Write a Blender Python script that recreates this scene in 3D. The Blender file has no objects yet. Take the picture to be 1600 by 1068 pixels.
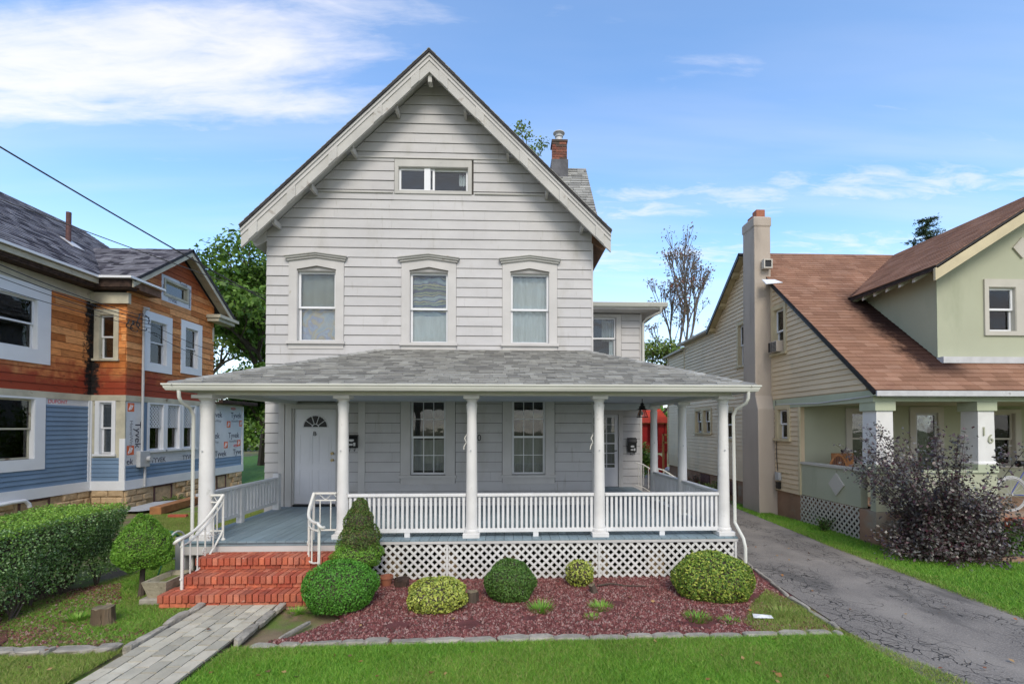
import bpy, bmesh, math, random
import numpy as np
from mathutils import Vector, Matrix

SC = bpy.context.scene
COL = SC.collection
PI = math.pi

# ---------------------------------------------------------------- camera
cam_data = bpy.data.cameras.new("camera")
cam = bpy.data.objects.new("camera", cam_data)
COL.objects.link(cam)
cam.location = (0.0, 0.0, 2.27)
cam.rotation_euler = (math.radians(91.0), 0.0, math.radians(-2.2))
cam_data.sensor_width = 36.0
cam_data.lens = 760.0 / 1600.0 * 36.0
cam_data.shift_x = -0.0145
cam_data.shift_y = 0.0748
cam_data.clip_start = 0.05
cam_data.clip_end = 2000.0
SC.camera = cam

# ---------------------------------------------------------------- node helper
class NT:
    def __init__(self, tree):
        self.t = tree
    def __call__(self, typ, props=None, ins=None):
        n = self.t.nodes.new('ShaderNode' + typ)
        for k, v in (props or {}).items():
            setattr(n, k, v)
        for k, v in (ins or {}).items():
            s = n.inputs[k]
            if isinstance(v, bpy.types.NodeSocket):
                self.t.links.new(v, s)
            else:
                s.default_value = v
        return n
    def math(self, op, a, b=0.0, clamp=False):
        n = self('Math', {'operation': op, 'use_clamp': clamp}, {0: a, 1: b})
        return n.outputs[0]
    def vmath(self, op, a, b):
        n = self('VectorMath', {'operation': op}, {0: a, 1: b})
        return n.outputs[0]
    def mix(self, f, a, b, blend='MIX'):
        n = self('Mix', {'data_type': 'RGBA', 'blend_type': blend})
        for i, v in ((0, f), (6, a), (7, b)):
            s = n.inputs[i]
            if isinstance(v, bpy.types.NodeSocket):
                self.t.links.new(v, s)
            else:
                s.default_value = v if i == 0 else (tuple(v) + (1.0,))[:4]
        return n.outputs[2]
    def noise(self, vec, scale, detail=4.0, rough=0.55, dist=0.0):
        n = self('TexNoise', None, {'Vector': vec, 'Scale': scale, 'Detail': detail, 'Roughness': rough, 'Distortion': dist})
        return n.outputs['Fac']
    def ramp(self, v, lo, hi, a=0.0, b=1.0):
        if lo > hi: lo, hi, a, b = hi, lo, b, a
        n = self('MapRange', {'clamp': True, 'interpolation_type': 'SMOOTHSTEP'}, {'Value': v, 'From Min': lo, 'From Max': hi, 'To Min': a, 'To Max': b})
        return n.outputs[0]

# ---------------------------------------------------------------- world: physical sky and thin cloud
SUN_EL, SUN_AZ = math.radians(42.0), math.radians(172.0)     # azimuth clockwise from +Y
world = bpy.data.worlds.new("World")
SC.world = world
world.use_nodes = True
wt = world.node_tree
wt.nodes.clear()
w = NT(wt)
sky = w('TexSky', {'sky_type': 'NISHITA', 'sun_disc': False, 'sun_elevation': SUN_EL, 'sun_rotation': SUN_AZ,
                   'altitude': 0.0, 'air_density': 1.0, 'dust_density': 0.6, 'ozone_density': 1.6})
tc = w('TexCoord')
d = w('Separate' + 'XYZ', None, {0: tc.outputs['Generated']})
dz = w.math('ADD', w.math('MAXIMUM', d.outputs[2], 0.0), 0.12)
px = w.math('DIVIDE', d.outputs[0], dz)
py = w.math('DIVIDE', d.outputs[1], dz)
pl = w('CombineXYZ', None, {0: px, 1: py, 2: 0.0}).outputs[0]
# streaks lie along X, slightly turned
mp = w('Mapping', None, {'Vector': pl, 'Rotation': (0, 0, 0.16), 'Scale': (0.8, 4.2, 1.0)}).outputs[0]
mp2 = w('Mapping', None, {'Vector': pl, 'Rotation': (0, 0, 0.30), 'Scale': (2.2, 6.0, 1.0)}).outputs[0]
n1 = w.noise(mp, 1.5, 8.0, 0.58, 0.4)
n2 = w.noise(mp2, 2.4, 7.0, 0.62, 0.5)
def near(v, c, r0, r1):
    return w.ramp(w.math('ABSOLUTE', w.math('SUBTRACT', v, c)), r0, r1)
bank = w.math('MULTIPLY', near(w.math('ADD', py, w.math('MULTIPLY', px, 0.03)), 1.09, 0.30, 0.04), w.ramp(px, 0.15, -0.65))
bank = w.ramp(w.math('ADD', w.math('MULTIPLY', bank, 0.95), w.math('MULTIPLY', w.math('SUBTRACT', w.math('ADD', w.math('MULTIPLY', n1, 0.7), w.math('MULTIPLY', n2, 0.3)), 0.5), 3.0)), 0.12, 1.25)
q = w.math('ADD', py, w.math('MULTIPLY', px, 0.28))
low = w.math('MAXIMUM', near(q, 1.80, 0.24, 0.03), w.math('MULTIPLY', near(q, 2.25, 0.30, 0.05), 0.95))
low = w.math('MULTIPLY', low, w.ramp(px, 0.1, 0.35, 0.35, 1.0))
low = w.ramp(w.math('ADD', w.math('MULTIPLY', low, 0.62), w.math('MULTIPLY', w.math('SUBTRACT', n2, 0.5), 1.7)), 0.36, 0.95)
veil = w.math('MULTIPLY', w.ramp(w.noise(mp, 0.7, 5.0, 0.5, 0.2), 0.35, 0.7), w.ramp(d.outputs[2], 0.75, 0.25, 0.05, 0.26))
hz = w.ramp(d.outputs[2], 0.38, 0.02, 0.0, 0.62)
cl = w.math('MAXIMUM', w.math('MULTIPLY', bank, 0.84), w.math('MULTIPLY', low, 0.50))
cl = w.math('MAXIMUM', cl, w.math('MAXIMUM', veil, hz), True)
# behind the camera the same broken high cloud goes on and softens the sun
back = w.math('MULTIPLY', w.ramp(d.outputs[1], -0.05, -0.6), w.ramp(n1, 0.25, 0.6, 0.45, 0.95))
cl = w.math('MAXIMUM', cl, back, True)
skyc = w.mix(1.0, sky.outputs[0], (0.88, 1.05, 1.16), 'MULTIPLY')
CLOUD = (3.95, 3.85, 4.0)
mixd = w.mix(cl, skyc, CLOUD)
bg = w('Background', None, {'Color': mixd, 'Strength': 0.15})
out = w('OutputWorld')
wt.links.new(bg.outputs[0], out.inputs[0])

sun_d = bpy.data.lights.new("sun", 'SUN')
sun_d.energy = 1.2
sun_d.angle = math.radians(24.0)
sun_d.color = (1.0, 0.92, 0.79)
sun = bpy.data.objects.new("sun", sun_d)
COL.objects.link(sun)
sdir = Vector((math.sin(SUN_AZ) * math.cos(SUN_EL), math.cos(SUN_AZ) * math.cos(SUN_EL), math.sin(SUN_EL)))
sun.rotation_euler = (-sdir).to_track_quat('-Z', 'Y').to_euler()

SC.view_settings.view_transform = 'Standard'
SC.view_settings.look = 'None'
SC.view_settings.exposure = 0.93
SC.view_settings.gamma = 1.0
SC.view_settings.use_curve_mapping = False
SC.cycles.max_bounces = 10
SC.cycles.diffuse_bounces = 8
SC.cycles.transparent_max_bounces = 12

# ---------------------------------------------------------------- materials
def base_mat(name):
    m = bpy.data.materials.new(name)
    m.use_nodes = True
    t = m.node_tree
    b = t.nodes['Principled BSDF']
    return m, NT(t), b

def rand_of(n):
    o = n('ObjectInfo').outputs['Random']
    g = n('NewGeometry').outputs['Random Per Island']
    return n.math('FRACT', n.math('ADD', n.math('MULTIPLY', o, 7.13), g))

def mat(name, col, rough=0.6, var=0.10, scale=2.5, stretch=(1, 1, 1), bump=0.0, bscale=60.0, bstretch=None, piece=0.0,
        spots=(), metal=0.0, spec=0.4, palette=None, leaf=False, extra=None):
    """palette: list of colours picked per piece; spots: (colour, scale, lo, hi, stretch)."""
    m, n, b = base_mat(name)
    pos = n('NewGeometry').outputs['Position']
    sp = n.vmath('MULTIPLY', pos, stretch) if stretch != (1, 1, 1) else pos
    rnd_s = rand_of(n) if (piece or palette) else None
    if palette:
        r = n('ValToRGB')
        r.color_ramp.interpolation = 'CONSTANT' if not leaf else 'LINEAR'
        el = r.color_ramp.elements
        k = len(palette)
        while len(el) < k:
            el.new(0.5)
        for i, c in enumerate(palette):
            el[i].position = i / k if not leaf else i / (k - 1)
            el[i].color = (*c, 1)
        n.t.links.new(rnd_s, r.inputs[0])
        c0 = r.outputs[0]
    else:
        c0 = n('RGB').outputs[0]
        c0.default_value = (*col, 1)
    nz = n.noise(sp, scale)
    f = n.ramp(nz, 0.25, 0.75, 1 - var, 1 + var)
    c = n.mix(1.0, c0, n('CombineColor', None, {0: f, 1: f, 2: f}).outputs[0], 'MULTIPLY')
    if piece:
        f2 = n('MapRange', None, {'Value': n.math('FRACT', n.math('MULTIPLY', rnd_s, 3.7)), 'To Min': 1 - piece, 'To Max': 1 + piece}).outputs[0]
        c = n.mix(1.0, c, n('CombineColor', None, {0: f2, 1: f2, 2: f2}).outputs[0], 'MULTIPLY')
    for s in spots:
        sc, ss, lo, hi = s[0], s[1], s[2], s[3]
        st = s[4] if len(s) > 4 else (1, 1, 1)
        v = n.noise(n.vmath('MULTIPLY', pos, st), ss, 5.0, 0.62)
        c = n.mix(n.ramp(v, lo, hi), c, sc)
    if extra:
        c = extra(n, pos, c)
    n.t.links.new(c, b.inputs['Base Color'])
    b.inputs['Roughness'].default_value = rough
    b.inputs['Metallic'].default_value = metal
    b.inputs['Specular IOR Level'].default_value = spec
    if bump:
        bs = n.vmath('MULTIPLY', pos, bstretch) if bstretch else pos
        bn = n('Bump', None, {'Strength': bump, 'Distance': 0.02, 'Height': n.noise(bs, bscale, 5.0, 0.6)})
        n.t.links.new(bn.outputs[0], b.inputs['Normal'])
    if leaf:
        out_ = [x for x in n.t.nodes if x.type == 'OUTPUT_MATERIAL'][0]
        tr = n('BsdfTranslucent', None, {'Color': c})
        mx = n('MixShader', None, {0: 0.22, 1: b.outputs[0], 2: tr.outputs[0]})
        n.t.links.new(mx.outputs[0], out_.inputs[0])
    return m

def glass_mat(name, tint=(0.75, 0.8, 0.8), f0=0.07, rough=0.02, wav=0.15):
    m, n, b = base_mat(name)
    n.t.nodes.remove(b)
    out_ = [x for x in n.t.nodes if x.type == 'OUTPUT_MATERIAL'][0]
    pos = n('NewGeometry').outputs['Position']
    bn = n('Bump', None, {'Strength': wav, 'Distance': 0.01, 'Height': n.noise(pos, 3.0, 2.0)})
    tr = n('BsdfTransparent', None, {'Color': (*tint, 1)})
    gl = n('BsdfGlossy', None, {'Color': (1, 1, 1, 1), 'Roughness': rough, 'Normal': bn.outputs[0]})
    fr = n('Fresnel', None, {'IOR': 1.5})
    f = n.math('ADD', fr.outputs[0], f0, True)
    mx = n('MixShader', None, {0: f, 1: tr.outputs[0], 2: gl.outputs[0]})
    n.t.links.new(mx.outputs[0], out_.inputs[0])
    return m

M = {}
# --- main house
GR = (0.36, 0.32, 0.28)
M['white_board'] = mat('weathered_white_siding', (0.50, 0.49, 0.49), 0.62, 0.06, 1.3, (1, 1, 2), 0.12, 70, (1, 1, 6), piece=0.035,
                       spots=[((0.395, 0.38, 0.35), 1.5, 0.50, 0.78, (1.0, 1, 0.4)), ((0.35, 0.335, 0.30), 5.0, 0.62, 0.80, (2.5, 1, 0.3)), ((0.38, 0.365, 0.34), 9.0, 0.64, 0.80, (1, 1, 0.15))])
M['white_trim'] = mat('peeling_white_trim', (0.53, 0.515, 0.50), 0.6, 0.07, 2.0, bump=0.08, bscale=40,
                      spots=[((0.40, 0.38, 0.34), 5.0, 0.66, 0.76), ((0.14, 0.11, 0.09), 13.0, 0.75, 0.79)])
M['rake_trim'] = mat('flaking_white_bargeboard', (0.48, 0.47, 0.445), 0.7, 0.10, 2.0, bump=0.15, bscale=30,
                     spots=[((0.33, 0.30, 0.27), 4.0, 0.60, 0.72), ((0.07, 0.055, 0.05), 11.0, 0.70, 0.73)])
M['bare_wood'] = mat('bare_brown_wood', (0.16, 0.085, 0.05), 0.8, 0.3, 6.0)
M['white_clean'] = mat('clean_white_vinyl', (0.74, 0.75, 0.77), 0.35, 0.03)
M['white_rail'] = mat('painted_white_rail', (0.68, 0.68, 0.68), 0.5, 0.06, 5.0, spots=[((0.42, 0.41, 0.38), 14.0, 0.68, 0.80)])
M['column'] = mat('painted_white_column', (0.68, 0.67, 0.655), 0.5, 0.07, 3.0, bump=0.10, bscale=25, spots=[((0.45, 0.44, 0.40), 7.0, 0.62, 0.78), ((0.36, 0.34, 0.29), 16.0, 0.68, 0.78)])
M['gutter'] = mat('cream_white_gutter', (0.64, 0.64, 0.585), 0.4, 0.06, 1.5, (1, 1, 1), spots=[((0.36, 0.35, 0.29), 3.0, 0.62, 0.8, (1, 1, 3))])
M['ceiling'] = mat('grey_painted_porch_ceiling', (0.56, 0.58, 0.62), 0.6, 0.08, 2.0)
M['deck'] = mat('blue_grey_deck_paint', (0.20, 0.27, 0.31), 0.45, 0.12, 3.0, (3, 0.6, 1), 0.1, 40, piece=0.10,
                spots=[((0.26, 0.30, 0.33), 3.5, 0.6, 0.75, (2, .5, 1)), ((0.08, 0.10, 0.12), 8.0, 0.7, 0.8, (3, .4, 1))])
M['lattice'] = mat('white_painted_lattice', (0.60, 0.595, 0.575), 0.6, 0.10, 5.0, spots=[((0.30, 0.30, 0.25), 4.0, 0.62, 0.8)])
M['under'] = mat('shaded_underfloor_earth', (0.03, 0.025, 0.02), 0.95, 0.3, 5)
SHG = [(0.29, 0.285, 0.26), (0.33, 0.325, 0.30), (0.255, 0.252, 0.232), (0.365, 0.36, 0.33), (0.305, 0.30, 0.277), (0.215, 0.212, 0.197), (0.345, 0.34, 0.313)]
M['shingle_grey'] = mat('grey_asphalt_shingle', None, 0.9, 0.12, 3.0, bump=0.5, bscale=160, palette=SHG, piece=0.06,
                        spots=[((0.10, 0.12, 0.06), 3.0, 0.68, 0.78, (2, 1, 1))], spec=0.2)
M['shingle_dark'] = mat('charcoal_grey_shingle', None, 0.9, 0.10, 2.0, bump=0.5, bscale=130,
                        palette=[(0.135, 0.13, 0.15), (0.175, 0.17, 0.19), (0.075, 0.07, 0.085), (0.155, 0.15, 0.165), (0.22, 0.215, 0.235), (0.05, 0.048, 0.058)], piece=0.08, spec=0.2)
def dormer_stain(n, pos, c):
    s = n('SeparateXYZ', None, {0: pos})
    # run-off below the dormer cheek: follows the foot of the cheek down the roof
    dx = n.math('SUBTRACT', 8.75, s.outputs[0])
    k = n.ramp(n.math('ADD', dx, n.math('MULTIPLY', n.math('SUBTRACT', n.noise(pos, 4.0, 6.0, 0.7), 0.5), 1.1)), 0.80, 0.25)
    k = n.math('MULTIPLY', k, n.ramp(n.math('SUBTRACT', s.outputs[2], n.math('MULTIPLY', s.outputs[1], 0.865)), -4.45, -4.55))
    k = n.math('MULTIPLY', k, n.ramp(s.outputs[1], 12.3, 11.4))
    k = n.math('MULTIPLY', k, n.ramp(s.outputs[0], 9.3, 8.85))
    k = n.math('MULTIPLY', k, n.ramp(s.outputs[1], 8.95, 9.45))
    return n.mix(n.math('MULTIPLY', k, 0.95), c, (0.022, 0.009, 0.008))
M['shingle_red'] = mat('reddish_brown_shingle', None, 0.9, 0.12, 1.4, bump=0.4, bscale=130,
                       palette=[(0.27, 0.145, 0.092), (0.30, 0.165, 0.108), (0.24, 0.126, 0.08), (0.28, 0.15, 0.098), (0.315, 0.178, 0.12)], piece=0.06, spec=0.2,
                       spots=[((0.20, 0.10, 0.07), 2.0, 0.6, 0.8)], extra=dormer_stain)
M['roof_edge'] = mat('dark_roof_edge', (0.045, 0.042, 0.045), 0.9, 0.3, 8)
M['brick_red'] = mat('red_painted_brick', None, 0.75, 0.15, 12.0, bump=0.4, bscale=60,
                     palette=[(0.44, 0.105, 0.055), (0.52, 0.145, 0.075), (0.37, 0.085, 0.048), (0.48, 0.16, 0.095), (0.42, 0.12, 0.07)], piece=0.18,
                     spots=[((0.24, 0.09, 0.065), 4.0, 0.56, 0.74), ((0.55, 0.34, 0.26), 9.0, 0.66, 0.76)])
M['mortar'] = mat('red_stained_mortar', (0.50, 0.29, 0.22), 0.9, 0.25, 14.0, bump=0.3)
M['iron_white'] = mat('white_painted_iron', (0.72, 0.70, 0.64), 0.4, 0.05, 6.0, spots=[((0.35, 0.17, 0.08), 16.0, 0.74, 0.80)])
M['black'] = mat('black_painted_metal', (0.012, 0.012, 0.013), 0.4, 0.1)
M['label_white'] = mat('white_label', (0.6, 0.6, 0.6), 0.5, 0.02)
M['brass'] = mat('dull_brass', (0.35, 0.27, 0.14), 0.35, 0.1, metal=1.0)
M['glass'] = glass_mat('window_glass', (0.88, 0.9, 0.9), 0.0)
M['glass_dark'] = glass_mat('dark_window_glass', (0.45, 0.5, 0.5), 0.05)
M['lamp_glass'] = glass_mat('lantern_glass', (0.9, 0.9, 0.9), 0.03)
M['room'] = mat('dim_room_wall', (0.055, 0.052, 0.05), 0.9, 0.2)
M['door_white'] = mat('white_steel_door', (0.70, 0.70, 0.73), 0.4, 0.03)
M['storm'] = mat('insect_screen_grey', (0.10, 0.10, 0.10), 0.8, 0.1)

def tapestry(cols, bands=False):
    def f(n, pos, c):
        wv = n('TexWave', {'wave_type': 'BANDS', 'bands_direction': 'Z'}, {'Vector': n.vmath('MULTIPLY', pos, (1, 1, 1)), 'Scale': 0.9, 'Distortion': 3.0, 'Detail': 3.0, 'Detail Scale': 2.5}).outputs['Fac']
        if not bands: wv = n.ramp(n.noise(pos, 3.2, 3.0, 0.5, 1.2), 0.25, 0.75)
        r = n('ValToRGB', None, {0: wv})
        el = r.color_ramp.elements
        while len(el) < len(cols):
            el.new(0.5)
        for i, k in enumerate(cols):
            el[i].position = i / (len(cols) - 1)
            el[i].color = (*k, 1)
        return n.mix(0.85, c, r.outputs[0])
    return f
M['cloth_tie'] = mat('tie_dyed_sheet', (0.60, 0.65, 0.70), 0.8, 0.1, 3, extra=tapestry([(0.50, 0.58, 0.72), (0.66, 0.70, 0.74), (0.80, 0.66, 0.45), (0.52, 0.55, 0.78), (0.72, 0.80, 0.88)]))
M['cloth_flag'] = mat('patterned_tapestry', (0.30, 0.33, 0.40), 0.8, 0.1, 3, extra=tapestry([(0.16, 0.17, 0.28), (0.55, 0.62, 0.36), (0.13, 0.15, 0.30), (0.75, 0.74, 0.40), (0.20, 0.20, 0.36), (0.60, 0.72, 0.76)], True))
M['cloth_grey'] = mat('grey_green_shade', (0.42, 0.44, 0.40), 0.8, 0.06, 2)
M['cloth_white'] = mat('white_lace_curtain', (0.74, 0.79, 0.80), 0.8, 0.08, 3, (8, 8, 1))
M['cloth_dim'] = mat('dim_grey_curtain', (0.36, 0.365, 0.345), 0.8, 0.1, 3, (8, 8, 1))
M['blind_brown'] = mat('brown_wooden_blind', (0.60, 0.23, 0.10), 0.6, 0.15, 4)
M['blind_dark'] = mat('dark_window_blind', (0.14, 0.14, 0.14), 0.6, 0.15, 4)

M['sheath'] = mat('dark_sheathing', (0.07, 0.065, 0.06), 0.95, 0.2)
# --- left house
def burnt(n, pos, c):
    s = n('SeparateXYZ', None, {0: pos})
    nz = n.noise(pos, 2.2, 5.0, 0.65)
    red = n.ramp(n.math('ADD', s.outputs[2], n.math('MULTIPLY', n.math('SUBTRACT', nz, 0.5), 1.6)), 4.15, 3.45)
    redtop = n.ramp(n.math('ADD', s.outputs[2], n.math('MULTIPLY', n.math('SUBTRACT', nz, 0.5), 1.6)), 6.3, 7.2)
    c = n.mix(n.math('MAXIMUM', red, n.math('MULTIPLY', redtop, 0.7)), c, (0.30, 0.048, 0.018))
    # water stain in the inside corner
    dy = n.math('ABSOLUTE', n.math('SUBTRACT', s.outputs[1], 13.93))
    dx = n.math('ABSOLUTE', n.math('SUBTRACT', s.outputs[0], -11.58))
    dd = n.math('ADD', dy, dx)
    n3 = n.noise(pos, 7.0, 6.0, 0.7)
    k = n.ramp(n.math('ADD', dd, n.math('MULTIPLY', n.math('SUBTRACT', n3, 0.5), 0.9)), 0.30, 0.10)
    c = n.mix(k, c, (0.012, 0.010, 0.009))
    # scorched specks and seams
    k2 = n.ramp(n.noise(n.vmath('MULTIPLY', pos, (1, 1, 3.0)), 5.0, 7.0, 0.75), 0.55, 0.68)
    k2 = n.math('MULTIPLY', k2, n.ramp(nz, 0.42, 0.6))
    c = n.mix(n.math('MULTIPLY', k2, 0.8), c, (0.05, 0.018, 0.010))
    return c
M['cedar'] = mat('weathered_orange_cedar', None, 0.8, 0.2, 6.0, (1, 1, 4), 0.5, 50, (1, 1, 5), piece=0.22,
                 palette=[(0.58, 0.22, 0.065), (0.66, 0.30, 0.11), (0.50, 0.165, 0.04), (0.62, 0.25, 0.08)], extra=burnt)
M['vinyl_blue'] = mat('slate_blue_vinyl', (0.155, 0.235, 0.345), 0.5, 0.06, 2.0, piece=0.05, spots=[((0.20, 0.265, 0.35), 2.0, 0.6, 0.8)])
M['cream_trim'] = mat('aged_cream_trim', (0.47, 0.44, 0.34), 0.75, 0.15, 3.0, bump=0.2, bscale=30,
                      spots=[((0.20, 0.14, 0.09), 4.0, 0.60, 0.72), ((0.05, 0.035, 0.025), 8.0, 0.68, 0.74)])
M['white_new'] = mat('new_white_window_vinyl', (0.72, 0.73, 0.75), 0.4, 0.03)
M['wrap'] = mat('white_house_wrap', (0.60, 0.61, 0.63), 0.55, 0.08, 2.0, bump=1.0, bscale=3.5)
M['ink'] = mat('black_print', (0.02, 0.02, 0.05), 0.7, 0.02)
M['ink_grey'] = mat('grey_print', (0.22, 0.22, 0.24), 0.7, 0.02)
M['ink_orange'] = mat('orange_print', (0.75, 0.15, 0.05), 0.7, 0.04)
M['ink_red'] = mat('red_print', (0.65, 0.06, 0.07), 0.7, 0.04)
M['stone'] = mat('tan_rock_faced_block', (0.50, 0.36, 0.21), 0.9, 0.2, 6.0, bump=0.9, bscale=14, piece=0.14, spots=[((0.14, 0.10, 0.07), 5.0, 0.58, 0.75)])
M['grey_metal'] = mat('grey_conduit_metal', (0.42, 0.43, 0.44), 0.5, 0.08, 6.0)
M['rust'] = mat('rusty_vent_pipe', (0.11, 0.055, 0.05), 0.8, 0.3, 12.0)
M['lead'] = mat('pale_lead_flashing', (0.52, 0.52, 0.53), 0.5, 0.1, 5.0, spots=[((0.20, 0.19, 0.18), 5, 0.62, 0.75)])
M['rotten'] = mat('rotten_black_wood', (0.05, 0.03, 0.022), 0.9, 0.5, 9.0, bump=0.4)
# --- right house
M['vinyl_tan'] = mat('tan_vinyl_siding', (0.68, 0.55, 0.37), 0.55, 0.07, 1.2, piece=0.03,
                     spots=[((0.54, 0.46, 0.32), 1.1, 0.58, 0.78), ((0.30, 0.33, 0.18), 1.6, 0.70, 0.85)])
M['tan_trim'] = mat('yellowish_tan_trim', (0.56, 0.48, 0.31), 0.6, 0.08, 3.0, spots=[((0.22, 0.20, 0.14), 8.0, 0.66, 0.76)])
M['stucco'] = mat('pinkish_grey_stucco', (0.43, 0.37, 0.31), 0.85, 0.08, 1.6, (1, 1, .4), 0.25, 60, spots=[((0.30, 0.26, 0.225), 1.2, 0.55, 0.8, (2, 2, .5))])
M['green_stucco'] = mat('sage_green_stucco', (0.41, 0.425, 0.315), 0.85, 0.05, 0.9, bump=0.15, bscale=90, spots=[((0.34, 0.36, 0.26), 0.8, 0.55, 0.8, (2, 2, .6))])
M['green_trim'] = mat('sage_green_trim', (0.42, 0.455, 0.33), 0.7, 0.07, 2.0)
M['pale_trim'] = mat('pale_beige_trim', (0.50, 0.475, 0.42), 0.7, 0.06, 2.0, spots=[((0.30, 0.27, 0.22), 6.0, 0.66, 0.78)])
M['concrete_red'] = mat('rusty_pink_concrete', (0.30, 0.185, 0.125), 0.9, 0.15, 2.0, bump=0.2, spots=[((0.30, 0.27, 0.22), 1.5, 0.5, 0.7), ((0.12, 0.10, 0.08), 5.0, 0.66, 0.8)])
M['terracotta'] = mat('terracotta', (0.32, 0.12, 0.07), 0.8, 0.15, 8.0)
M['soffit_wood'] = mat('yellowed_soffit', (0.42, 0.34, 0.19), 0.8, 0.15, 4.0)
# --- garden
M['bark'] = mat('grey_brown_bark', (0.085, 0.065, 0.05), 0.95, 0.3, 9.0, (1, 1, .3), 0.8, 30, (1, 1, .25))
M['bark_grey'] = mat('pale_grey_bark', (0.16, 0.14, 0.12), 0.95, 0.25, 8.0)
def leafmat(name, pal, rough=0.5, spec=0.35):
    return mat(name, None, rough, 0.12, 1.5, palette=pal, leaf=True, spec=spec)
M['leaf_tree'] = leafmat('mid_green_tree_leaf', [(0.066, 0.146, 0.021), (0.110, 0.212, 0.029), (0.162, 0.279, 0.044), (0.052, 0.110, 0.021)])
M['leaf_tree2'] = leafmat('yellow_green_tree_leaf', [(0.126, 0.210, 0.035), (0.196, 0.280, 0.056), (0.084, 0.154, 0.028), (0.238, 0.266, 0.070)])
M['leaf_autumn'] = leafmat('autumn_leaf', [(0.15, 0.13, 0.09), (0.13, 0.12, 0.09), (0.30, 0.10, 0.07), (0.18, 0.16, 0.11), (0.12, 0.11, 0.08)])
M['needle'] = leafmat('dark_conifer_needle', [(0.028, 0.063, 0.025), (0.049, 0.091, 0.035), (0.070, 0.105, 0.049), (0.028, 0.049, 0.021)])
M['leaf_box'] = leafmat('fresh_boxwood_leaf', [(0.050, 0.165, 0.020), (0.091, 0.272, 0.030), (0.149, 0.396, 0.050), (0.066, 0.215, 0.024)])
M['leaf_dark'] = leafmat('dark_boxwood_leaf', [(0.048, 0.121, 0.024), (0.089, 0.193, 0.032), (0.145, 0.258, 0.056), (0.048, 0.097, 0.020)])
M['leaf_varie'] = leafmat('variegated_yellow_leaf', [(0.106, 0.180, 0.030), (0.540, 0.570, 0.090), (0.240, 0.330, 0.053), (0.660, 0.690, 0.180), (0.150, 0.240, 0.030)])
M['leaf_varie2'] = leafmat('variegated_green_leaf', [(0.067, 0.151, 0.025), (0.286, 0.386, 0.050), (0.101, 0.218, 0.034), (0.605, 0.638, 0.118), (0.084, 0.168, 0.025), (0.151, 0.252, 0.034)])
M['leaf_top'] = leafmat('topiary_needle', [(0.078, 0.212, 0.028), (0.156, 0.345, 0.033), (0.267, 0.469, 0.066), (0.113, 0.267, 0.031)])
M['leaf_top2'] = leafmat('olive_topiary_needle', [(0.050, 0.116, 0.024), (0.091, 0.182, 0.033), (0.149, 0.231, 0.050), (0.182, 0.123, 0.058)])
M['leaf_hedge'] = leafmat('hedge_leaf', [(0.051, 0.115, 0.033), (0.091, 0.194, 0.045), (0.182, 0.343, 0.069), (0.365, 0.501, 0.227), (0.069, 0.136, 0.037)], rough=0.35, spec=0.6)
M['leaf_hedge_top'] = leafmat('young_hedge_leaf', [(0.152, 0.303, 0.037), (0.212, 0.394, 0.053), (0.287, 0.454, 0.075), (0.121, 0.242, 0.031)], rough=0.4)
M['leaf_purple'] = leafmat('purple_grey_leaf', [(0.04, 0.022, 0.028), (0.085, 0.055, 0.06), (0.15, 0.14, 0.13), (0.055, 0.035, 0.035), (0.24, 0.235, 0.225), (0.07, 0.075, 0.045), (0.10, 0.032, 0.05), (0.05, 0.03, 0.036)], rough=0.32, spec=0.6)
M['grass'] = leafmat('bright_lawn_grass', [(0.104, 0.281, 0.022), (0.159, 0.390, 0.034), (0.244, 0.476, 0.049), (0.329, 0.464, 0.085), (0.122, 0.317, 0.024), (0.073, 0.207, 0.018)], rough=0.5)
M['grass_dry'] = leafmat('patchy_yellow_grass', [(0.138, 0.253, 0.034), (0.207, 0.345, 0.046), (0.299, 0.380, 0.081), (0.414, 0.368, 0.149), (0.149, 0.287, 0.034)], rough=0.6)
M['soil'] = mat('earth_and_moss', (0.20, 0.15, 0.09), 0.95, 0.25, 3.0, bump=0.6, bscale=40,
                spots=[((0.13, 0.20, 0.035), 1.4, 0.42, 0.62), ((0.30, 0.17, 0.13), 2.4, 0.60, 0.75)])
M['lawn_soil'] = mat('grassy_thatch', (0.085, 0.19, 0.025), 0.95, 0.35, 5.0, bump=0.8, bscale=50, spots=[((0.13, 0.12, 0.04), 2.0, 0.58, 0.78)])
M['mulch'] = mat('dark_red_mulch', (0.14, 0.045, 0.043), 0.95, 0.3, 6.0, bump=1.0, bscale=50, spots=[((0.055, 0.05, 0.022), 1.7, 0.64, 0.76), ((0.045, 0.035, 0.032), 3.0, 0.66, 0.75)])
M['gravel'] = mat('red_lava_gravel', None, 0.9, 0.2, 8.0, palette=[(0.165, 0.052, 0.048), (0.235, 0.086, 0.078), (0.12, 0.038, 0.036), (0.29, 0.135, 0.12), (0.19, 0.064, 0.06), (0.36, 0.23, 0.20), (0.10, 0.052, 0.044)], spec=0.2)
M['paver'] = mat('grey_green_concrete_paver', None, 0.85, 0.10, 7.0, bump=0.35, bscale=60, piece=0.13,
                 palette=[(0.46, 0.42, 0.325), (0.53, 0.49, 0.385), (0.41, 0.38, 0.30), (0.49, 0.445, 0.35)], spots=[((0.20, 0.19, 0.14), 4.0, 0.6, 0.75)])
M['sand'] = mat('dark_joint_sand', (0.03, 0.026, 0.018), 0.95, 0.3, 20.0)
M['edge_stone'] = mat('grey_edging_stone', (0.33, 0.30, 0.25), 0.9, 0.22, 9.0, bump=0.7, bscale=25, piece=0.15, spots=[((0.17, 0.15, 0.11), 6.0, 0.58, 0.74)])
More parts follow.
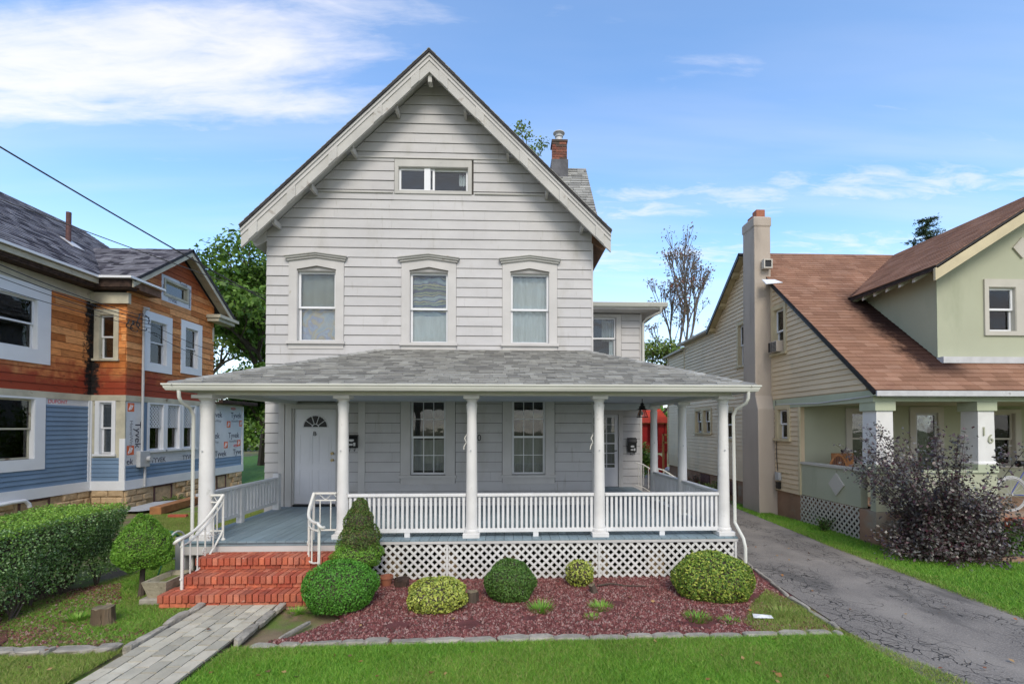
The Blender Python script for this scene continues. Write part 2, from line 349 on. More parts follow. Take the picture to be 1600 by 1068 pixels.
M['trough'] = mat('lichened_concrete_trough', (0.33, 0.29, 0.21), 0.95, 0.2, 9.0, bump=0.7, bscale=20, spots=[((0.13, 0.12, 0.07), 7.0, 0.55, 0.7)])
M['endgrain'] = mat('weathered_stump_top', (0.20, 0.16, 0.10), 0.9, 0.3, 14.0)
M['green_plastic'] = mat('green_garden_hose', (0.09, 0.28, 0.10), 0.4, 0.2)
M['leaf_brown'] = mat('fallen_brown_leaf', None, 0.8, 0.2, palette=[(0.30, 0.14, 0.05), (0.24, 0.09, 0.04), (0.36, 0.22, 0.09), (0.16, 0.08, 0.04)])
M['play_red'] = mat('red_playhouse_paint', (0.42, 0.018, 0.015), 0.5, 0.12, 4.0, piece=0.08)
M['play_roof'] = mat('orange_red_roof_plank', (0.55, 0.07, 0.045), 0.5, 0.12, 4.0, piece=0.12)
M['timber'] = mat('fresh_orange_timber', (0.50, 0.235, 0.08), 0.7, 0.15, 6.0, (1, 1, .3))
M['beam_wood'] = mat('old_brown_beam', (0.33, 0.15, 0.06), 0.85, 0.25, 6.0)
M['cable'] = mat('black_cable_sheath', (0.03, 0.03, 0.032), 0.6, 0.1)
M['bike_blue'] = mat('blue_bike_paint', (0.05, 0.07, 0.30), 0.35, 0.05)
M['rubber'] = mat('white_wall_tyre', (0.42, 0.42, 0.43), 0.7, 0.05)
M['paper'] = mat('white_paper', (0.75, 0.74, 0.74), 0.7, 0.04)

def asphalt_mat():
    m, n, b = base_mat('cracked_grey_asphalt')
    pos = n('NewGeometry').outputs['Position']
    w1 = n.noise(pos, 1.2, 4.0)
    w2 = n.noise(pos, 60.0, 3.0, 0.7)
    wob = n('TexNoise', None, {'Vector': pos, 'Scale': 2.6, 'Detail': 5.0}).outputs['Color']
    p2 = n.vmath('ADD', pos, n.vmath('MULTIPLY', n.vmath('SUBTRACT', wob, (0.5, 0.5, 0.5)), (0.5, 0.5, 0.0)))
    p2 = n.vmath('MULTIPLY', p2, (1, 0.8, 0))
    v1 = n('TexVoronoi', {'feature': 'DISTANCE_TO_EDGE'}, {'Vector': p2, 'Scale': 9.0}).outputs['Distance']
    v2 = n('TexVoronoi', {'feature': 'DISTANCE_TO_EDGE'}, {'Vector': p2, 'Scale': 2.8}).outputs['Distance']
    s = n('SeparateXYZ', None, {0: pos})
    # alligator cracking lives along the two wheel tracks and the left edge
    x = n.math('ADD', s.outputs[0], n.math('MULTIPLY', n.math('SUBTRACT', n.noise(pos, 0.9), 0.5), 1.6))
    zone = n.math('MAXIMUM', n.ramp(n.math('ABSOLUTE', n.math('SUBTRACT', x, 4.15)), 0.50, 0.22), n.ramp(n.math('ABSOLUTE', n.math('SUBTRACT', x, 5.55)), 0.42, 0.16))
    c1 = n.math('MULTIPLY', n.math('MULTIPLY', n.ramp(v1, 0.045, 0.010), zone), n.ramp(n.noise(pos, 2.3, 4.0), 0.38, 0.56, 0.0, 0.9))
    c2 = n.math('MULTIPLY', n.ramp(v2, 0.009, 0.002), n.ramp(n.noise(pos, 1.7), 0.50, 0.60))
    crack = n.math('MAXIMUM', c1, c2)
    c = n.mix(n.ramp(w1, 0.35, 0.7), (0.17, 0.152, 0.135), (0.26, 0.232, 0.20))
    c = n.mix(n.math('MULTIPLY', zone, 0.35), c, (0.12, 0.11, 0.10))
    c = n.mix(n.ramp(w2, 0.45, 0.75), c, (0.36, 0.32, 0.28))
    c = n.mix(n.ramp(n.noise(n.vmath('MULTIPLY', pos, (1, 0.35, 1)), 1.1, 6, 0.6), 0.56, 0.64, 0.0, 0.6), c, (0.08, 0.074, 0.068))
    c = n.mix(crack, c, (0.020, 0.019, 0.019))
    n.t.links.new(c, b.inputs['Base Color'])
    b.inputs['Roughness'].default_value = 0.85
    b.inputs['Specular IOR Level'].default_value = 0.3
    h = n.math('SUBTRACT', n.math('MULTIPLY', w2, 0.25), n.math('MULTIPLY', crack, 1.0))
    bn = n('Bump', None, {'Strength': 0.9, 'Distance': 0.012, 'Height': h})
    n.t.links.new(bn.outputs[0], b.inputs['Normal'])
    return m
M['asphalt'] = asphalt_mat()
# ---------------------------------------------------------------- mesh building
R = random.Random(11)
def jit(a):
    return R.uniform(-a, a)

class Fr:
    """A plane to build on: s along it, t up it, d out of it."""
    def __init__(self, O, S, T, N):
        self.O, self.S, self.T, self.N = Vector(O), Vector(S), Vector(T), Vector(N)
    def __call__(self, s, t, d=0.0):
        return self.O + self.S * s + self.T * t + self.N * d
def face_front(Y): return Fr((0, Y, 0), (1, 0, 0), (0, 0, 1), (0, -1, 0))
def face_right(X): return Fr((X, 0, 0), (0, 1, 0), (0, 0, 1), (1, 0, 0))
def face_left(X): return Fr((X, 0, 0), (0, 1, 0), (0, 0, 1), (-1, 0, 0))
def face_top(Z): return Fr((0, 0, Z), (1, 0, 0), (0, 1, 0), (0, 0, 1))
def slope_fr(O, S, up):
    S, T = Vector(S).normalized(), Vector(up).normalized()
    N = S.cross(T)
    if N.z < 0: N = -N
    return Fr(O, S, T, N)

class MB:
    def __init__(self):
        self.v, self.f, self.sm = [], [], False
    def add(self, vs, fs):
        k = len(self.v)
        self.v += [Vector(x) for x in vs]
        self.f += [tuple(i + k for i in f) for f in fs]
        return self
    def box(self, x0, x1, y0, y1, z0, z1):
        return self.fbox(Fr((0, 0, 0), (1, 0, 0), (0, 1, 0), (0, 0, 1)), x0, x1, y0, y1, z0, z1)
    def fbox(self, fr, s0, s1, t0, t1, d0, d1):
        vs = [fr(s, t, d) for d in (d0, d1) for t in (t0, t1) for s in (s0, s1)]
        return self.add(vs, [(0, 2, 3, 1), (4, 5, 7, 6), (0, 1, 5, 4), (2, 6, 7, 3), (0, 4, 6, 2), (1, 3, 7, 5)])
    def poly(self, fr, pts, d1, d0=0.0):
        """prism on a convex polygon; d1 may be a function of (s,t)"""
        n = len(pts)
        g = d1 if callable(d1) else (lambda s, t: d1)
        vs = [fr(s, t, g(s, t)) for s, t in pts] + [fr(s, t, d0) for s, t in pts]
        fs = [tuple(range(n)), tuple(range(2 * n - 1, n - 1, -1))] + [(i, i + n, (i + 1) % n + n, (i + 1) % n) for i in range(n)]
        return self.add(vs, fs)
    def frame(self, fr, s0, s1, t0, t1, w, d0, d1, wb=None, wt=None):
        wb = w if wb is None else wb
        wt = w if wt is None else wt
        self.fbox(fr, s0, s0 + w, t0, t1, d0, d1)
        self.fbox(fr, s1 - w, s1, t0, t1, d0, d1)
        if wb: self.fbox(fr, s0 + w, s1 - w, t0, t0 + wb, d0, d1)
        if wt: self.fbox(fr, s0 + w, s1 - w, t1 - wt, t1, d0, d1)
        return self
    def tube(self, pts, r, n=8, close=False):
        pts = [Vector(p) for p in pts]
        rs = r if isinstance(r, (list, tuple)) else [r] * len(pts)
        k = len(self.v)
        prev = None
        m = len(pts)
        for i, p in enumerate(pts):
            if close: t = (pts[(i + 1) % m] - pts[i - 1])
            else: t = (pts[min(i + 1, m - 1)] - pts[max(i - 1, 0)])
            if t.length < 1e-9: t = Vector((0, 0, 1))
            t.normalize()
            if prev is None:
                a = Vector((0, 0, 1)) if abs(t.z) < 0.9 else Vector((1, 0, 0))
                u = t.cross(a).normalized()
            else:
                u = (prev - t * prev.dot(t))
                u = u.normalized() if u.length > 1e-6 else t.orthogonal().normalized()
            prev = u
            w_ = t.cross(u)
            for j in range(n):
                a = 2 * PI * j / n
                self.v.append(p + (u * math.cos(a) + w_ * math.sin(a)) * rs[i])
        for i in range(m if close else m - 1):
            for j in range(n):
                a, b_ = k + i * n + j, k + i * n + (j + 1) % n
                i2 = (i + 1) % m
                c, d_ = k + i2 * n + (j + 1) % n, k + i2 * n + j
                self.f.append((a, b_, c, d_))
        if not close:
            self.f.append(tuple(k + j for j in range(n))[::-1])
            self.f.append(tuple(k + (m - 1) * n + j for j in range(n)))
        self.sm = True
        return self
    def lathe(self, c, prof, n=24):
        """prof: list of (radius, z) bottom to top around a vertical axis at c"""
        k = len(self.v)
        c = Vector(c)
        for r, z in prof:
            for j in range(n):
                a = 2 * PI * j / n
                self.v.append(c + Vector((r * math.cos(a), r * math.sin(a), z)))
        for i in range(len(prof) - 1):
            for j in range(n):
                self.f.append((k + i * n + j, k + i * n + (j + 1) % n, k + (i + 1) * n + (j + 1) % n, k + (i + 1) * n + j))
        self.f.append(tuple(k + j for j in range(n))[::-1])
        self.f.append(tuple(k + (len(prof) - 1) * n + j for j in range(n)))
        self.sm = True
        return self

def wpos(o):
    p = Vector(o.location)
    q = o.parent
    while q is not None:
        p = p + Vector(q.location)
        q = q.parent
    return p

def put(name, mb, m, parent=None, smooth=None, bevel=0.0, origin=None, calc=True):
    if isinstance(m, str): m = M[m]
    vs = mb.v
    lo = Vector((min(v.x for v in vs), min(v.y for v in vs), min(v.z for v in vs)))
    hi = Vector((max(v.x for v in vs), max(v.y for v in vs), max(v.z for v in vs)))
    c = (lo + hi) / 2
    if parent is None: c.z = lo.z
    if origin is not None: c = Vector(origin)
    me = bpy.data.meshes.new(name)
    me.from_pydata([v - c for v in vs], [], mb.f)
    if calc or bevel:
        bm = bmesh.new(); bm.from_mesh(me)
        bmesh.ops.recalc_face_normals(bm, faces=bm.faces)
        if bevel:
            bmesh.ops.bevel(bm, geom=bm.edges[:], offset=bevel, segments=1, affect='EDGES')
        bm.to_mesh(me); bm.free()
    me.materials.append(m)
    sm = mb.sm if smooth is None else smooth
    if sm:
        me.shade_smooth()
        me.set_sharp_from_angle(angle=math.radians(38))
    o = bpy.data.objects.new(name, me)
    COL.objects.link(o)
    if parent is not None:
        o.parent = parent
        c = c - wpos(parent)
    o.location = c
    return o

def tag(o, label=None, cat=None, group=None, kind=None):
    if label: o['label'] = label
    if cat: o['category'] = cat
    if group: o['group'] = group
    if kind: o['kind'] = kind
    return o
def thing(name, label, cat, loc=(0, 0, 0), group=None):
    o = bpy.data.objects.new(name, None)
    o.empty_display_size = 0.2
    COL.objects.link(o)
    o.location = loc
    return tag(o, label, cat, group)
def dup_tree(o, loc, parent=None, label=None):
    c = o.copy(); COL.objects.link(c); c.parent = parent
    if loc is not None: c.location = loc
    if label: c['label'] = label
    for ch in list(o.children):
        dup_tree(ch, None, c)
    return c

# shared unit box for alike pieces
_unit = {}
def unit_box(m, bev=0.0):
    key = (m, bev)
    if key not in _unit:
        bm = bmesh.new()
        bmesh.ops.create_cube(bm, size=1.0)
        if bev: bmesh.ops.bevel(bm, geom=bm.edges[:], offset=bev, segments=1, affect='EDGES')
        me = bpy.data.meshes.new('unit_' + m)
        bm.to_mesh(me); bm.free()
        me.materials.append(M[m])
        _unit[key] = me
    return _unit[key]
def piece(name, parent, m, x0, x1, y0, y1, z0, z1, rot=(0, 0, 0), bev=0.0):
    o = bpy.data.objects.new(name, unit_box(m, bev))
    COL.objects.link(o)
    c = Vector(((x0 + x1) / 2, (y0 + y1) / 2, (z0 + z1) / 2))
    if parent is not None:
        o.parent = parent
        c = c - wpos(parent)
    o.location = c
    o.scale = (abs(x1 - x0), abs(y1 - y0), abs(z1 - z0))
    o.rotation_euler = rot
    return o

# ---------------------------------------------------------------- convex clipping
def clip(poly, a, b, c):
    """keep a*s+b*t<=c"""
    out_, n = [], len(poly)
    for i in range(n):
        p, q = poly[i], poly[(i + 1) % n]
        fp, fq = a * p[0] + b * p[1] - c, a * q[0] + b * q[1] - c
        if fp <= 0: out_.append(p)
        if (fp < 0 < fq) or (fq < 0 < fp):
            k = fp / (fp - fq)
            out_.append((p[0] + (q[0] - p[0]) * k, p[1] + (q[1] - p[1]) * k))
    return out_
def area(poly):
    return abs(sum(poly[i][0] * poly[(i + 1) % len(poly)][1] - poly[(i + 1) % len(poly)][0] * poly[i][1] for i in range(len(poly)))) / 2 if len(poly) > 2 else 0
def minus(polys, o):
    s0, s1, t0, t1 = o
    res = []
    for p in polys:
        ss = [q[0] for q in p]; ts = [q[1] for q in p]
        if max(ss) <= s0 or min(ss) >= s1 or max(ts) <= t0 or min(ts) >= t1:
            res.append(p); continue
        res.append(clip(p, 1, 0, s0))
        res.append(clip(p, -1, 0, -s1))
        mid = clip(clip(p, -1, 0, -s0), 1, 0, s1)
        if len(mid) > 2:
            res.append(clip(mid, 0, 1, t0))
            res.append(clip(mid, 0, -1, -t1))
    return [p for p in res if area(p) > 4e-4]

def wall(name, fr, outline, holes, m, parent, thick=0.12, z_cuts=True):
    ts = sorted(set([min(q[1] for q in outline), max(q[1] for q in outline)] + [h[2] for h in holes] + [h[3] for h in holes]))
    mb = MB()
    for a, b in zip(ts, ts[1:]):
        band = clip(clip(outline, 0, -1, -a), 0, 1, b)
        if area(band) < 1e-4: continue
        for p in minus([band], None) if False else _sub([band], holes):
            mb.poly(fr, p, 0.0, -thick)
    return put(name, mb, m, parent)
def _sub(ps, holes):
    for h in holes: ps = minus(ps, h)
    return ps

def courses(name, fr, outline, holes, step, t_off, m, parent, thick=0.022, thin=0.006, seg=None, join=False, back=0.002, limit=290, key=None, gap=0.0, lip=0.0, shade_notch=0.0):
    """boards or shingles in rows; each a wedge, proud at its foot. Returns how many pieces."""
    t0, t1 = min(q[1] for q in outline), max(q[1] for q in outline)
    k = math.floor((t0 - t_off) / step)
    plist = []
    while t_off + k * step < t1:
        a = t_off + k * step
        b = a + step
        band = clip(clip(outline, 0, -1, -max(a, t0)), 0, 1, min(b - lip, t1))
        if area(band) > 1e-4:
            segs = [band]
            if seg:
                lo, hi = min(q[0] for q in band), max(q[0] for q in band)
                segs, s = [], lo - R.uniform(0, seg[0])
                while s < hi:
                    e = s + R.uniform(*seg)
                    p = clip(clip(band, -1, 0, -(s + gap)), 1, 0, e)
                    if shade_notch and R.random() < shade_notch: p = clip(p, 0, -1, -(a + .021))  # foot cut back at random; dark deck below stands in for tab shadows
                    if area(p) > 4e-4: segs.append(p)
                    s = e
            for sg in segs:
                for p in _sub([sg], holes):
                    th = thick * R.uniform(0.85, 1.15)
                    plist.append((p, a, b, th))
        k += 1
    if key: plist.sort(key=lambda q: key(q[0]))
    def dfun(a, b, th):
        return lambda s, t: th + (thin - th) * min(1, max(0, (t - a) / (b - a)))
    rest = plist if join else plist[limit:]
    if not join:
        for p, a, b, th in plist[:limit]:
            mb = MB(); mb.poly(fr, p, dfun(a, b, th), -back)
            put(name, mb, m, parent)
    if rest:
        mb = MB()
        for p, a, b, th in rest:
            mb.poly(fr, p, dfun(a, b, th), -back)
        o = put(name if join else name + 's', mb, m, parent)
        o['kind'] = 'stuff'
    return len(plist)

# ---------------------------------------------------------------- leaves, blades, stones (numpy)
def np_mesh(name, V, F, m, parent=None, origin=(0, 0, 0)):
    """V (n,3) world, F (k,c) equal-size faces"""
    me = bpy.data.meshes.new(name)
    o0 = np.array(origin, dtype=float)
    V = V - o0
    me.vertices.add(len(V)); me.vertices.foreach_set('co', V.astype(np.float32).ravel())
    k, c = F.shape
    me.loops.add(k * c); me.loops.foreach_set('vertex_index', F.astype(np.int32).ravel())
    me.polygons.add(k)
    me.polygons.foreach_set('loop_start', np.arange(0, k * c, c, dtype=np.int32))
    me.polygons.foreach_set('loop_total', np.full(k, c, dtype=np.int32))
    me.update(calc_edges=True); me.validate()
    me.materials.append(M[m] if isinstance(m, str) else m)
    o = bpy.data.objects.new(name, me)
    COL.objects.link(o)
    if parent is not None:
        o.parent = parent
        o.location = Vector(origin) - wpos(parent)
    else:
        o.location = origin
    return o

def leaf_verts(P, N, size, rng, aspect=0.55, jitter=0.6, up=None):
    n = len(P)
    N = N + rng.normal(0, jitter, (n, 3))
    N /= np.linalg.norm(N, axis=1, keepdims=True) + 1e-9
    A = rng.normal(0, 1, (n, 3)) if up is None else (up + rng.normal(0, 0.35, (n, 3)))
    A -= N * (A * N).sum(1, keepdims=True)
    A /= np.linalg.norm(A, axis=1, keepdims=True) + 1e-9
    B = np.cross(N, A)
    s = (size * rng.uniform(0.65, 1.3, n))[:, None]
    V = np.stack([P - A * s * 0.5, P + B * s * aspect * 0.5 + A * s * 0.05, P + A * s * 0.5 - N * s * 0.12, P - B * s * aspect * 0.5 + A * s * 0.05], 1).reshape(-1, 3)
    F = np.arange(4 * n).reshape(n, 4)
    return V, F

def fbm(P, rng, k=14, f=3.0):
    """cheap smooth noise on points, about -1..1"""
    out_ = np.zeros(len(P))
    for i in range(k):
        w_ = rng.normal(0, 1, 3); w_ *= f * rng.uniform(0.5, 1.8) / np.linalg.norm(w_)
        out_ += np.sin(P @ w_ + rng.uniform(0, 6.28))
    return out_ / math.sqrt(k)

def shrub_crown(name, c, rad, n, size, m, parent, seed=1, zmin=-0.6, lump=0.07, shape=None, jitter=0.6, freq=7.0, core='bark', aspect=0.55):
    rng = np.random.default_rng(seed)
    D = rng.normal(0, 1, (int(n * 1.6), 3)); D /= np.linalg.norm(D, axis=1, keepdims=True)
    D = D[D[:, 2] > zmin][:n]
    k = 1 + lump * fbm(D * 1.0, np.random.default_rng(seed + 5), 16, freq)
    depth = 1 - np.abs(rng.normal(0, 0.055, len(D)))
    rad = np.array(rad, float)
    if shape is not None:
        sx = shape(D[:, 2])
        DD = D.copy(); DD[:, 0] *= sx; DD[:, 1] *= sx
    else: DD = D
    P = np.array(c) + DD * rad * (k * depth)[:, None]
    Nn = DD / rad; Nn /= np.linalg.norm(Nn, axis=1, keepdims=True)
    V, F = leaf_verts(P, Nn, size, rng, aspect, jitter)
    o = np_mesh(name, V, F, m, parent, c)
    if core:
        mb = MB()
        prof = []
        for i in range(9):
            a = -PI / 2 + PI * i / 8
            if math.sin(a) < zmin - 0.1: continue
            s = 1.0 if shape is None else float(shape(np.array([math.sin(a)]))[0])
            prof.append((max(0.005, math.cos(a) * 0.84 * rad[0] * s), math.sin(a) * 0.84 * rad[2]))
        mb.lathe(c, prof, 14)
        put('twigs', mb, core, parent)
    return o

def grass_blades(name, pts, h, wdt, m, seed, parent=None, lean=0.5, label=None):
    rng = np.random.default_rng(seed)
    n = len(pts)
    a = rng.uniform(0, 2 * PI, n)
    side = np.stack([np.cos(a), np.sin(a), np.zeros(n)], 1)
    hh = (h * rng.uniform(0.45, 1.3, n))[:, None]
    ln = rng.normal(0, lean, (n, 3)); ln[:, 2] = 0
    tip = pts + np.array([0, 0, 1.0]) * hh + ln * hh
    ww = (wdt * rng.uniform(0.6, 1.3, n))[:, None]
    V = np.stack([pts - side * ww, pts + side * ww, tip], 1).reshape(-1, 3)
    F = np.arange(3 * n).reshape(n, 3)
    o = np_mesh(name, V, F, m, parent)
    o['kind'] = 'stuff'
    return o

def branchy(base, height, r0, rng, levels=4, spread=0.5, first=0.3, kids=(2, 4), lean=(0, 0), upw=0.35, shrink=0.72):
    """returns segments [(p0,p1,r0,r1,level)], tips"""
    segs, tips = [], []
    def grow(p, d, L, r, lv):
        k = 3 if lv < levels - 1 else 2
        q = p
        for i in range(k):
            d = (d + Vector((rng.normal(0, 0.10), rng.normal(0, 0.10), 0.05 * upw))).normalized()
            q2 = q + d * (L / k)
            ra, rb = r * (1 - 0.35 * i / k), r * (1 - 0.35 * (i + 1) / k)
            segs.append((q, q2, ra, rb, lv))
            q = q2
            if lv >= 1 and lv < levels and i < k - 1 and rng.random() < 0.6:
                a = d.orthogonal().normalized()
                a.rotate(Matrix.Rotation(rng.uniform(0, 2 * PI), 3, d))
                grow(q, (d + a * rng.uniform(0.5, 0.9)).normalized(), L * 0.5, rb * 0.5, lv + 1)
        if lv < levels:
            for j in range(int(rng.integers(kids[0], kids[1] + 1))):
                a = d.orthogonal().normalized()
                a.rotate(Matrix.Rotation(rng.uniform(0, 2 * PI), 3, d))
                nd = (d + a * spread * rng.uniform(0.5, 1.5) + Vector((0, 0, upw * 0.4))).normalized()
                grow(q, nd, L * shrink * rng.uniform(0.75, 1.1), r * 0.58, lv + 1)
        else:
            tips.append((q, d))
    grow(Vector(base), Vector((lean[0], lean[1], 1)).normalized(), height * first, r0, 0)
    return segs, tips

def tree(name, label, cat, base, height, r0, seed, leaf_m, leaf_size, per_tip, blob, bark='bark', levels=4, spread=0.6, first=0.3,
         kids=(2, 4), lean=(0, 0), upw=0.35, shrink=0.72, jitter=0.8, group=None, leaf_name='crown', keep=1.0):
    rng = np.random.default_rng(seed)
    t = thing(name, label, cat, base, group)
    segs, tips = branchy(base, height, r0, rng, levels, spread, first, kids, lean, upw, shrink)
    # fit height
    top = max(s[1].z for s in segs) - base[2]
    k = (height - blob * 0.5) / top
    B = Vector(base)
    mb = MB(); mbt = MB()
    for p, q, ra, rb, lv in segs:
        p, q = B + (p - B) * k, B + (q - B) * k
        tgt = mbt if lv == 0 else mb
        tgt.tube([p, q], [max(ra, 0.006), max(rb, 0.005)], 6 if lv < 2 else 4)
    put('trunk', mbt, bark, t)
    if mb.v: put('branch', mb, bark, t)
    tp = np.array([list(B + (q - B) * k) for q, d_ in tips])
    if keep < 1: tp = tp[rng.random(len(tp)) < keep]
    n = len(tp) * per_tip
    if n:
        ctr = np.repeat(tp, per_tip, 0)
        off = rng.normal(0, 1, (n, 3)); off /= np.linalg.norm(off, axis=1, keepdims=True)
        off *= (rng.random(n) ** 0.4)[:, None] * blob * rng.uniform(0.5, 1.0, (n, 1)) * np.array([1, 1, 0.7])
        P = ctr + off
        Nn = off / (np.linalg.norm(off, axis=1, keepdims=True) + 1e-6) + np.array([0, 0, 0.5])
        V, F = leaf_verts(P, Nn, leaf_size, rng, 0.62, jitter)
        np_mesh(leaf_name, V, F, leaf_m, t, base)
    return t

# ---------------------------------------------------------------- windows
def hang(fr, s0, s1, t0, t1, d, waves=6, amp=0.02, nx=28, sag=0.0):
    mb = MB()
    for j in range(2):
        t = t0 if j == 0 else t1
        for i in range(nx + 1):
            u = i / nx
            a = amp * math.sin(u * waves * 2 * PI + 0.7 * math.sin(3 * u)) * (1 if j == 0 else 0.6)
            mb.v.append(fr(s0 + (s1 - s0) * u, t - (sag * math.sin(u * PI) if j else 0), d + a))
    for i in range(nx):
        mb.f.append((i, i + 1, nx + 2 + i, nx + 1 + i))
    mb.sm = True
    return mb

def window(parent, fr, s0, s1, t0, t1, cas=0.10, m_cas='white_trim', m_sash='white_clean', style='double', grid=None, split=0.5,
           curtain=None, curtain2=None, out_=0.035, hood=False, sill=True, inset=0.05, glass='glass', name='window', top_cas=None, apron=0.0, blind=None, label=None, room=True, depth=0.7):
    """opening s0..s1,t0..t1; casing drawn round it"""
    tc_ = cas if top_cas is None else top_cas
    mb = MB()
    mb.fbox(fr, s0 - cas, s0, t0, t1, 0.0, out_)
    mb.fbox(fr, s1, s1 + cas, t0, t1, 0.0, out_)
    mb.fbox(fr, s0 - cas, s1 + cas, t1, t1 + tc_, 0.0, out_)
    # jamb lining
    mb.fbox(fr, s0, s0 + 0.012, t0, t1, -0.12, out_ - 0.01)
    mb.fbox(fr, s1 - 0.012, s1, t0, t1, -0.12, out_ - 0.01)
    mb.fbox(fr, s0 + 0.012, s1 - 0.012, t1 - 0.012, t1, -0.12, out_ - 0.01)
    wnd = put(name, mb, m_cas, parent)
    if label: wnd['label'] = label
    if sill:
        mb = MB(); mb.fbox(fr, s0 - cas - 0.03, s1 + cas + 0.03, t0 - 0.06, t0, -0.10, out_ + 0.04)
        put('sill', mb, m_cas, wnd)
        if apron:
            put('apron', MB().fbox(fr, s0 - cas, s1 + cas, t0 - .06 - apron, t0 - .06, 0, out_ - .004), m_cas, wnd)
    else:
        mb = MB(); mb.fbox(fr, s0 - cas, s1 + cas, t0 - cas, t0, -0.02, out_ + 0.002)
        put('bottom_casing', mb, m_cas, wnd)
    a, b = s0 + 0.014, s1 - 0.014
    w_ = 0.042
    def sash(x0, x1, y0, y1, dd, cols, rows, nm='sash'):
        mb = MB(); mb.frame(fr, x0, x1, y0, y1, w_, dd - 0.03, dd)
        if cols * rows > 1:
            for i in range(1, cols):
                x = x0 + w_ + (x1 - x0 - 2 * w_) * i / cols
                mb.fbox(fr, x - 0.007, x + 0.007, y0 + w_, y1 - w_, dd - 0.022, dd - 0.006)
            for i in range(1, rows):
                y = y0 + w_ + (y1 - y0 - 2 * w_) * i / rows
                mb.fbox(fr, x0 + w_, x1 - w_, y - 0.007, y + 0.007, dd - 0.021, dd - 0.007)
        put(nm, mb, m_sash, wnd)
        mb = MB(); mb.fbox(fr, x0 + w_ - 0.005, x1 - w_ + 0.005, y0 + w_ - 0.005, y1 - w_ + 0.005, dd - 0.018, dd - 0.014)
        put('pane', mb, glass, wnd)
    g = grid or (1, 1)
    if style == 'double':
        ym = t0 + (t1 - t0) * split
        sash(a, b, ym - 0.02, t1 - 0.012, -inset + 0.002, *g)
        sash(a, b, t0 + 0.004, ym + 0.022, -inset - 0.034, *g)
    elif style == 'slider':
        xm = (a + b) / 2
        sash(a, xm + 0.02, t0 + 0.004, t1 - 0.012, -inset, 1, 1)
        sash(xm - 0.02, b, t0 + 0.004, t1 - 0.012, -inset - 0.034, 1, 1)
    else:
        sash(a, b, t0 + 0.004, t1 - 0.012, -inset, *g)
    if curtain:
        put('curtain', hang(fr, a + 0.02, b - 0.02, t0 + 0.03, t1 - 0.05, -0.17, 5, 0.018), curtain, wnd, calc=False)
    if curtain2:   # (material, s fraction from, to, t fraction from, to)
        for cm, fa, fb, ta, tb in curtain2:
            put('curtain', hang(fr, a + (b - a) * fa, a + (b - a) * fb, t0 + (t1 - t0) * ta, t0 + (t1 - t0) * tb, -0.17, 3, 0.02, sag=0.03), cm, wnd, calc=False)
    if blind:
        mb = MB(); y = t0 + 0.05
        while y < t1 - 0.05:
            mb.fbox(Fr(fr.O, fr.S, fr.T, fr.N), a + 0.03, b - 0.03, y, y + 0.026, -0.125, -0.12)
            y += 0.032
        o = put('blind', mb, blind, wnd); o['kind'] = 'stuff'
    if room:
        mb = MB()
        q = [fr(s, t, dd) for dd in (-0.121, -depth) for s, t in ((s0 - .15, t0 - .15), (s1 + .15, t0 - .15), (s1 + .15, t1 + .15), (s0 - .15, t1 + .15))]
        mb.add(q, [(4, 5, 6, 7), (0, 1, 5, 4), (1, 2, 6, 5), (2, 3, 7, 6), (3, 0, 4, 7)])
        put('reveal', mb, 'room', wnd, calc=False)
    return wnd

def text_part(s, loc, size, m, parent, rot, ext=0.002, name='lettering', align='CENTER', squeeze=1.0):
    cu = bpy.data.curves.new(name, 'FONT')
    cu.body = s; cu.size = size; cu.extrude = ext; cu.align_x = align; cu.align_y = 'CENTER'
    cu.materials.append(M[m])
    tmp = bpy.data.objects.new('tmp', cu)
    COL.objects.link(tmp)
    bpy.context.view_layer.update()
    me = bpy.data.meshes.new_from_object(tmp.evaluated_get(bpy.context.evaluated_depsgraph_get()))
    bpy.data.objects.remove(tmp)
    o = bpy.data.objects.new(name, me)
    COL.objects.link(o)
    o.rotation_euler = rot
    o.scale = (squeeze, 1, 1)
    if parent is not None:
        o.parent = parent
        o.location = Vector(loc) - wpos(parent)
    else: o.location = loc
    return o
R_FRONT = (PI / 2, 0, 0)          # reads on a wall that faces the camera
R_RIGHT = (PI / 2, 0, PI / 2)     # reads on a wall that faces +X
# ================================================================ GROUND AND SETTING
def sheet(name, pts, z, m, thick=0.02):
    mb = MB(); mb.poly(face_top(z), pts, 0.0, -thick)
    o = put(name, mb, m); o['kind'] = 'structure'
    return o
def grid_ground():
    xs = np.concatenate([np.linspace(-600, -30, 8), np.linspace(-28, 28, 113), np.linspace(30, 600, 8)])
    ys = np.concatenate([np.linspace(-300, -5, 6), np.linspace(-4, 32, 73), np.linspace(36, 900, 10)])
    V = np.array([[x, y, -0.03 if abs(x) < 29 and -5 < y < 33 else -0.03] for y in ys for x in xs])
    V[:, 2] += 0.018 * fbm(V * np.array([1, 1, 0]), np.random.default_rng(3), 12, 1.2) * (np.abs(V[:, 0]) < 28)
    nx = len(xs)
    F = np.array([[j * nx + i, j * nx + i + 1, (j + 1) * nx + i + 1, (j + 1) * nx + i] for j in range(len(ys) - 1) for i in range(nx - 1)])
    o = np_mesh('ground', V, F, 'soil'); o['kind'] = 'structure'
grid_ground()
DRX0, DRX1 = 3.72, 6.08
sheet('driveway', [(DRX0, 3.0), (DRX1, 3.0), (DRX1 + .02, 9), (6.45, 13.5), (6.45, 30), (DRX0 + .25, 30), (DRX0 + .2, 8.4), (DRX0, 5.2)], 0.035, 'asphalt', 0.06)
sheet('front_lawn', [(-2.885, 3.0), (3.74, 3.0), (3.74, 5.12), (-2.8, 5.05)], 0.030, 'lawn_soil', 0.05)
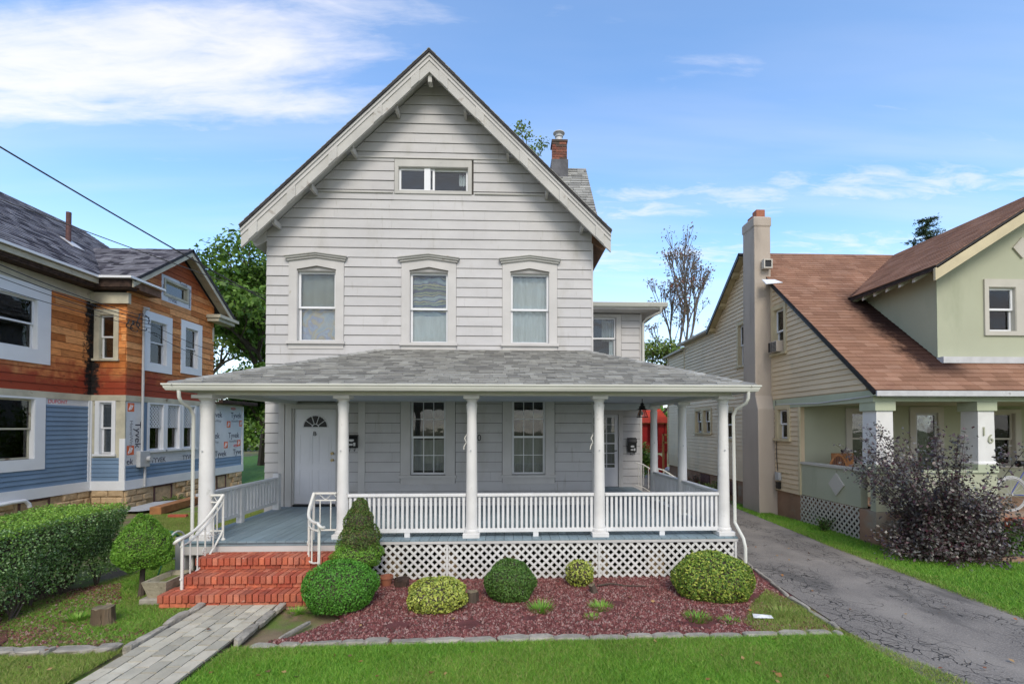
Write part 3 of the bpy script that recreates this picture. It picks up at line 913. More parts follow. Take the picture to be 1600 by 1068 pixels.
sheet('neighbour_lawn', [(6.06, 3.0), (16, 3.0), (16, 11.3), (6.9, 11.3), (6.42, 13.5), (6.08, 9)], 0.031, 'lawn_soil', 0.05)
sheet('mulch_bed', [(-2.60, 5.1), (3.55, 5.12), (3.72, 5.3), (3.92, 8.3), (3.44, 8.4), (3.44, 7.35), (-2.3, 7.35), (-2.3, 6.2), (-1.75, 5.75), (-2.4, 5.3)], 0.024, 'mulch', 0.05)
sheet('left_mulch', [(-5.7, 5.14), (-5.2, 5.14), (-5.3, 5.4), (-5.6, 5.7)], 0.020, 'mulch', 0.03)
sheet('back_lawn', [(-9.9, 20), (-5.2, 20), (-5.2, 42), (-20, 42), (-20, 20.2)], 0.020, 'lawn_soil', 0.03)
sheet('back_path', [(4.2, 21.0), (7.4, 20.4), (7.6, 21.6), (4.4, 22.2)], 0.028, 'concrete_red', 0.03)

# brick-laid path, every block its own
walk = tag(put('paver_walk', MB().box(-3.79, -2.90, 3.5, 6.5, -0.02, 0.014), 'sand'), kind='structure')
nC, cw = 6, 0.146
for i in range(nC):
    x0 = -3.785 + i * cw
    y = 6.50 - (0.11 if i % 2 else 0.0)
    if i % 2: piece('paver', walk, 'paver', x0 + .003, x0 + cw - .003, y + .004, 6.497, 0.0, 0.036)
    while y > 4.0:
        L = 0.224
        piece('paver', walk, 'paver', x0 + .006, x0 + cw - .006, y - L + .008, y - .008, 0.0, 0.036 + jit(.003), rot=(jit(.006), jit(.006), jit(.008)))
        y -= L

def stone_mb(c, L, W, H, ang, seed):
    rr = random.Random(seed)
    bm_pts = []
    mb = MB()
    ca, sa = math.cos(ang), math.sin(ang)
    def P(a, b, z):
        a *= L / 2; b *= W / 2
        a += rr.uniform(-.06, .06) * L; b += rr.uniform(-.12, .12) * W
        return (c[0] + a * ca - b * sa, c[1] + a * sa + b * ca, c[2] + z * H + rr.uniform(-.08, .08) * H)
    ring = [(-1, -.7), (-.6, -1), (.6, -1), (1, -.6), (1, .6), (.6, 1), (-.6, 1), (-1, .7)]
    lo = [P(a, b, -0.2) for a, b in ring]
    mi = [P(a * 1.03, b * 1.03, 0.7) for a, b in ring]
    hi = [P(a * .86, b * .8, 1.0) for a, b in ring]
    n = 8
    mb.add(lo + mi + hi, [tuple(range(7, -1, -1))] + [(i, (i + 1) % n, n + (i + 1) % n, n + i) for i in range(n)] + [(n + i, n + (i + 1) % n, 2 * n + (i + 1) % n, 2 * n + i) for i in range(n)] + [tuple(range(2 * n, 3 * n))])
    return mb
def stone_row(label, pts, L, W, H, seed, gap=0.02, name='stone_edging', cat='garden edging'):
    t = thing(name, label, cat, (*pts[0], 0))
    rr = random.Random(seed)
    k = seed * 100
    for (x0, y0), (x1, y1) in zip(pts, pts[1:]):
        D = math.hypot(x1 - x0, y1 - y0); a = math.atan2(y1 - y0, x1 - x0); s = 0
        while s < D - 0.08:
            l = min(rr.uniform(*L), D - s)
            m_ = s + l / 2
            k += 1
            put('stone', stone_mb((x0 + math.cos(a) * m_ + rr.uniform(-.012, .012), y0 + math.sin(a) * m_ + rr.uniform(-.02, .02), 0.01), l - gap, W * rr.uniform(.8, 1.15), H * rr.uniform(.7, 1.1), a + rr.uniform(-.06, .06), k), 'edge_stone', t)
            s += l
    return t
stone_row('row of grey stones between the red gravel bed and front lawn', [(-2.62, 5.08), (-1.5, 5.15), (0.5, 5.17), (3.62, 5.19)], (.22, .42), .115, .052, 3)
stone_row('short row of flat stones at the front of the left yard', [(-5.6, 5.10), (-4.55, 5.10), (-3.95, 5.14)], (.26, .40), .14, .045, 4)
stone_row('long narrow stones along the left side of the paver path', [(-3.84, 6.50), (-3.84, 5.05)], (.36, .56), .075, .07, 5, .01)
stone_row('long narrow stones along the right side of the paver path', [(-2.85, 6.52), (-2.83, 5.15)], (.32, .50), .085, .07, 6, .01)
stone_row('thin kerb stones along the edge of the driveway', [(3.98, 8.35), (3.70, 6.3), (3.64, 5.25)], (.3, .45), .05, .06, 8, .008)
stone_row('pair of fallen edging strips in the weedy bed beside the path', [(-2.42, 5.32), (-2.28, 5.75)], (.45, .5), .03, .05, 9, .01)

# ---- gravel
def scatter_poly(poly, n, rng):
    P = np.array(poly); lo, hi = P.min(0), P.max(0)
    Q = rng.uniform(lo, hi, (n * 3, 2))
    ins = np.zeros(len(Q), bool)
    j = len(P) - 1
    for i in range(len(P)):
        c = ((P[i, 1] > Q[:, 1]) != (P[j, 1] > Q[:, 1])) & (Q[:, 0] < (P[j, 0] - P[i, 0]) * (Q[:, 1] - P[i, 1]) / (P[j, 1] - P[i, 1] + 1e-12) + P[i, 0])
        ins ^= c; j = i
    return Q[ins][:n]
def gravel(name, poly, n, z, seed, size=0.016, avoid=(), m='gravel', label=None, thin=0.0):
    rng = np.random.default_rng(seed)
    Q = scatter_poly(poly, n, rng)
    for ax, ay, ar in avoid:
        dd = np.hypot(Q[:, 0] - ax, (Q[:, 1] - ay) * 1.3)
        Q = Q[dd > ar * rng.uniform(0.5, 1.2, len(Q))]
    if thin:
        k = fbm(np.c_[Q, np.zeros(len(Q))], np.random.default_rng(seed + 9), 10, 2.0)
        Q = Q[k > thin + rng.normal(0, .25, len(Q))]
    n = len(Q)
    base = np.array([[1, 0, 0], [-.5, .87, 0], [-.5, -.87, 0], [.1, .1, 1.0]])
    s = size * rng.uniform(.5, 1.4, (n, 1, 1))
    a = rng.uniform(0, 2 * PI, n)
    Rz = np.zeros((n, 3, 3)); Rz[:, 0, 0] = np.cos(a); Rz[:, 0, 1] = -np.sin(a); Rz[:, 1, 0] = np.sin(a); Rz[:, 1, 1] = np.cos(a); Rz[:, 2, 2] = 1
    B = base[None] + rng.normal(0, .22, (n, 4, 3))
    V = np.einsum('nij,nkj->nki', Rz, B * s) + np.c_[Q, np.full(n, z)][:, None, :]
    V = V.reshape(-1, 3)
    f = np.array([[0, 1, 3], [1, 2, 3], [2, 0, 3]])
    F = (f[None] + (np.arange(n) * 4)[:, None, None]).reshape(-1, 3)
    o = np_mesh(name, V, F, m); o['kind'] = 'stuff'
    return o
BED = [(-2.55, 5.2), (3.55, 5.22), (3.62, 6.0), (3.85, 8.2), (3.44, 8.3), (3.44, 7.27), (-2.3, 7.27), (-2.3, 6.2), (-1.9, 5.9), (-2.3, 5.35)]
PATCH = [(-1.25, 5.62, .20), (-.45, 5.62, .22), (.25, 5.75, .15), (2.2, 5.55, .3), (3.2, 5.6, .3), (3.3, 6.3, .35), (3.45, 5.8, .3), (1.35, 6.2, .2), (-2.2, 5.8, .3)]
gravel('bed_gravel', BED, 62000, 0.024, 21, .017, PATCH)
gravel('yard_gravel', [(-6.2, 5.0), (-4.25, 5.15), (-3.95, 5.6), (-4.6, 6.0), (-5.6, 7.3), (-6.3, 7.0)], 12000, 0.004, 22, .017, m='gravel', thin=0.7)

# ---- grass
def lawn_pts(poly, n, seed, z=0.03, patch=0.0, avoid=()):
    rng = np.random.default_rng(seed)
    Q = scatter_poly(poly, n, rng)
    if patch is not None and patch > -5:
        k = fbm(np.c_[Q, np.zeros(len(Q))], np.random.default_rng(seed + 3), 12, 2.4)
        Q = Q[k > patch + rng.normal(0, .3, len(Q))]
    for ax, ay, ar in avoid:
        Q = Q[np.hypot(Q[:, 0] - ax, Q[:, 1] - ay) > ar]
    return np.c_[Q, np.full(len(Q), z)]
grass_blades('front_grass', lawn_pts([(-2.87, 3.9), (3.72, 3.9), (3.6, 5.14), (-2.8, 5.06)], 170000, 31, .028, -9), .040, .0032, 'grass', 1, lean=.7)
grass_blades('yellowing_grass', lawn_pts([(-2.87, 3.9), (3.72, 3.9), (3.6, 5.14), (-2.8, 5.06)], 95000, 36, .028, -.1), .042, .0032, 'grass_dry', 12, lean=.7)
grass_blades('corner_grass', lawn_pts([(2.9, 3.9), (4.1, 3.9), (3.66, 5.3), (3.7, 5.9), (3.55, 6.6), (3.1, 6.1), (2.7, 5.5)], 36000, 37, .028, -.3), .035, .003, 'grass_dry', 13, lean=.7)
grass_blades('left_front_grass', lawn_pts([(-6.5, 3.9), (-3.9, 3.9), (-3.9, 5.08), (-6.5, 5.04)], 70000, 32, .0, -.9), .038, .0032, 'grass_dry', 2, lean=.7)
grass_blades('left_yard_grass', lawn_pts([(-6.5, 5.1), (-3.95, 5.1), (-3.9, 6.5), (-4.5, 6.6), (-4.75, 9.5), (-5.0, 14), (-9.5, 13), (-5.8, 8.0)], 230000, 33, -.01, -0.6), .035, .003, 'grass_dry', 3, lean=.8)
grass_blades('left_yard_clover', lawn_pts([(-5.8, 5.2), (-3.95, 5.3), (-3.9, 6.5), (-4.5, 6.6), (-4.75, 9.5), (-6.2, 9.5), (-5.7, 7.5)], 50000, 38, -.01, 0.35), .04, .004, 'grass', 4, lean=.9)
grass_blades('neighbour_grass', lawn_pts([(6.02, 4.4), (11.5, 5.0), (12.5, 8.9), (7.2, 8.85), (6.9, 11.3), (6.65, 14), (6.3, 13.5), (6.06, 9)], 170000, 34, .028, -9), .05, .0042, 'grass', 5, lean=.6)
grass_blades('verge_grass', lawn_pts([(5.98, 4.4), (6.2, 4.4), (6.35, 9), (6.6, 13), (6.38, 13), (6.02, 9)], 14000, 35, .028, -.2), .04, .004, 'grass_dry', 6, lean=.7)
def weed(x, y, r, n, label, seed, m='grass', h=.10):
    rng = np.random.default_rng(seed)
    a = rng.uniform(0, 2 * PI, n); q = r * np.sqrt(rng.random(n)) * 0.55
    pts = np.stack([x + q * np.cos(a), y + q * np.sin(a), np.full(n, .02)], 1)
    ln = np.stack([np.cos(a), np.sin(a), np.zeros(n)], 1) * (q / r * 1.6 + .3)[:, None]
    hh = (h * rng.uniform(.4, 1.2, n))[:, None]
    side = np.stack([-np.sin(a), np.cos(a), np.zeros(n)], 1) * .005
    tip = pts + ln * hh + np.array([0, 0, 1.0]) * hh
    V = np.stack([pts - side, pts + side, tip], 1).reshape(-1, 3)
    o = np_mesh('weed_tuft', V, np.arange(3 * n).reshape(n, 3), m, None, (x, y, 0))
    tag(o, label, 'weed', 'weeds in the gravel bed')
weed(.40, 5.98, .22, 260, 'spiky green weed tuft in the gravel in front of the round dark boxwood', 1)
weed(1.15, 6.02, .22, 330, 'grassy weed clump in the gravel below the small stumped bush', 2, h=.07)
weed(.98, 5.72, .13, 160, 'tiny weed tuft in the gravel below a larger weed clump', 3, h=.05)
weed(2.22, 5.66, .26, 300, 'spreading weeds in the gravel in front of the big variegated bush', 4, h=.06)
weed(2.55, 5.55, .2, 220, 'low weeds beside the sheet of white paper', 5, h=.05)
weed(-2.55, 6.05, .2, 200, 'leafy weed tuft beside the paver path near the brick steps', 6, h=.06)
weed(3.3, 5.75, .3, 300, 'weeds at the driveway corner of the bed', 7, m='grass_dry', h=.07)
weed(-5.05, 5.95, .2, 200, 'green weeds beside the bark covered stump', 8, h=.06)

rngL = np.random.default_rng(77)
for poly, n, nm in (([(-2.7, 4.1), (3.6, 4.1), (3.6, 5.05), (-2.7, 5.0)], 24, 'lawn'), ([(3.8, 3.9), (6.3, 4.5), (6.9, 9), (4.2, 9)], 34, 'driveway'), ([(-2.2, 5.3), (3.4, 5.3), (3.2, 7), (-1.5, 7)], 14, 'bed'), ([(-5.5, 4.4), (-3, 4.4), (-3.2, 6.2), (-5.2, 6)], 10, 'yard')):
    Q = scatter_poly(poly, n, rngL)
    V, F = leaf_verts(np.c_[Q, np.full(len(Q), .062)], np.tile([0, 0, 1.0], (len(Q), 1)), .060 if nm == 'lawn' else .045, rngL, .8, .3)
    o = np_mesh('fallen_leaves', V, F, 'leaf_brown'); o['kind'] = 'stuff'

# ================================================================ MAIN HOUSE
YW = 10.35
FW = face_front(YW)
house = thing('white_house', 'tall white clapboard house with steep front gable and wraparound porch', 'house', (-1.62, YW, 0))
zr = lambda x: 9.95 - abs(x + 1.61) * 0.981       # top of the roof
XL, XR = -5.06, 1.79
gable = [(XL, .45), (XR, .45), (XR, zr(XR) - .2), (-1.61, zr(-1.61) - .2), (XL, zr(XL) - .2)]
W_AT = (-2.34, -0.85, 7.29, 7.80)
W2 = [(-4.43, -3.62, 4.07, 5.66), (-2.09, -1.27, 4.05, 5.66), (0.04, 0.88, 4.05, 5.66)]
W1 = [(-2.07, -1.31, 1.26, 2.72), (0.07, 0.80, 1.26, 2.72)]
W1 = [(-2.07, -1.31, 1.26, 2.85), (0.07, 0.80, 1.26, 2.86)]
DOOR = (-4.51, -3.58, .62, 2.66)
TRANS = (-4.51, -3.58, 2.75, 2.97)
holes = [W_AT] + W2 + W1 + [(DOOR[0], DOOR[1], .45, 2.66), TRANS]
wall('wall', FW, gable, holes, 'sheath', house, .12)
# side and rear walls of the main block
put('wall', MB().box(XL, XL + .12, YW + .12, 19.0, .45, zr(XL) - .2), 'white_trim', house)
put('wall', MB().box(XR - .12, XR, YW + .12, 19.0, .45, zr(XR) - .2), 'white_trim', house)
put('wall', MB().box(XL + .12, XR - .12, 18.88, 19.0, .45, 6.2), 'white_trim', house)
put('foundation', MB().box(XL + .03, XR - .03, YW + .03, 18.97, -.2, .45), 'concrete_red', house)
cas = [(a - .17, b + .17, c - .13, 5.86) for a, b, c, d_ in W2]
cas[1] = (cas[1][0], cas[1][1], 3.8, 5.86)
bh = [(-2.42, -.74, 7.22, 7.97)] + cas + [(a - .20, b + .20, 1.09, 3.2) for a, b, c, d_ in W1] + [(-4.66, -3.42, .4, 3.1), (-3.14, -3.00, .4, 3.05), (-4.78, -4.66, .4, 3.05)]
STEP, TOFF = 0.2055, 6.06
courses('siding_board', FW, gable, bh, STEP, TOFF, 'white_board', house, .026, .009, seg=(2.4, 3.66), limit=295, gap=.002, lip=.009)
FL = face_left(XL); FR_ = face_right(XR)
courses('side_siding', FL, [(YW + .02, .45), (19, .45), (19, zr(XL) - .2), (YW + .02, zr(XL) - .2)], [], STEP, TOFF, 'white_board', house, join=True)
courses('side_siding', FR_, [(YW + .02, .45), (19, .45), (19, zr(XR) - .2), (YW + .02, zr(XR) - .2)], [(13.3, 15, 0, 5.6)], STEP, TOFF, 'white_board', house, join=True)
for s0, s1, t0, t1, o_ in ((-3.14, -3.00, .62, 2.95, .030), (-4.78, -4.66, .62, 2.95, .030), (XR - .005, XR + .03, .5, zr(XR) - .22, .028)):
    put('corner_board', MB().fbox(FW, s0, s1, t0, t1, 0.0, o_), 'white_trim', house)
# band under and over the attic window
put('trim_board', MB().poly(FW, [(-1.61 - (9.95 - .36 - 7.255) / .981, 7.225), (-2.44, 7.225), (-2.44, 7.255), (-1.61 - (9.95 - .36 - 7.285) / .981, 7.255)], .045), 'rake_trim', house)
put('trim_board', MB().poly(FW, [(-.72, 7.225), (-1.61 + (9.95 - .36 - 7.255) / .981, 7.225), (-1.61 + (9.95 - .36 - 7.285) / .981, 7.255), (-.72, 7.255)], .045), 'rake_trim', house)
put('trim_board', MB().poly(FW, [(-1.61 - 1.78, 7.975), (-1.61 + 1.78, 7.975), (-1.61 + 1.75, 8.005), (-1.61 - 1.75, 8.005)], .042), 'white_trim', house)

# ---- roof and bargeboards
EL, ER = -5.34, 2.11
FY0, FY1 = 9.80, 19.2
for side, xe in ((-1, EL), (1, ER)):
    xp = -1.61
    mb = MB()
    fB = face_front(0)
    pts = [(xe, zr(xe)), (xp, zr(xp)), (xp, zr(xp) - .055), (xe, zr(xe) - .055)]
    mb.poly(fB, pts, -FY0, -FY1)
    rf = put('roof', mb, 'roof_edge', house)
    S = (0, -side * 1, 0)
    up = Vector((xp - xe, 0, zr(xp) - zr(xe)))
    L = up.length
    fr = slope_fr((xe, 0, zr(xe)), (0, 1, 0), up)
    courses('shingle', fr, [(FY0 - .01, -.02), (FY1, -.02), (FY1, L), (FY0 - .01, L)], [], .14, 0, 'shingle_grey', rf, .014, .003, seg=(.2, .36), join=True, gap=.004)
    # soffit boards under the overhang
    put('soffit', MB().poly(fB, [(xe + side * -.02, zr(xe) - .057), (xp, zr(xp) - .057), (xp, zr(xp) - .16), (xe + side * -.02, zr(xe) - .16)], -(FY0 + .11), -FY1), 'white_trim', house)
    # crown board and fascia of the rake
    bb = MB()
    def band(a, b, d0, d1, xa=xe, xb=xp):
        bb.poly(fB, [(xa, zr(xa) - a), (xb, zr(xb) - a), (xb, zr(xb) - b), (xa, zr(xa) - b)], -(FY0 + .06 - d1), -(FY0 + .12 - d0))
    band(.058, .115, 0, .03)
    band(.115, .20, 0, .005)
    bc = put('crown_board', bb, 'white_trim', house)
    bb = MB(); band(.20, .43, -.005, -.012)
    fa = put('bargeboard', bb, 'rake_trim', house)
    for k in (0.04, .24, .46, .70, .90):
        x = xe + (xp - xe) * k
        x2 = x + (xp - xe) * .045
        bb = MB(); band(.205, .425, 0, .006, x, x2)
        put('block', bb, 'rake_trim', fa)
        if k < .8:
            xm = x + (xp - xe) * .11
            h = zr(xm) - .44
            put('bracket', MB().box(xm - .025, xm + .025, FY0 + .22, YW - .03, h + .0, h + .12), 'rake_trim', house)
    # sloping box at the eave
    xw = XL if side < 0 else XR
    mb = MB(); mb.poly(fB, [(xe - side * .0, zr(xe) - .165), (xw, zr(xw) - .165), (xw, zr(xw) - .40), (xe - side * .06, zr(xe) - .25)], -(YW - .03), -FY1)
    put('eave_box', mb, 'white_trim' if side < 0 else 'bare_wood', house)
put('apex_block', MB().box(-1.65, -1.57, FY0 + .13, FY0 + .3, zr(-1.61) - .60, zr(-1.61) - .45), 'rake_trim', house)

# ---- windows, upper floor
def hooded(i, **kw):
    s0, s1, t0, t1 = W2[i]
    mid = (s0 + s1) / 2
    wn = window(house, FW, s0, s1, t0, t1 - .10, cas=.165, top_cas=.001, inset=.055, sill=True, apron=.10, split=.485, **kw)
    mb = MB()
    for a, b, sg in ((s0 - .165, mid, 1), (s1 + .165, mid, -1)):
        inner = s0 if sg > 0 else s1
        mb.poly(FW, [(a, t1 - .10), (inner, t1 - .10), (inner, t1 - .075), (mid, t1 + .0), (mid, t1 + .17), (a, t1 + .09)] if sg > 0 else
                [(a, t1 - .10), (a, t1 + .09), (mid, t1 + .17), (mid, t1 + .0), (inner, t1 - .075), (inner, t1 - .10)], .035)
    put('head_casing', mb, 'white_trim', wn)
    put('head_panel', MB().poly(FW, [(s0, t1 - .10), (s1, t1 - .10), (s1, t1 - .075), (mid, t1), (s0, t1 - .075)], -.03, -.10), 'white_trim', wn)
    mb = MB()
    for lo, hi, ex, d_ in ((.09, .13, .03, .07), (.13, .165, .055, .10), (.165, .185, .075, .125)):
        for a, sg in ((s0 - .165 - ex, 1), (s1 + .165 + ex, -1)):
            q = [(a, t1 + lo - .0), (mid, t1 + lo + .08), (mid, t1 + hi + .08), (a, t1 + hi)]
            mb.poly(FW, q if sg > 0 else q[::-1], d_)
    put('hood', mb, 'rake_trim', wn)
hooded(0, curtain2=[('cloth_grey', 0, 1, .47, .99), ('cloth_tie', .02, .98, .03, .50)], name='window')
hooded(1, curtain2=[('cloth_flag', .02, .98, .40, .97), ('cloth_white', .0, 1, .03, .42)], name='window')
hooded(2, curtain='cloth_white', name='window')
at = window(house, FW, *W_AT, cas=.07, top_cas=.15, sill=False, style='slider', inset=.03, m_cas='rake_trim', curtain2=[('cloth_white', .86, .98, .4, .9)])
put('mullion', MB().fbox(FW, -1.79, -1.66, W_AT[2] + .01, W_AT[3] - .013, -.09, .0), 'white_clean', at)
window(house, FW, *W1[0], cas=.19, apron=.13, grid=(3, 2), glass='glass', top_cas=.05, curtain2=[('cloth_dim', 0, 1, .05, .48)], split=.5)
window(house, FW, *W1[1], cas=.19, apron=.13, grid=(3, 2), glass='glass', top_cas=.05, curtain2=[('cloth_dim', 0, 1, .03, .5)], split=.5)
window(house, FW, *TRANS, cas=.0, style='fixed', sill=False, top_cas=.02, glass='glass')
# ---- front door
d0, d1, dz0, dz1 = DOOR
mb = MB()
mb.fbox(FW, d0 - .13, d0, .62, 2.97, 0, .04); mb.fbox(FW, d1, d1 + .13, .62, 2.97, 0, .04); mb.fbox(FW, d0, d1, 2.66, 2.75, -.02, .036)
mb.fbox(FW, d0, d0 + .035, .62, 2.66, -.10, .0); mb.fbox(FW, d1 - .035, d1, .62, 2.66, -.10, 0)
fd = put('front_door', mb, 'white_trim', house)
put('threshold', MB().fbox(FW, d0 + .036, d1 - .036, .62, .66, -.08, .05), 'black', fd)
leaf = MB().fbox(FW, d0 + .037, d1 - .037, .665, 2.655, -.075, -.035)
dl = put('door_leaf', leaf, 'door_white', fd)
cx = (d0 + d1) / 2
for (a, b, c, e) in ((cx - .33, cx - .06, 1.50, 2.12), (cx + .06, cx + .33, 1.50, 2.12), (cx - .33, cx - .06, .84, 1.38), (cx + .06, cx + .33, .84, 1.38)):
    mb = MB(); mb.frame(FW, a, b, c, e, .018, -.035, -.026); mb.fbox(FW, a + .05, b - .05, c + .05, e - .05, -.035, -.029)
    put('door_panel', mb, 'door_white', fd)
# fan light
mb = MB(); n = 14; r1 = .255; r0 = .07; zc = 2.265
fan = [(cx + r1 * math.cos(PI * i / n), zc + r1 * math.sin(PI * i / n)) for i in range(n + 1)]
mb.poly(FW, fan, -.031, -.034)
put('fan_light', mb, 'black', fd)
mb = MB()
mb.tube([FW(p[0], p[1], -.028) for p in fan] , .013, 6)
mb.tube([FW(cx - r1, zc, -.028), FW(cx + r1, zc, -.028)], .012, 6)
mb.tube([FW(cx + r0 * math.cos(PI * i / 8), zc + r0 * math.sin(PI * i / 8), -.026) for i in range(9)], .009, 6)
for k in (36, 72, 108, 144):
    a = math.radians(k)
    mb.tube([FW(cx + r0 * math.cos(a), zc + r0 * math.sin(a), -.027), FW(cx + r1 * math.cos(a), zc + r1 * math.sin(a), -.027)], .008, 6)
put('fan_bars', mb, 'door_white', fd)
text_part('B', (cx - .01, YW + .02, 2.13), .13, 'black', fd, R_FRONT, .003)
for z in (1.72, 1.58):
    mb = MB(); mb.tube([FW(d1 - .10, z, -.035), FW(d1 - .10, z, .0), FW(d1 - .10, z, .035)], [.028, .016, .03], 10)
    put('knob', mb, 'brass', fd)
# house number
nb = thing('house_number', 'dark house numeral zero on the white wall beside the middle porch column', 'house number', (-.70, YW - .03, 2.04))
text_part('0', (-.61, YW - .032, 2.04), .19, 'black', nb, R_FRONT, .006, 'numeral', squeeze=.9)

# ---- mailboxes
def mailbox(x, y, z, label, wd=.21, h=.30, plate=True):
    t = thing('mailbox', label, 'mailbox', (x, y, z))
    f = face_front(y)
    b = MB(); b.poly(Fr((x - wd / 2, y, z), (0, -1, 0), (0, 0, 1), (1, 0, 0)), [(0, 0), (.09, 0), (.11, h * .72), (.07, h * .9), (0, h)], wd)
    put('box_body', b, 'black', t, smooth=False, bevel=.004)
    put('lid', MB().poly(Fr((x - wd / 2 - .008, y, z), (0, -1, 0), (0, 0, 1), (1, 0, 0)), [(.11, h * .70), (.125, h * .74), (.08, h * .95), (.0, h + .02), (0, h), (.07, h * .9)], wd + .016), 'black', t, smooth=False)
    for sx in (-.05, .05):
        mb = MB(); mb.tube([(x + sx, y - .04, z), (x + sx, y - .05, z - .05), (x + sx, y - .09, z - .07), (x + sx, y - .11, z - .04)], .005, 6)
        put('hook', mb, 'black', t)
    if plate:
        put('label_plate', MB().fbox(f, x - .05, x + .02, z + .05, z + .09, .10, .114), 'label_white', t)
        put('label_plate', MB().fbox(f, x + .035, x + .075, z + .04, z + .11, .10, .114), 'label_white', t)
        mb = MB(); mb.poly(f, [(x - .055 + .05 + .055 * math.cos(a), z + .16 + .03 * math.sin(a)) for a in [i * PI / 5 for i in range(10)]], .116, .10)
        put('emblem', mb, 'label_white', t)
    return t
mailbox(-3.24, YW - .03, 1.84, 'black wall mailbox on white siding right of the front door', .20, .25, True)
mailbox(3.42, 13.37, 1.58, 'black mailbox with white labels between the side door and corner', .23, .38, True)
text_part('2', (-3.36, YW - .034, 2.13), .07, 'black', house, R_FRONT, .002)

# ================================================================ REAR WING of the house (side door, upper window)
YB = 13.4
FB = face_front(YB)
SD = (2.17, 3.06, .62, 2.62)
UW = (2.25, 3.01, 4.15, 5.33)
wall('wing_wall', FB, [(XR, .45), (3.69, .45), (3.69, 5.46), (XR, 5.46)], [(SD[0], SD[1], .45, SD[3]), UW], 'sheath', house)
put('wing_wall', MB().box(3.57, 3.69, YB + .12, 18.9, .45, 5.46), 'white_trim', house)
put('foundation', MB().box(XR, 3.66, YB + .03, 18.9, -.2, .45), 'concrete_red', house)
courses('siding_board', FB, [(XR, .5), (3.66, .5), (3.66, 5.42), (XR, 5.42)], [(SD[0] - .1, SD[1] + .12, .4, 2.78), (UW[0] - .14, UW[1] + .14, 4.0, 5.5)], STEP, TOFF, 'white_board', house, .026, .009, lip=.009)
put('corner_board', MB().fbox(FB, 3.66, 3.715, .5, 5.42, 0, .03), 'white_trim', house)
courses('side_siding', face_right(3.69), [(YB + .02, .45), (18.9, .45), (18.9, 5.42), (YB + .02, 5.42)], [], STEP, TOFF, 'white_board', house, join=True)
window(house, FB, *UW, cas=.13, top_cas=.08, curtain2=[('cloth_dim', .5, .98, .45, .97), ('cloth_white', .78, .98, .03, .9)])
mb = MB()
mb.poly(face_top(5.46), [(1.5, 12.95), (4.14, 12.95), (4.14, 19.2), (1.5, 19.2)], .02, -.02)
put('wing_soffit', mb, 'white_trim', house)
mb = MB()
mb.box(1.5, 4.16, 12.90, 12.95, 5.44, 5.60); mb.box(4.14, 4.19, 12.95, 19.2, 5.44, 5.60)
put('fascia', mb, 'white_trim', house)
mb = MB()
mb.add([(1.5, 12.88, 5.6), (4.21, 12.88, 5.6), (4.21, 19.3, 5.6), (1.5, 19.3, 5.6), (1.5, 15.5, 6.05), (2.2, 15.5, 6.05), (2.2, 17, 6.05), (1.5, 17, 6.05)],
       [(0, 1, 5, 4), (1, 2, 6, 5), (2, 3, 7, 6), (4, 5, 6, 7), (3, 0, 4, 7), (3, 2, 1, 0)])
put('wing_roof', mb, 'shingle_grey', house)
mb = MB()
mb.poly(Fr((0, 0, 0), (0, -1, 0), (0, 0, 1), (1, 0, 0)), [(-12.90, 5.47), (-12.82, 5.50), (-12.78, 5.585), (-12.78, 5.60), (-12.90, 5.60)], 4.27, 1.6)
put('gutter', mb, 'gutter', house, smooth=False)
mb = MB(); mb.tube([(4.1, 12.84, 5.48), (4.1, 12.9, 5.36), (3.82, 13.2, 5.26), (3.74, 13.32, 5.15), (3.74, 13.32, 3.4)], .038, 8)
put('downspout', mb, 'gutter', house)
# side door
mb = MB(); mb.fbox(FB, SD[0] - .1, SD[0], .62, 2.78, 0, .035); mb.fbox(FB, SD[1], SD[1] + .12, .62, 2.78, 0, .035); mb.fbox(FB, SD[0], SD[1], SD[3], 2.78, 0, .036)
sd = put('side_door', mb, 'white_trim', house)
mb = MB(); mb.frame(FB, SD[0] + .005, SD[1] - .005, .63, SD[3] - .005, .10, -.05, -.012, wb=.52, wt=.08)
mb.fbox(FB, SD[0] + .105, SD[1] - .105, 1.80, 1.84, -.048, -.014)
put('storm_door', mb, 'door_white', sd)
put('pane', MB().fbox(FB, SD[0] + .10, SD[1] - .10, 1.15, SD[3] - .08, -.034, -.03), 'glass', sd)
mb = MB()
for i in (1, 2): 
    x = SD[0] + .105 + (SD[1] - SD[0] - .21) * i / 3; mb.fbox(FB, x - .011, x + .011, 1.15, 2.54, -.028, -.018)
for z in (1.25, 1.55, 2.10, 2.34): mb.fbox(FB, SD[0] + .105, SD[1] - .105, z - .011, z + .011, -.027, -.019)
put('muntin', mb, 'door_white', sd)
put('screen', MB().fbox(FB, SD[0] + .06, SD[1] - .06, .66, SD[3] - .03, -.16, -.15), 'cloth_dim', sd)
mb = MB(); mb.tube([FB(SD[1] - .06, 1.62, -.01), FB(SD[1] - .06, 1.62, .05), FB(SD[1] - .13, 1.62, .055)], .012, 6)
put('handle', mb, 'black', sd)

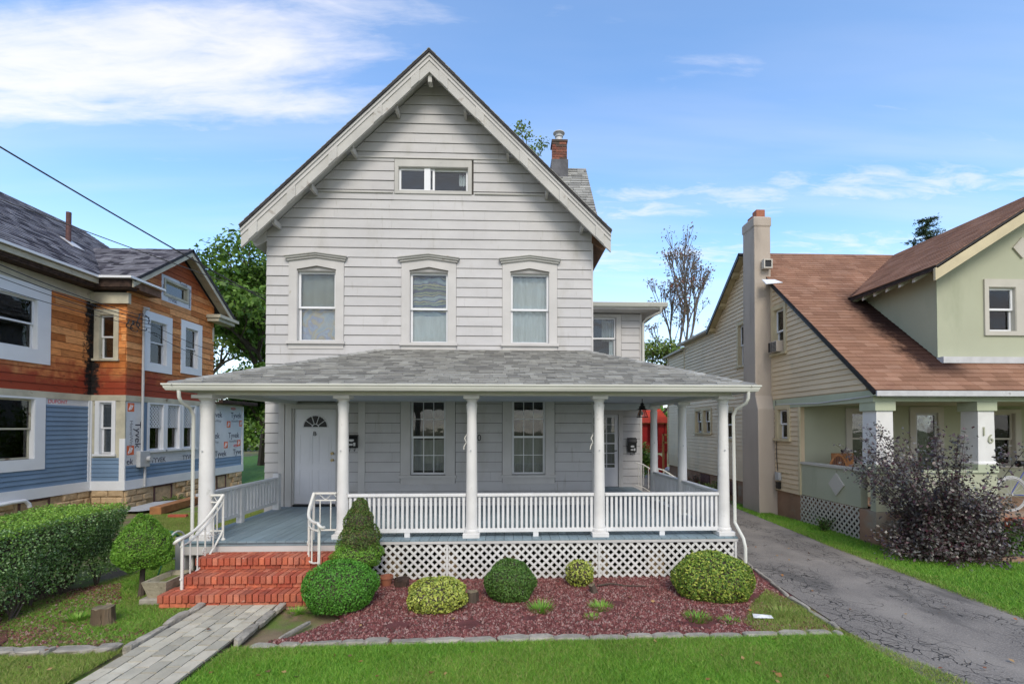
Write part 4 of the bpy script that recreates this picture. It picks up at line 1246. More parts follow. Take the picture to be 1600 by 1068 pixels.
# ---- cross gable behind and brick chimney
rake = 2.27
yr, zr_, ye, ze = 14.1, 9.86, 11.8, 7.10
mb = MB()
mb.add([(0.2, ye, ze), (rake, ye, ze), (rake, yr, zr_), (0.2, yr, zr_), (0.2, ye, ze - .14), (rake, ye, ze - .14), (rake, yr, zr_ - .14), (0.2, yr, zr_ - .14)],
       [(0, 1, 2, 3), (4, 7, 6, 5), (0, 4, 5, 1), (1, 5, 6, 2), (2, 6, 7, 3), (3, 7, 4, 0)])
mb.add([(0.2, yr, zr_), (rake, yr, zr_), (rake, 16.6, 7.1), (0.2, 16.6, 7.1), (0.2, yr, zr_ - .14), (rake, yr, zr_ - .14), (rake, 16.6, 6.96), (0.2, 16.6, 6.96)],
       [(0, 1, 2, 3), (4, 7, 6, 5), (0, 4, 5, 1), (1, 5, 6, 2), (2, 6, 7, 3), (3, 7, 4, 0)])
cg = put('cross_roof', mb, 'roof_edge', house)
up = Vector((0, yr - ye, zr_ - ze)); fr = slope_fr((0, ye, ze), (1, 0, 0), up)
courses('shingle', fr, [(.2, 0), (rake + .01, 0), (rake + .01, up.length), (.2, up.length)], [], .145, 0, 'shingle_grey', cg, .016, .003, seg=(.15, .4), join=True, gap=.006, shade_notch=.4)
put('cross_wall', MB().poly(face_right(rake - .25), [(ye + .3, 6), (16.3, 6), (16.3, 7.1), (yr, zr_ - .25), (ye + .3, 7.2)], 0, -.1), 'white_trim', house)
chm = put('chimney', MB().box(1.23, 1.71, 13.72, 14.2, 8.5, 9.92), 'roof_edge', house)
chm.data.materials[0] = mat('grey_tarred_render', (0.115, 0.115, 0.125), 0.85, 0.25, 5.0, bump=0.5)
put('chimney_core', MB().box(1.275, 1.665, 13.765, 14.155, 9.92, 10.44), 'mortar', chm)
M['brick_old'] = mat('old_sooty_brick', None, 0.85, 0.2, 12, bump=0.4, palette=[(0.20, 0.065, 0.045), (0.15, 0.06, 0.045), (0.24, 0.09, 0.06), (0.09, 0.06, 0.05)], spots=[((0.06, 0.06, 0.045), 4, .5, .7)])
for r_ in range(7):
    z = 9.925 + r_ * .074
    off = .098 if r_ % 2 else 0
    for k in range(-1, 3):
        a, b = max(1.26, 1.26 + off + k * .205), min(1.68, 1.26 + off + (k + 1) * .205 - .01)
        if b - a > .03:
            piece('brick', chm, 'brick_old', a, b, 13.745, 13.80, z, z + .062)
    for k in range(2):
        piece('brick', chm, 'brick_old', 1.632, 1.688, 13.81 + k * .18, 13.81 + k * .18 + .17, z, z + .062)
put('cap_course', MB().box(1.24, 1.70, 13.73, 14.19, 10.443, 10.50), 'brick_old', chm)
mb = MB(); mb.lathe((1.47, 13.96, 10.50), [(.11, 0), (.11, .05), (.095, .07), (.095, .17), (.12, .19), (.12, .21), (.10, .22), (.10, .26), (.17, .29), (.17, .31), (.02, .34)], 18)
put('flue_pipe', mb, 'lead', chm)

# ================================================================ PORCH
PZ = .62
PX0, PX1, PY0 = -4.75, 3.46, 7.22
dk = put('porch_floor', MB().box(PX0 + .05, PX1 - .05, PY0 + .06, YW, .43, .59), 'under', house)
put('porch_joists', MB().box(XR + .0, PX1 - .05, YW, YB - .0, .43, .59), 'under', house)
x = PX0
while x < PX1 - .02:
    x1 = min(x + .138, PX1)
    y1 = YW - .0 if x < XR else YB - .0
    piece('deck_board', dk, 'deck', x + .002, x1 - .003, PY0 + jit(.004), y1 - .002, .595, PZ + jit(.0015))
    x = x1
put('rim_board', MB().box(PX0, PX1 - .01, PY0 + .03, PY0 + .06, .545, .593), 'deck', house)
put('skirt_board', MB().box(PX0 + .02, -2.36, PY0 + .035, PY0 + .06, .42, .545), 'white_trim', house)
put('skirt_board', MB().box(-2.36, PX1 - .02, PY0 + .061, PY0 + .085, .44, .545), 'lattice', house)
put('skirt_cap', MB().box(-2.33, PX1, PY0 + .0, PY0 + .029, .555, .592), 'white_trim', house)
put('porch_side_skirt', MB().box(PX1 - .05, PX1 - .02, PY0 + .09, YB, .0, .59), 'lattice', house)
put('porch_side_skirt', MB().box(PX0 + .02, PX0 + .05, PY0 + .09, YW, .0, .59), 'lattice', house)
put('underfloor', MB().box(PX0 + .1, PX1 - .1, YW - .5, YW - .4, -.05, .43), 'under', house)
for xx in (-1.75, -.9, .05, 1.42, 2.3):
    put('porch_pier', MB().box(xx - .12, xx + .12, 7.5, 7.74, -.05, .43), 'stone', house)

def lattice_panel(parent, fr, s0, s1, t0, t1, m, pitch=.122, wd=.034, d=.0, border=True, name='lattice_panel'):
    mb = MB()
    for sg, dd in ((1, 0), (-1, .008)):
        c = (s0 - t1 if sg > 0 else s0 + t0) - pitch
        end = (s1 - t0 if sg > 0 else s1 + t1) + pitch
        h = wd * .7071
        while c < end:
            # strip along t = (s - c) or t = -(s - c)
            far = 6
            if sg > 0: q = [(c - h - far, -far), (c + h - far, -far), (c + h + far, far), (c - h + far, far)]
            else: q = [(c - h + far, -far), (c + h + far, -far), (c + h - far, far), (c - h - far, far)]
            for a, b, cc in ((1, 0, s1), (-1, 0, -s0), (0, 1, t1), (0, -1, -t0)): q = clip(q, a, b, cc)
            if area(q) > 1e-5: mb.poly(fr, q, d + dd + .007, d + dd)
            c += pitch
    o = put(name, mb, m, parent)
    if border:
        put('lattice_edge', MB().fbox(fr, s1 - .03, s1, t0, t1, d + .016, d + .028), m, o)
    return o
FP = face_front(PY0 + .03)
for a, b in ((-2.34, -.88), (-.878, 1.37), (1.372, 3.44)):
    lattice_panel(house, FP, a, b, .02, .55, 'lattice')

# ---- columns
def column(x, y, rb=.088, rt=.072, half=False):
    h = 2.74 - PZ
    mb = MB(); prof = [(rb * 1.22, .065), (rb * 1.30, .085), (rb * 1.22, .11), (rb * 1.08, .125), (rb * 1.10, .14), (rb, .16)]
    for i in range(1, 9):
        u = i / 8
        prof.append((rb + (rt - rb) * (u ** 1.6), .16 + (h - .30 - .16) * u))
    prof += [(rt * 1.14, h - .135), (rt * 1.14, h - .12), (rt, h - .115), (rt, h - .085), (rt * 1.25, h - .06), (rt * 1.45, h - .045)]
    mb.lathe((x, y, PZ), prof, 22)
    c = put('column', mb, 'column', house)
    put('plinth', MB().box(x - rb * 1.42, x + rb * 1.42, y - rb * 1.42, y + rb * 1.42, PZ, PZ + .066), 'column', c, bevel=.004)
    put('capital', MB().box(x - rt * 1.65, x + rt * 1.65, y - rt * 1.65, y + rt * 1.65, 2.74 - .046, 2.745), 'column', c, bevel=.004)
    mb = MB(); mb.tube([(x - .01, y - rb + .002, 1.92), (x - .01, y - rb - .006, 1.92)], .012, 8)
    put('bolt_head', mb, 'grey_metal', c)
    return c
CX = [-4.46, -2.47, -.55, 1.39, 3.32]
column(CX[0], 7.4, .108, .092)
for x in CX[1:]: column(x, 7.4)
column(3.32, 9.17); column(3.32, 10.98)
# hanging plant hooks on the back of three columns
for x in (CX[2], CX[3]):
    mb = MB()
    mb.tube([(x - .08, 7.46, 2.16), (x - .115, 7.45, 2.10), (x - .085, 7.45, 2.04), (x - .12, 7.45, 1.98), (x - .125, 7.45, 1.93)], .008, 6)
    put('wall_hook', mb, 'iron_white', house)

# ---- beam, ceiling, roof
mb = MB()
mb.box(-4.56, 3.42, 7.32, 7.48, 2.745, 2.88); mb.box(3.24, 3.40, 7.48, YB, 2.745, 2.88); mb.box(-4.56, -4.40, 7.48, YW, 2.745, 2.88)
put('porch_beam', mb, 'gutter', house)
put('porch_beam', MB().box(XR, 3.24, 10.9, 11.04, 2.66, 2.80), 'ceiling', house)
mb = MB(); mb.box(-4.74, 3.60, 7.08, 7.32, 2.80, 2.82); mb.box(3.42, 3.60, 7.32, YB, 2.80, 2.82); mb.box(-4.74, -4.56, 7.32, YW, 2.80, 2.82)
put('eave_soffit', mb, 'white_trim', house)
put('porch_ceiling', MB().box(-4.40, 3.24, 7.48, YW - .04, 2.81, 2.83), 'ceiling', house)
put('porch_ceiling', MB().box(XR + .03, 3.24, YW - .04, YB - .04, 2.81, 2.83), 'ceiling', house)
EX0, EX1, EY, EZ = -4.78, 3.64, 7.02, 2.885
HX0, HX1, HZ = -2.65, 1.64, 3.90
V8 = [(EX0, EY, EZ), (EX1, EY, EZ), (HX1, YW - .01, HZ), (HX0, YW - .01, HZ)]
def slab(vs, t=.05):
    k = len(vs); n_ = (Vector(vs[1]) - Vector(vs[0])).cross(Vector(vs[2]) - Vector(vs[0])).normalized()
    if n_.z < 0: n_ = -n_
    mb = MB(); mb.add([Vector(v) for v in vs] + [Vector(v) - n_ * t for v in vs], [tuple(range(k)), tuple(range(2 * k - 1, k - 1, -1))] + [(i, i + k, (i + 1) % k + k, (i + 1) % k) for i in range(k)])
    return mb
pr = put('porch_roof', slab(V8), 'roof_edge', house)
up = Vector((0, YW - EY, HZ - EZ)); fr = slope_fr((0, EY, EZ), (1, 0, 0), up); L = up.length
FRONT = [(EX0, -.015), (EX1, -.015), (HX1, L), (HX0, L)]
courses('shingle', fr, FRONT, [], .1435, -.02, 'shingle_grey', pr, .018, .002, seg=(.10, .30), shade_notch=.42, limit=290, key=lambda p: min(q[1] for q in p), gap=.005)
for xe, xh, sg in ((EX0, HX0, 1), (EX1, HX1, -1)):
    yb = YW if sg > 0 else YB - .02
    if sg > 0: vs = [(xe, yb, EZ), (xe, EY, EZ), (xh, YW - .01, HZ)]
    else: vs = [(xe, EY, EZ), (xe, yb, EZ), (xh, yb, HZ), (xh, YW - .01, HZ)]
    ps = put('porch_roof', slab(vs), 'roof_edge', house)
    up2 = Vector((xh - xe, 0, HZ - EZ)); f2 = slope_fr((xe, 0, EZ), (0, 1, 0), up2); L2 = up2.length
    if sg > 0: poly = [(EY, 0), (YW, 0), (YW, L2)]
    else: poly = [(EY, 0), (yb, 0), (yb, L2), (YW, L2)]
    courses('shingle', f2, poly, [], .1435, 0, 'shingle_grey', ps, .014, .002, seg=(.2, .36), join=True, gap=.005, shade_notch=.4)
    # hip caps
    a, b = Vector((xe, EY, EZ + .02)), Vector((xh, YW - .02, HZ + .02))
    n = 18
    for i in range(n):
        p, q = a.lerp(b, i / n), a.lerp(b, (i + 1.15) / n)
        dr = (b - a).normalized(); sd_ = Vector((dr.y, -dr.x, 0)).normalized() * .10
        dn = Vector((0, 0, -.035))
        mb = MB(); mb.add([p + sd_ + dn, p + Vector((0, 0, .012)), p - sd_ + dn, q + sd_ + dn - Vector((0, 0, .012)), q, q - sd_ + dn - Vector((0, 0, .012)),
                           p + sd_ + dn * 1.4, p - sd_ + dn * 1.4], [(0, 1, 4, 3), (1, 2, 5, 4), (0, 6, 7, 2, 1)])
        put('ridge_cap', mb, 'shingle_grey', ps)
# gutters with a moulded face
prof = [(0, 0), (.065, .008), (.085, .045), (.088, .062), (.105, .082), (.105, .10), (0, .10)]
def gutter(p0, p1, outv, z):
    mb = MB()
    a, b, o_ = Vector(p0), Vector(p1), Vector(outv)
    k = len(prof)
    vs = []
    for e in (a, b):
        mitre = (b - a).normalized() * (-1 if e is a else 1)
        for dx, dz_ in prof: vs.append(e + o_ * dx + mitre * dx + Vector((0, 0, z + dz_)))
    mb.add(vs, [tuple(range(k)), tuple(range(2 * k - 1, k - 1, -1))] + [(i, i + k, (i + 1) % k + k, (i + 1) % k) for i in range(k)])
    return put('gutter', mb, 'gutter', house, smooth=False)
gutter((-4.75, 7.08, 0), (3.61, 7.08, 0), (0, -1, 0), 2.785)
gutter((3.61, YB, 0), (3.61, 7.08, 0), (1, 0, 0), 2.785)
gutter((-4.75, 7.08, 0), (-4.75, YW, 0), (-1, 0, 0), 2.785)
def downspout(pts, label=None, r=.024):
    mb = MB(); mb.tube(pts, r, 8); return put('downspout', mb, 'gutter', house)
downspout([(-4.64, 7.03, 2.79), (-4.64, 7.04, 2.70), (-4.64, 7.08, 2.63), (-4.64, 7.28, 2.55), (-4.64, 7.36, 2.44), (-4.64, 7.36, .2), (-4.66, 7.25, .06)])
downspout([(3.54, 7.03, 2.79), (3.54, 7.04, 2.70), (3.53, 7.08, 2.63), (3.47, 7.26, 2.55), (3.45, 7.33, 2.44), (3.45, 7.30, .82), (3.49, 7.12, .62), (3.50, 7.08, .5), (3.50, 7.08, .06)])

# ---- railings
def railing(p0, p1, n, m='white_rail', zt=1.27, zb=.69, bw=.036, tw=.085, name='railing', top=.045):
    a, b = Vector((*p0, 0)), Vector((*p1, 0))
    D = (b - a).length; ang = math.atan2(b.y - a.y, b.x - a.x)
    f = Fr(a, (b - a).normalized(), (0, 0, 1), Vector((b - a).normalized()).cross(Vector((0, 0, 1))))
    r_ = put(name, MB().fbox(f, 0, D, zt - top, zt, -tw / 2, tw / 2), m, house, bevel=.006)
    put('bottom_rail', MB().fbox(f, 0, D, zb, zb + .055, -.025, .025), m, r_)
    put('foot_block', MB().fbox(f, D * .5 - .04, D * .5 + .04, PZ, zb, -.02, .02), m, r_)
    for i in range(n):
        s = D * (i + .5) / n
        c = f(s, (zb + .055 + zt - top) / 2, 0)
        o = bpy.data.objects.new('baluster', unit_box(m)); COL.objects.link(o)
        o.parent = r_; o.location = c - wpos(r_)
        o.scale = (bw, bw, zt - top - zb - .055); o.rotation_euler = (0, 0, ang)
    return r_
railing((CX[1] + .08, 7.4), (CX[2] - .085, 7.4), 25)
railing((CX[2] + .085, 7.4), (CX[3] - .085, 7.4), 25)
railing((CX[3] + .085, 7.4), (CX[4] - .085, 7.4), 25)
railing((3.32, 7.50), (3.32, 9.08), 20, tw=.10)
railing((3.32, 9.26), (3.32, 10.88), 20, tw=.10)
railing((-4.64, 7.50), (-4.64, 9.92), 22, bw=.05, tw=.10, zb=.74)
put('rail_post', MB().box(-4.70, -4.58, 9.92, 10.03, PZ, 1.34), 'white_rail', house, bevel=.004)
put('rail_post', MB().box(-4.685, -4.595, 8.60, 8.69, PZ, 1.22), 'white_rail', house)

# ---- lantern
lt = thing('porch_lantern', 'black pagoda shaped lantern hanging from the porch ceiling', 'lantern', (2.56, 9.2, 2.46))
mb = MB(); mb.tube([(2.56, 9.2, 2.81), (2.56, 9.2, 2.72)], .008, 6); mb.lathe((2.56, 9.2, 2.60), [(.12, 0), (.06, .03), (.055, .05), (.075, .055), (.03, .09), (.03, .10), (.045, .105), (.012, .14)], 6)
put('lantern_roof', mb, 'black', lt, smooth=False)
mb = MB()
for i in range(4):
    a = PI / 4 + i * PI / 2
    mb.tube([(2.56 + .06 * math.cos(a), 9.2 + .06 * math.sin(a), 2.60), (2.56 + .115 * math.cos(a), 9.2 + .115 * math.sin(a), 2.46)], .007, 5)
mb.tube([(2.56 + .115 * math.cos(PI / 4 + i * PI / 2), 9.2 + .115 * math.sin(PI / 4 + i * PI / 2), 2.46) for i in range(4)], .008, 5, close=True)
put('lantern_frame', mb, 'black', lt)
put('lantern_glass', MB().lathe((2.56, 9.2, 2.465), [(.10, 0), (.055, .13)], 4), 'lamp_glass', lt, smooth=False)
put('bulb', MB().lathe((2.56, 9.2, 2.50), [(.008, 0), (.022, .02), (.022, .05), (.01, .08)], 10), 'label_white', lt)

# ================================================================ BRICK STEPS
SX0, SX1 = -4.36, -2.32
steps = thing('brick_steps', 'three red brick steps up to the porch floor', 'steps', ((SX0 + SX1) / 2, 6.7, 0))
for (z0, z1, y0, y1, xa, xb) in ((0, .10, 6.29, 7.2, SX0 - .02, SX1), (.10, .255, 6.54, 7.2, SX0 + .12, SX1 - .0), (.255, .41, 6.86, 7.2, SX0 + .10, SX1 + .02)):
    put('mortar_bed', MB().box(xa + .012, xb - .012, y0 + .035, y1 + .04, z0 - (.05 if z0 == 0 else 0), z1 + .055), 'mortar', steps)
def brick_tread(y0, z, xa, xb, two=True):
    x = xa
    while x < xb - .02:
        w_ = .066
        piece('brick', steps, 'brick_red', x, x + w_, y0 + jit(.003), y0 + .20, z - .10, z + jit(.0025), bev=.04, rot=(0, 0, jit(.01)))
        if two: piece('brick', steps, 'brick_red', x, x + w_, y0 + .208, y0 + .34, z - .10, z - .001 + jit(.002), bev=.04)
        x += .078
def brick_riser(y, z, xa, xb, off):
    x = xa - off
    while x < xb - .02:
        a, b = max(xa, x), min(xb, x + .195)
        if b - a > .03: piece('brick', steps, 'brick_red', a, b, y, y + .10, z - .057, z, bev=.03)
        x += .2045
brick_tread(6.28, .17, SX0 - .02, SX1)
brick_tread(6.52, .325, SX0 + .11, SX1)
brick_tread(6.84, .48, SX0 + .09, SX1 + .02)
brick_riser(6.555, .225, SX0 + .13, SX1, .03); brick_riser(6.875, .378, SX0 + .11, SX1 + .02, .11)
brick_riser(6.30, .062, SX0 - .01, SX1, .07)

# ---- iron handrails
def handrail(label, top, foot, flare, scroll_dir, name='iron_handrail'):
    t = thing(name, label, 'handrail', (foot[0], foot[1], foot[2]))
    T, Fp = Vector(top), Vector(foot)
    ztop, zlow = T.z, Fp.z + .66
    def curve(u, dz=0.0):
        y = T.y + (Fp.y - .03 - T.y) * u
        z = ztop + (zlow - ztop) * (u ** .85) - .10 * math.sin(PI * u) + dz
        xx = T.x + (Fp.x - T.x) * u + flare * (math.sin(PI * u * .5) ** 2) * 0
        return Vector((xx + flare * math.sin(PI * u) , y, z))
    N_ = 14
    top_r = [curve(i / N_) for i in range(N_ + 1)]
    e = top_r[-1]
    for k in range(1, 7):
        a = k * PI / 5
        top_r.append(e + Vector((scroll_dir * .035 * (1 - math.cos(a)), -.05 * math.sin(a) * .8, -.03 * (1 - math.cos(a)))))
    put('hand_bar', MB().tube(top_r, .021, 8), 'iron_white', t)
    put('under_bar', MB().tube([curve(i / N_, -.10) for i in range(N_ + 1)], .012, 6), 'iron_white', t)
    low = lambda u: curve(u) + Vector((0, 0, -(.52 + .10 * math.sin(PI * u) * .6)))
    put('low_bar', MB().tube([low(i / N_) for i in range(N_ + 1)], .014, 6), 'iron_white', t)
    put('newel', MB().tube([Fp + Vector((0, 0, .0)), Fp + Vector((0, 0, zlow - Fp.z + .0))], .019, 6), 'iron_white', t)
    put('newel', MB().tube([(T.x, T.y, PZ), (T.x, T.y, ztop)], .017, 6), 'iron_white', t)
    for u in (.22, .40, .58, .76):
        put('baluster', MB().tube([low(u), curve(u, -.10)], .010, 6), 'iron_white', t)
    mb = MB()
    for u0, zz, rr in ((.30, .30, .055), (.42, .42, .05)):
        c = curve(u0) + Vector((0, 0, -zz))
        sp = []
        for i in range(22):
            a = i * .42; q = rr * (1 - i / 26)
            sp.append(c + Vector((0, math.cos(a) * q, math.sin(a) * q)))
        mb.tube(sp, .006, 5)
    put('scroll', mb, 'iron_white', t)
    return t
h1 = handrail('white iron handrail with scrolls on the planter side of the brick steps', (-4.18, 7.33, 1.28), (-4.22, 6.50, .17), -.03, -1)
h2 = handrail('white iron handrail curving down the bush side of the brick steps', (-2.86, 7.30, 1.30), (-2.52, 6.62, .33), -.10, 1)
def flat_rail(parent, x0, x1, y, z0, z1, n):
    put('hand_bar', MB().box(x0, x1, y - .02, y + .02, z1 - .02, z1 + .006), 'iron_white', parent)
    put('under_bar', MB().box(x0, x1, y - .009, y + .009, z1 - .12, z1 - .102), 'iron_white', parent)
    put('low_bar', MB().box(x0, x1, y - .011, y + .011, z0, z0 + .022), 'iron_white', parent)
    for i in range(n):
        x = x0 + (x1 - x0) * (i + .5) / n
        put('baluster', MB().tube([(x, y, z0 + .02), (x, y, z1 - .11)], .009, 6), 'iron_white', parent)
    pts = [Vector((x0 + (x1 - x0) * i / 24, y, z1 - .06 + .035 * math.sin(i / 24 * 3 * PI))) for i in range(25)]
    put('scroll', MB().tube(pts, .005, 5), 'iron_white', parent)
flat_rail(h2, -2.86, -2.55, 7.34, .74, 1.30, 2)
flat_rail(h1, -4.36, -4.18, 7.34, .74, 1.28, 1)
mb = MB(); mb.lathe((-4.18, 7.33, PZ), [(.035, 0), (.035, .012), (.02, .03)], 10); put('foot_plate', mb, 'iron_white', h1)

# ---- side steps and their rails
ss = tag(put('side_steps', MB().box(3.47, 3.75, 11.3, 12.9, -.05, .42).box(3.75, 4.03, 11.3, 12.9, -.05, .26).box(4.03, 4.3, 11.3, 12.9, -.05, .10), 'concrete_red'), 'concrete steps down from the side of the porch to the driveway', 'steps')
for yy, lb in ((11.25, 'white iron rail beside the side steps, nearest the porch railing'), (12.95, 'white iron rail of the side steps next to the house corner')):
    t = thing('side_stair_rail', lb, 'handrail', (3.9, yy, 0))
    put('hand_bar', MB().tube([(3.42, yy, 1.32), (3.62, yy, 1.27), (4.35, yy, .82)], .016, 6), 'iron_white', t)
    put('low_bar', MB().tube([(3.42, yy, .72), (3.62, yy, .66), (4.35, yy, .2)], .010, 6), 'iron_white', t)
    for i in range(7):
        xx = 3.5 + i * .135
        zz = 1.30 - max(0, xx - 3.62) * .62
        put('baluster', MB().tube([(xx, yy, zz - .58), (xx, yy, zz)], .009, 5), 'iron_white', t)
# ================================================================ LEFT HOUSE (being re-sided)
X1, X2, Y2 = -11.58, -10.65, 13.95
lh = thing('orange_house', 'two storey house being re-sided, bare orange cedar above blue siding', 'house', (-12.5, 14, 0))
SW, BW, GW = face_right(X1), face_front(Y2), face_right(X2)
ZB, ZT0, ZT1, ZE = .78, 3.00, 3.16, 6.02
wA = (10.9, 12.36, 4.17, 5.40); wB = (10.9, 12.33, 1.50, 2.96)
fA = (-11.37, -10.97, 4.17, 5.40); fB_ = (-11.34, -10.99, 1.53, 2.96)
gA = (14.82, 15.52, 4.17, 5.46); gB = (16.40, 17.04, 4.25, 5.56); gC = (15.46, 16.47, 6.42, 6.82)
LW = [(14.84, 15.42, 1.58, 2.96), (15.60, 16.16, 1.58, 2.96), (16.36, 16.92, 1.58, 2.96)]
GZ = lambda y: 8.02 - abs(y - 16.15) * .69
wall('house_wall', SW, [(3.5, .5), (Y2, .5), (Y2, 6.1), (3.5, 6.1)], [wA, wB], 'sheath', lh, .12)
wall('house_wall', BW, [(X1 - .12, .5), (X2 - .12, .5), (X2 - .12, 6.1), (X1 - .12, 6.1)], [fA, fB_], 'sheath', lh, .12)
wall('house_wall', GW, [(Y2, .5), (17.95, .5), (17.95, GZ(17.95) - .15), (16.15, GZ(16.15) - .15), (Y2, GZ(Y2) - .15)], [gA, gB, gC] + LW, 'sheath', lh, .12)
put('house_wall', MB().box(X2 - .12, X2, 17.95, 19.93, .5, 3.16), 'cream_trim', lh)
put('house_wall', MB().box(-18, X2 - .12, 19.81, 19.93, .5, 3.16).box(-18, X2 - .12, 17.83, 17.95, 3.16, 6.0), 'cream_trim', lh)
# cedar boards of the upper storey
cs = .190
o_up = lambda a, b: [(a, ZT1), (b, ZT1), (b, ZE), (a, ZE)]
courses('cedar_board', SW, o_up(8.5, Y2 - .005), [(wA[0] - .34, wA[1] + .36, 3.90, 6.3)], cs, 3.16, 'cedar', lh, .022, .008, lip=.008, seg=(1.6, 3.2), gap=.004)
courses('cedar_board', BW, o_up(X1 + .02, X2), [(-11.50, -10.84, 4.11, 5.55)], cs, 3.16, 'cedar', lh, .022, .008, lip=.008, seg=(1.2, 3.0), gap=.004)
courses('cedar_board', GW, [(Y2, ZT1), (17.95, ZT1), (17.95, GZ(17.95) - .2), (16.15, GZ(16.15) - .2), (Y2, GZ(Y2) - .2)],
        [(14.58, 15.76, 3.93, 5.70), (16.18, 17.26, 4.03, 5.78), (15.28, 16.68, 6.18, 6.99)], cs, 3.16, 'cedar', lh, .022, .008, lip=.008, seg=(1.2, 3.0), gap=.004)
# blue vinyl below
vs_ = .118
courses('vinyl_board', SW, [(8.5, ZB), (Y2 - .1, ZB), (Y2 - .1, 2.84), (8.5, 2.84)], [(wB[0] - .3, wB[1] + .29, 1.28, 3)], vs_, ZB, 'vinyl_blue', lh, .024, .003, lip=.004)
courses('vinyl_board', BW, [(X1 + .06, ZB), (X2 - .13, ZB), (X2 - .13, 1.42), (X1 + .06, 1.42)], [], vs_, ZB, 'vinyl_blue', lh, .024, .003, lip=.004)
courses('vinyl_board', GW, [(Y2 + .02, ZB), (17.95, ZB), (17.95, 1.19), (Y2 + .02, 1.19)], [], vs_, ZB, 'vinyl_blue', lh, .024, .003, lip=.004)
courses('vinyl_board', GW, [(17.95, ZB), (19.88, ZB), (19.88, 1.14), (17.95, 1.14)], [], vs_, ZB, 'vinyl_blue', lh, .024, .003, lip=.004)
put('vinyl_board', MB().fbox(GW, 14.561, 14.757, 1.531, 3.0, .0, .014), 'vinyl_blue', lh)
put('house_wrap', MB().fbox(GW, 17.004, 17.95, 1.531, 3.0, .001, .010), 'wrap', lh)
wall('casing_board', face_front(Y2 - .012), [(X1 + .06, 1.42), (X2 - .12, 1.42), (X2 - .12, 3.0), (X1 + .06, 3.0)], [fB_], 'cream_trim', lh, .011)
# wrap, with its printing
wr = put('house_wrap', MB().fbox(GW, Y2 + .02, 14.56, 1.19, 3.0, .001, .010), 'wrap', lh)
text_part('Tyvek', (X2 + .013, 14.40, 2.05), .31, 'ink', wr, (PI / 2, PI / 2, PI / 2), .001)
text_part('HomeWrap', (X2 + .013, 14.16, 2.05), .17, 'ink_grey', wr, (PI / 2, PI / 2, PI / 2), .001)
def logo(fr, s, t, w_, parent):
    mb = MB(); mb.fbox(fr, s - w_, s + w_, t - w_, t + w_, .009, .013)
    o = put('print_square', mb, 'ink_orange', parent)
    mb = MB()
    for k, (a, b) in enumerate(((-.6, -.1), (-.25, .25), (.1, .6), (-.7, .45))):
        mb.tube([fr(s + a * w_, t - .75 * w_ + k * .1 * w_, .013), fr(s + b * w_, t + .7 * w_ - k * .12 * w_, .013)], .010 * w_ / .13, 4)
    put('print_mark', mb, 'wrap', parent)
logo(GW, 14.14, 2.83, .12, wr); logo(GW, 14.14, 1.62, .13, wr)
text_part('ek', (X2 + .013, 14.12, 1.30), .24, 'ink', wr, R_RIGHT, .001)
wr2 = put('house_wrap', MB().fbox(GW, 14.56, 17.95, 1.19, 1.53, .001, .010), 'wrap', lh)
for y in (15.25, 16.65):
    text_part('TYVEK', (X2 + .013, y, 1.27), .21, 'ink', wr2, R_RIGHT, .001)
wr3 = put('house_wrap', MB().fbox(GW, 17.95, 19.88, 1.14, 3.10, .001, .010), 'wrap', lh)
for y, z in ((19.45, 2.72), (18.15, 2.72), (19.30, 1.95), (18.0, 1.95), (18.45, 1.28), (19.62, 1.30)):
    text_part('Tyvek', (X2 + .013, y, z), .30, 'ink', wr3, R_RIGHT, .001)
    if z > 1.5: text_part('HomeWrap', (X2 + .013, y, z - .22), .13, 'ink_grey', wr3, R_RIGHT, .001)
for y, z in ((18.95, 2.38), (19.80, 2.42), (18.78, 1.60), (19.66, 1.65)): logo(GW, y, z, .12, wr3)
for y, z in ((19.25, 2.98), (19.45, 1.55)):
    mb = MB(); mb.tube([(X2 + .013, y + .15 * math.cos(i * PI / 8), z + .045 * math.sin(i * PI / 8)) for i in range(16)], .008, 4, close=True)
    put('print_oval', mb, 'ink_red', wr3)
    text_part('DUPONT', (X2 + .013, y, z), .06, 'ink_red', wr3, R_RIGHT, .001)
ws = put('house_wrap', MB().fbox(SW, wB[1] + .29, Y2 - .1, 2.84, 3.0, .001, .010), 'wrap', lh)
text_part('DUPONT', (X1 + .013, 12.95, 2.92), .13, 'ink_red', ws, R_RIGHT, .001)
wa = put('house_wrap', MB().frame(GW, 15.28, 16.68, 6.18, 6.99, .15, .001, .012, wb=.18, wt=.14), 'wrap', lh)
text_part('Tyvek', (X2 + .015, 16.28, 6.92), .17, 'ink', wa, R_RIGHT, .001)
text_part('TYVEK', (X2 + .015, 15.78, 6.27), .14, 'ink', wa, R_RIGHT, .001)
text_part('HomeWrap', (X2 + .015, 16.60, 6.55), .13, 'ink', wa, (PI / 2, -PI / 2, PI / 2), .001)
text_part('Wrap', (X2 + .015, 15.36, 6.55), .12, 'ink', wa, (PI / 2, PI / 2, PI / 2), .001)
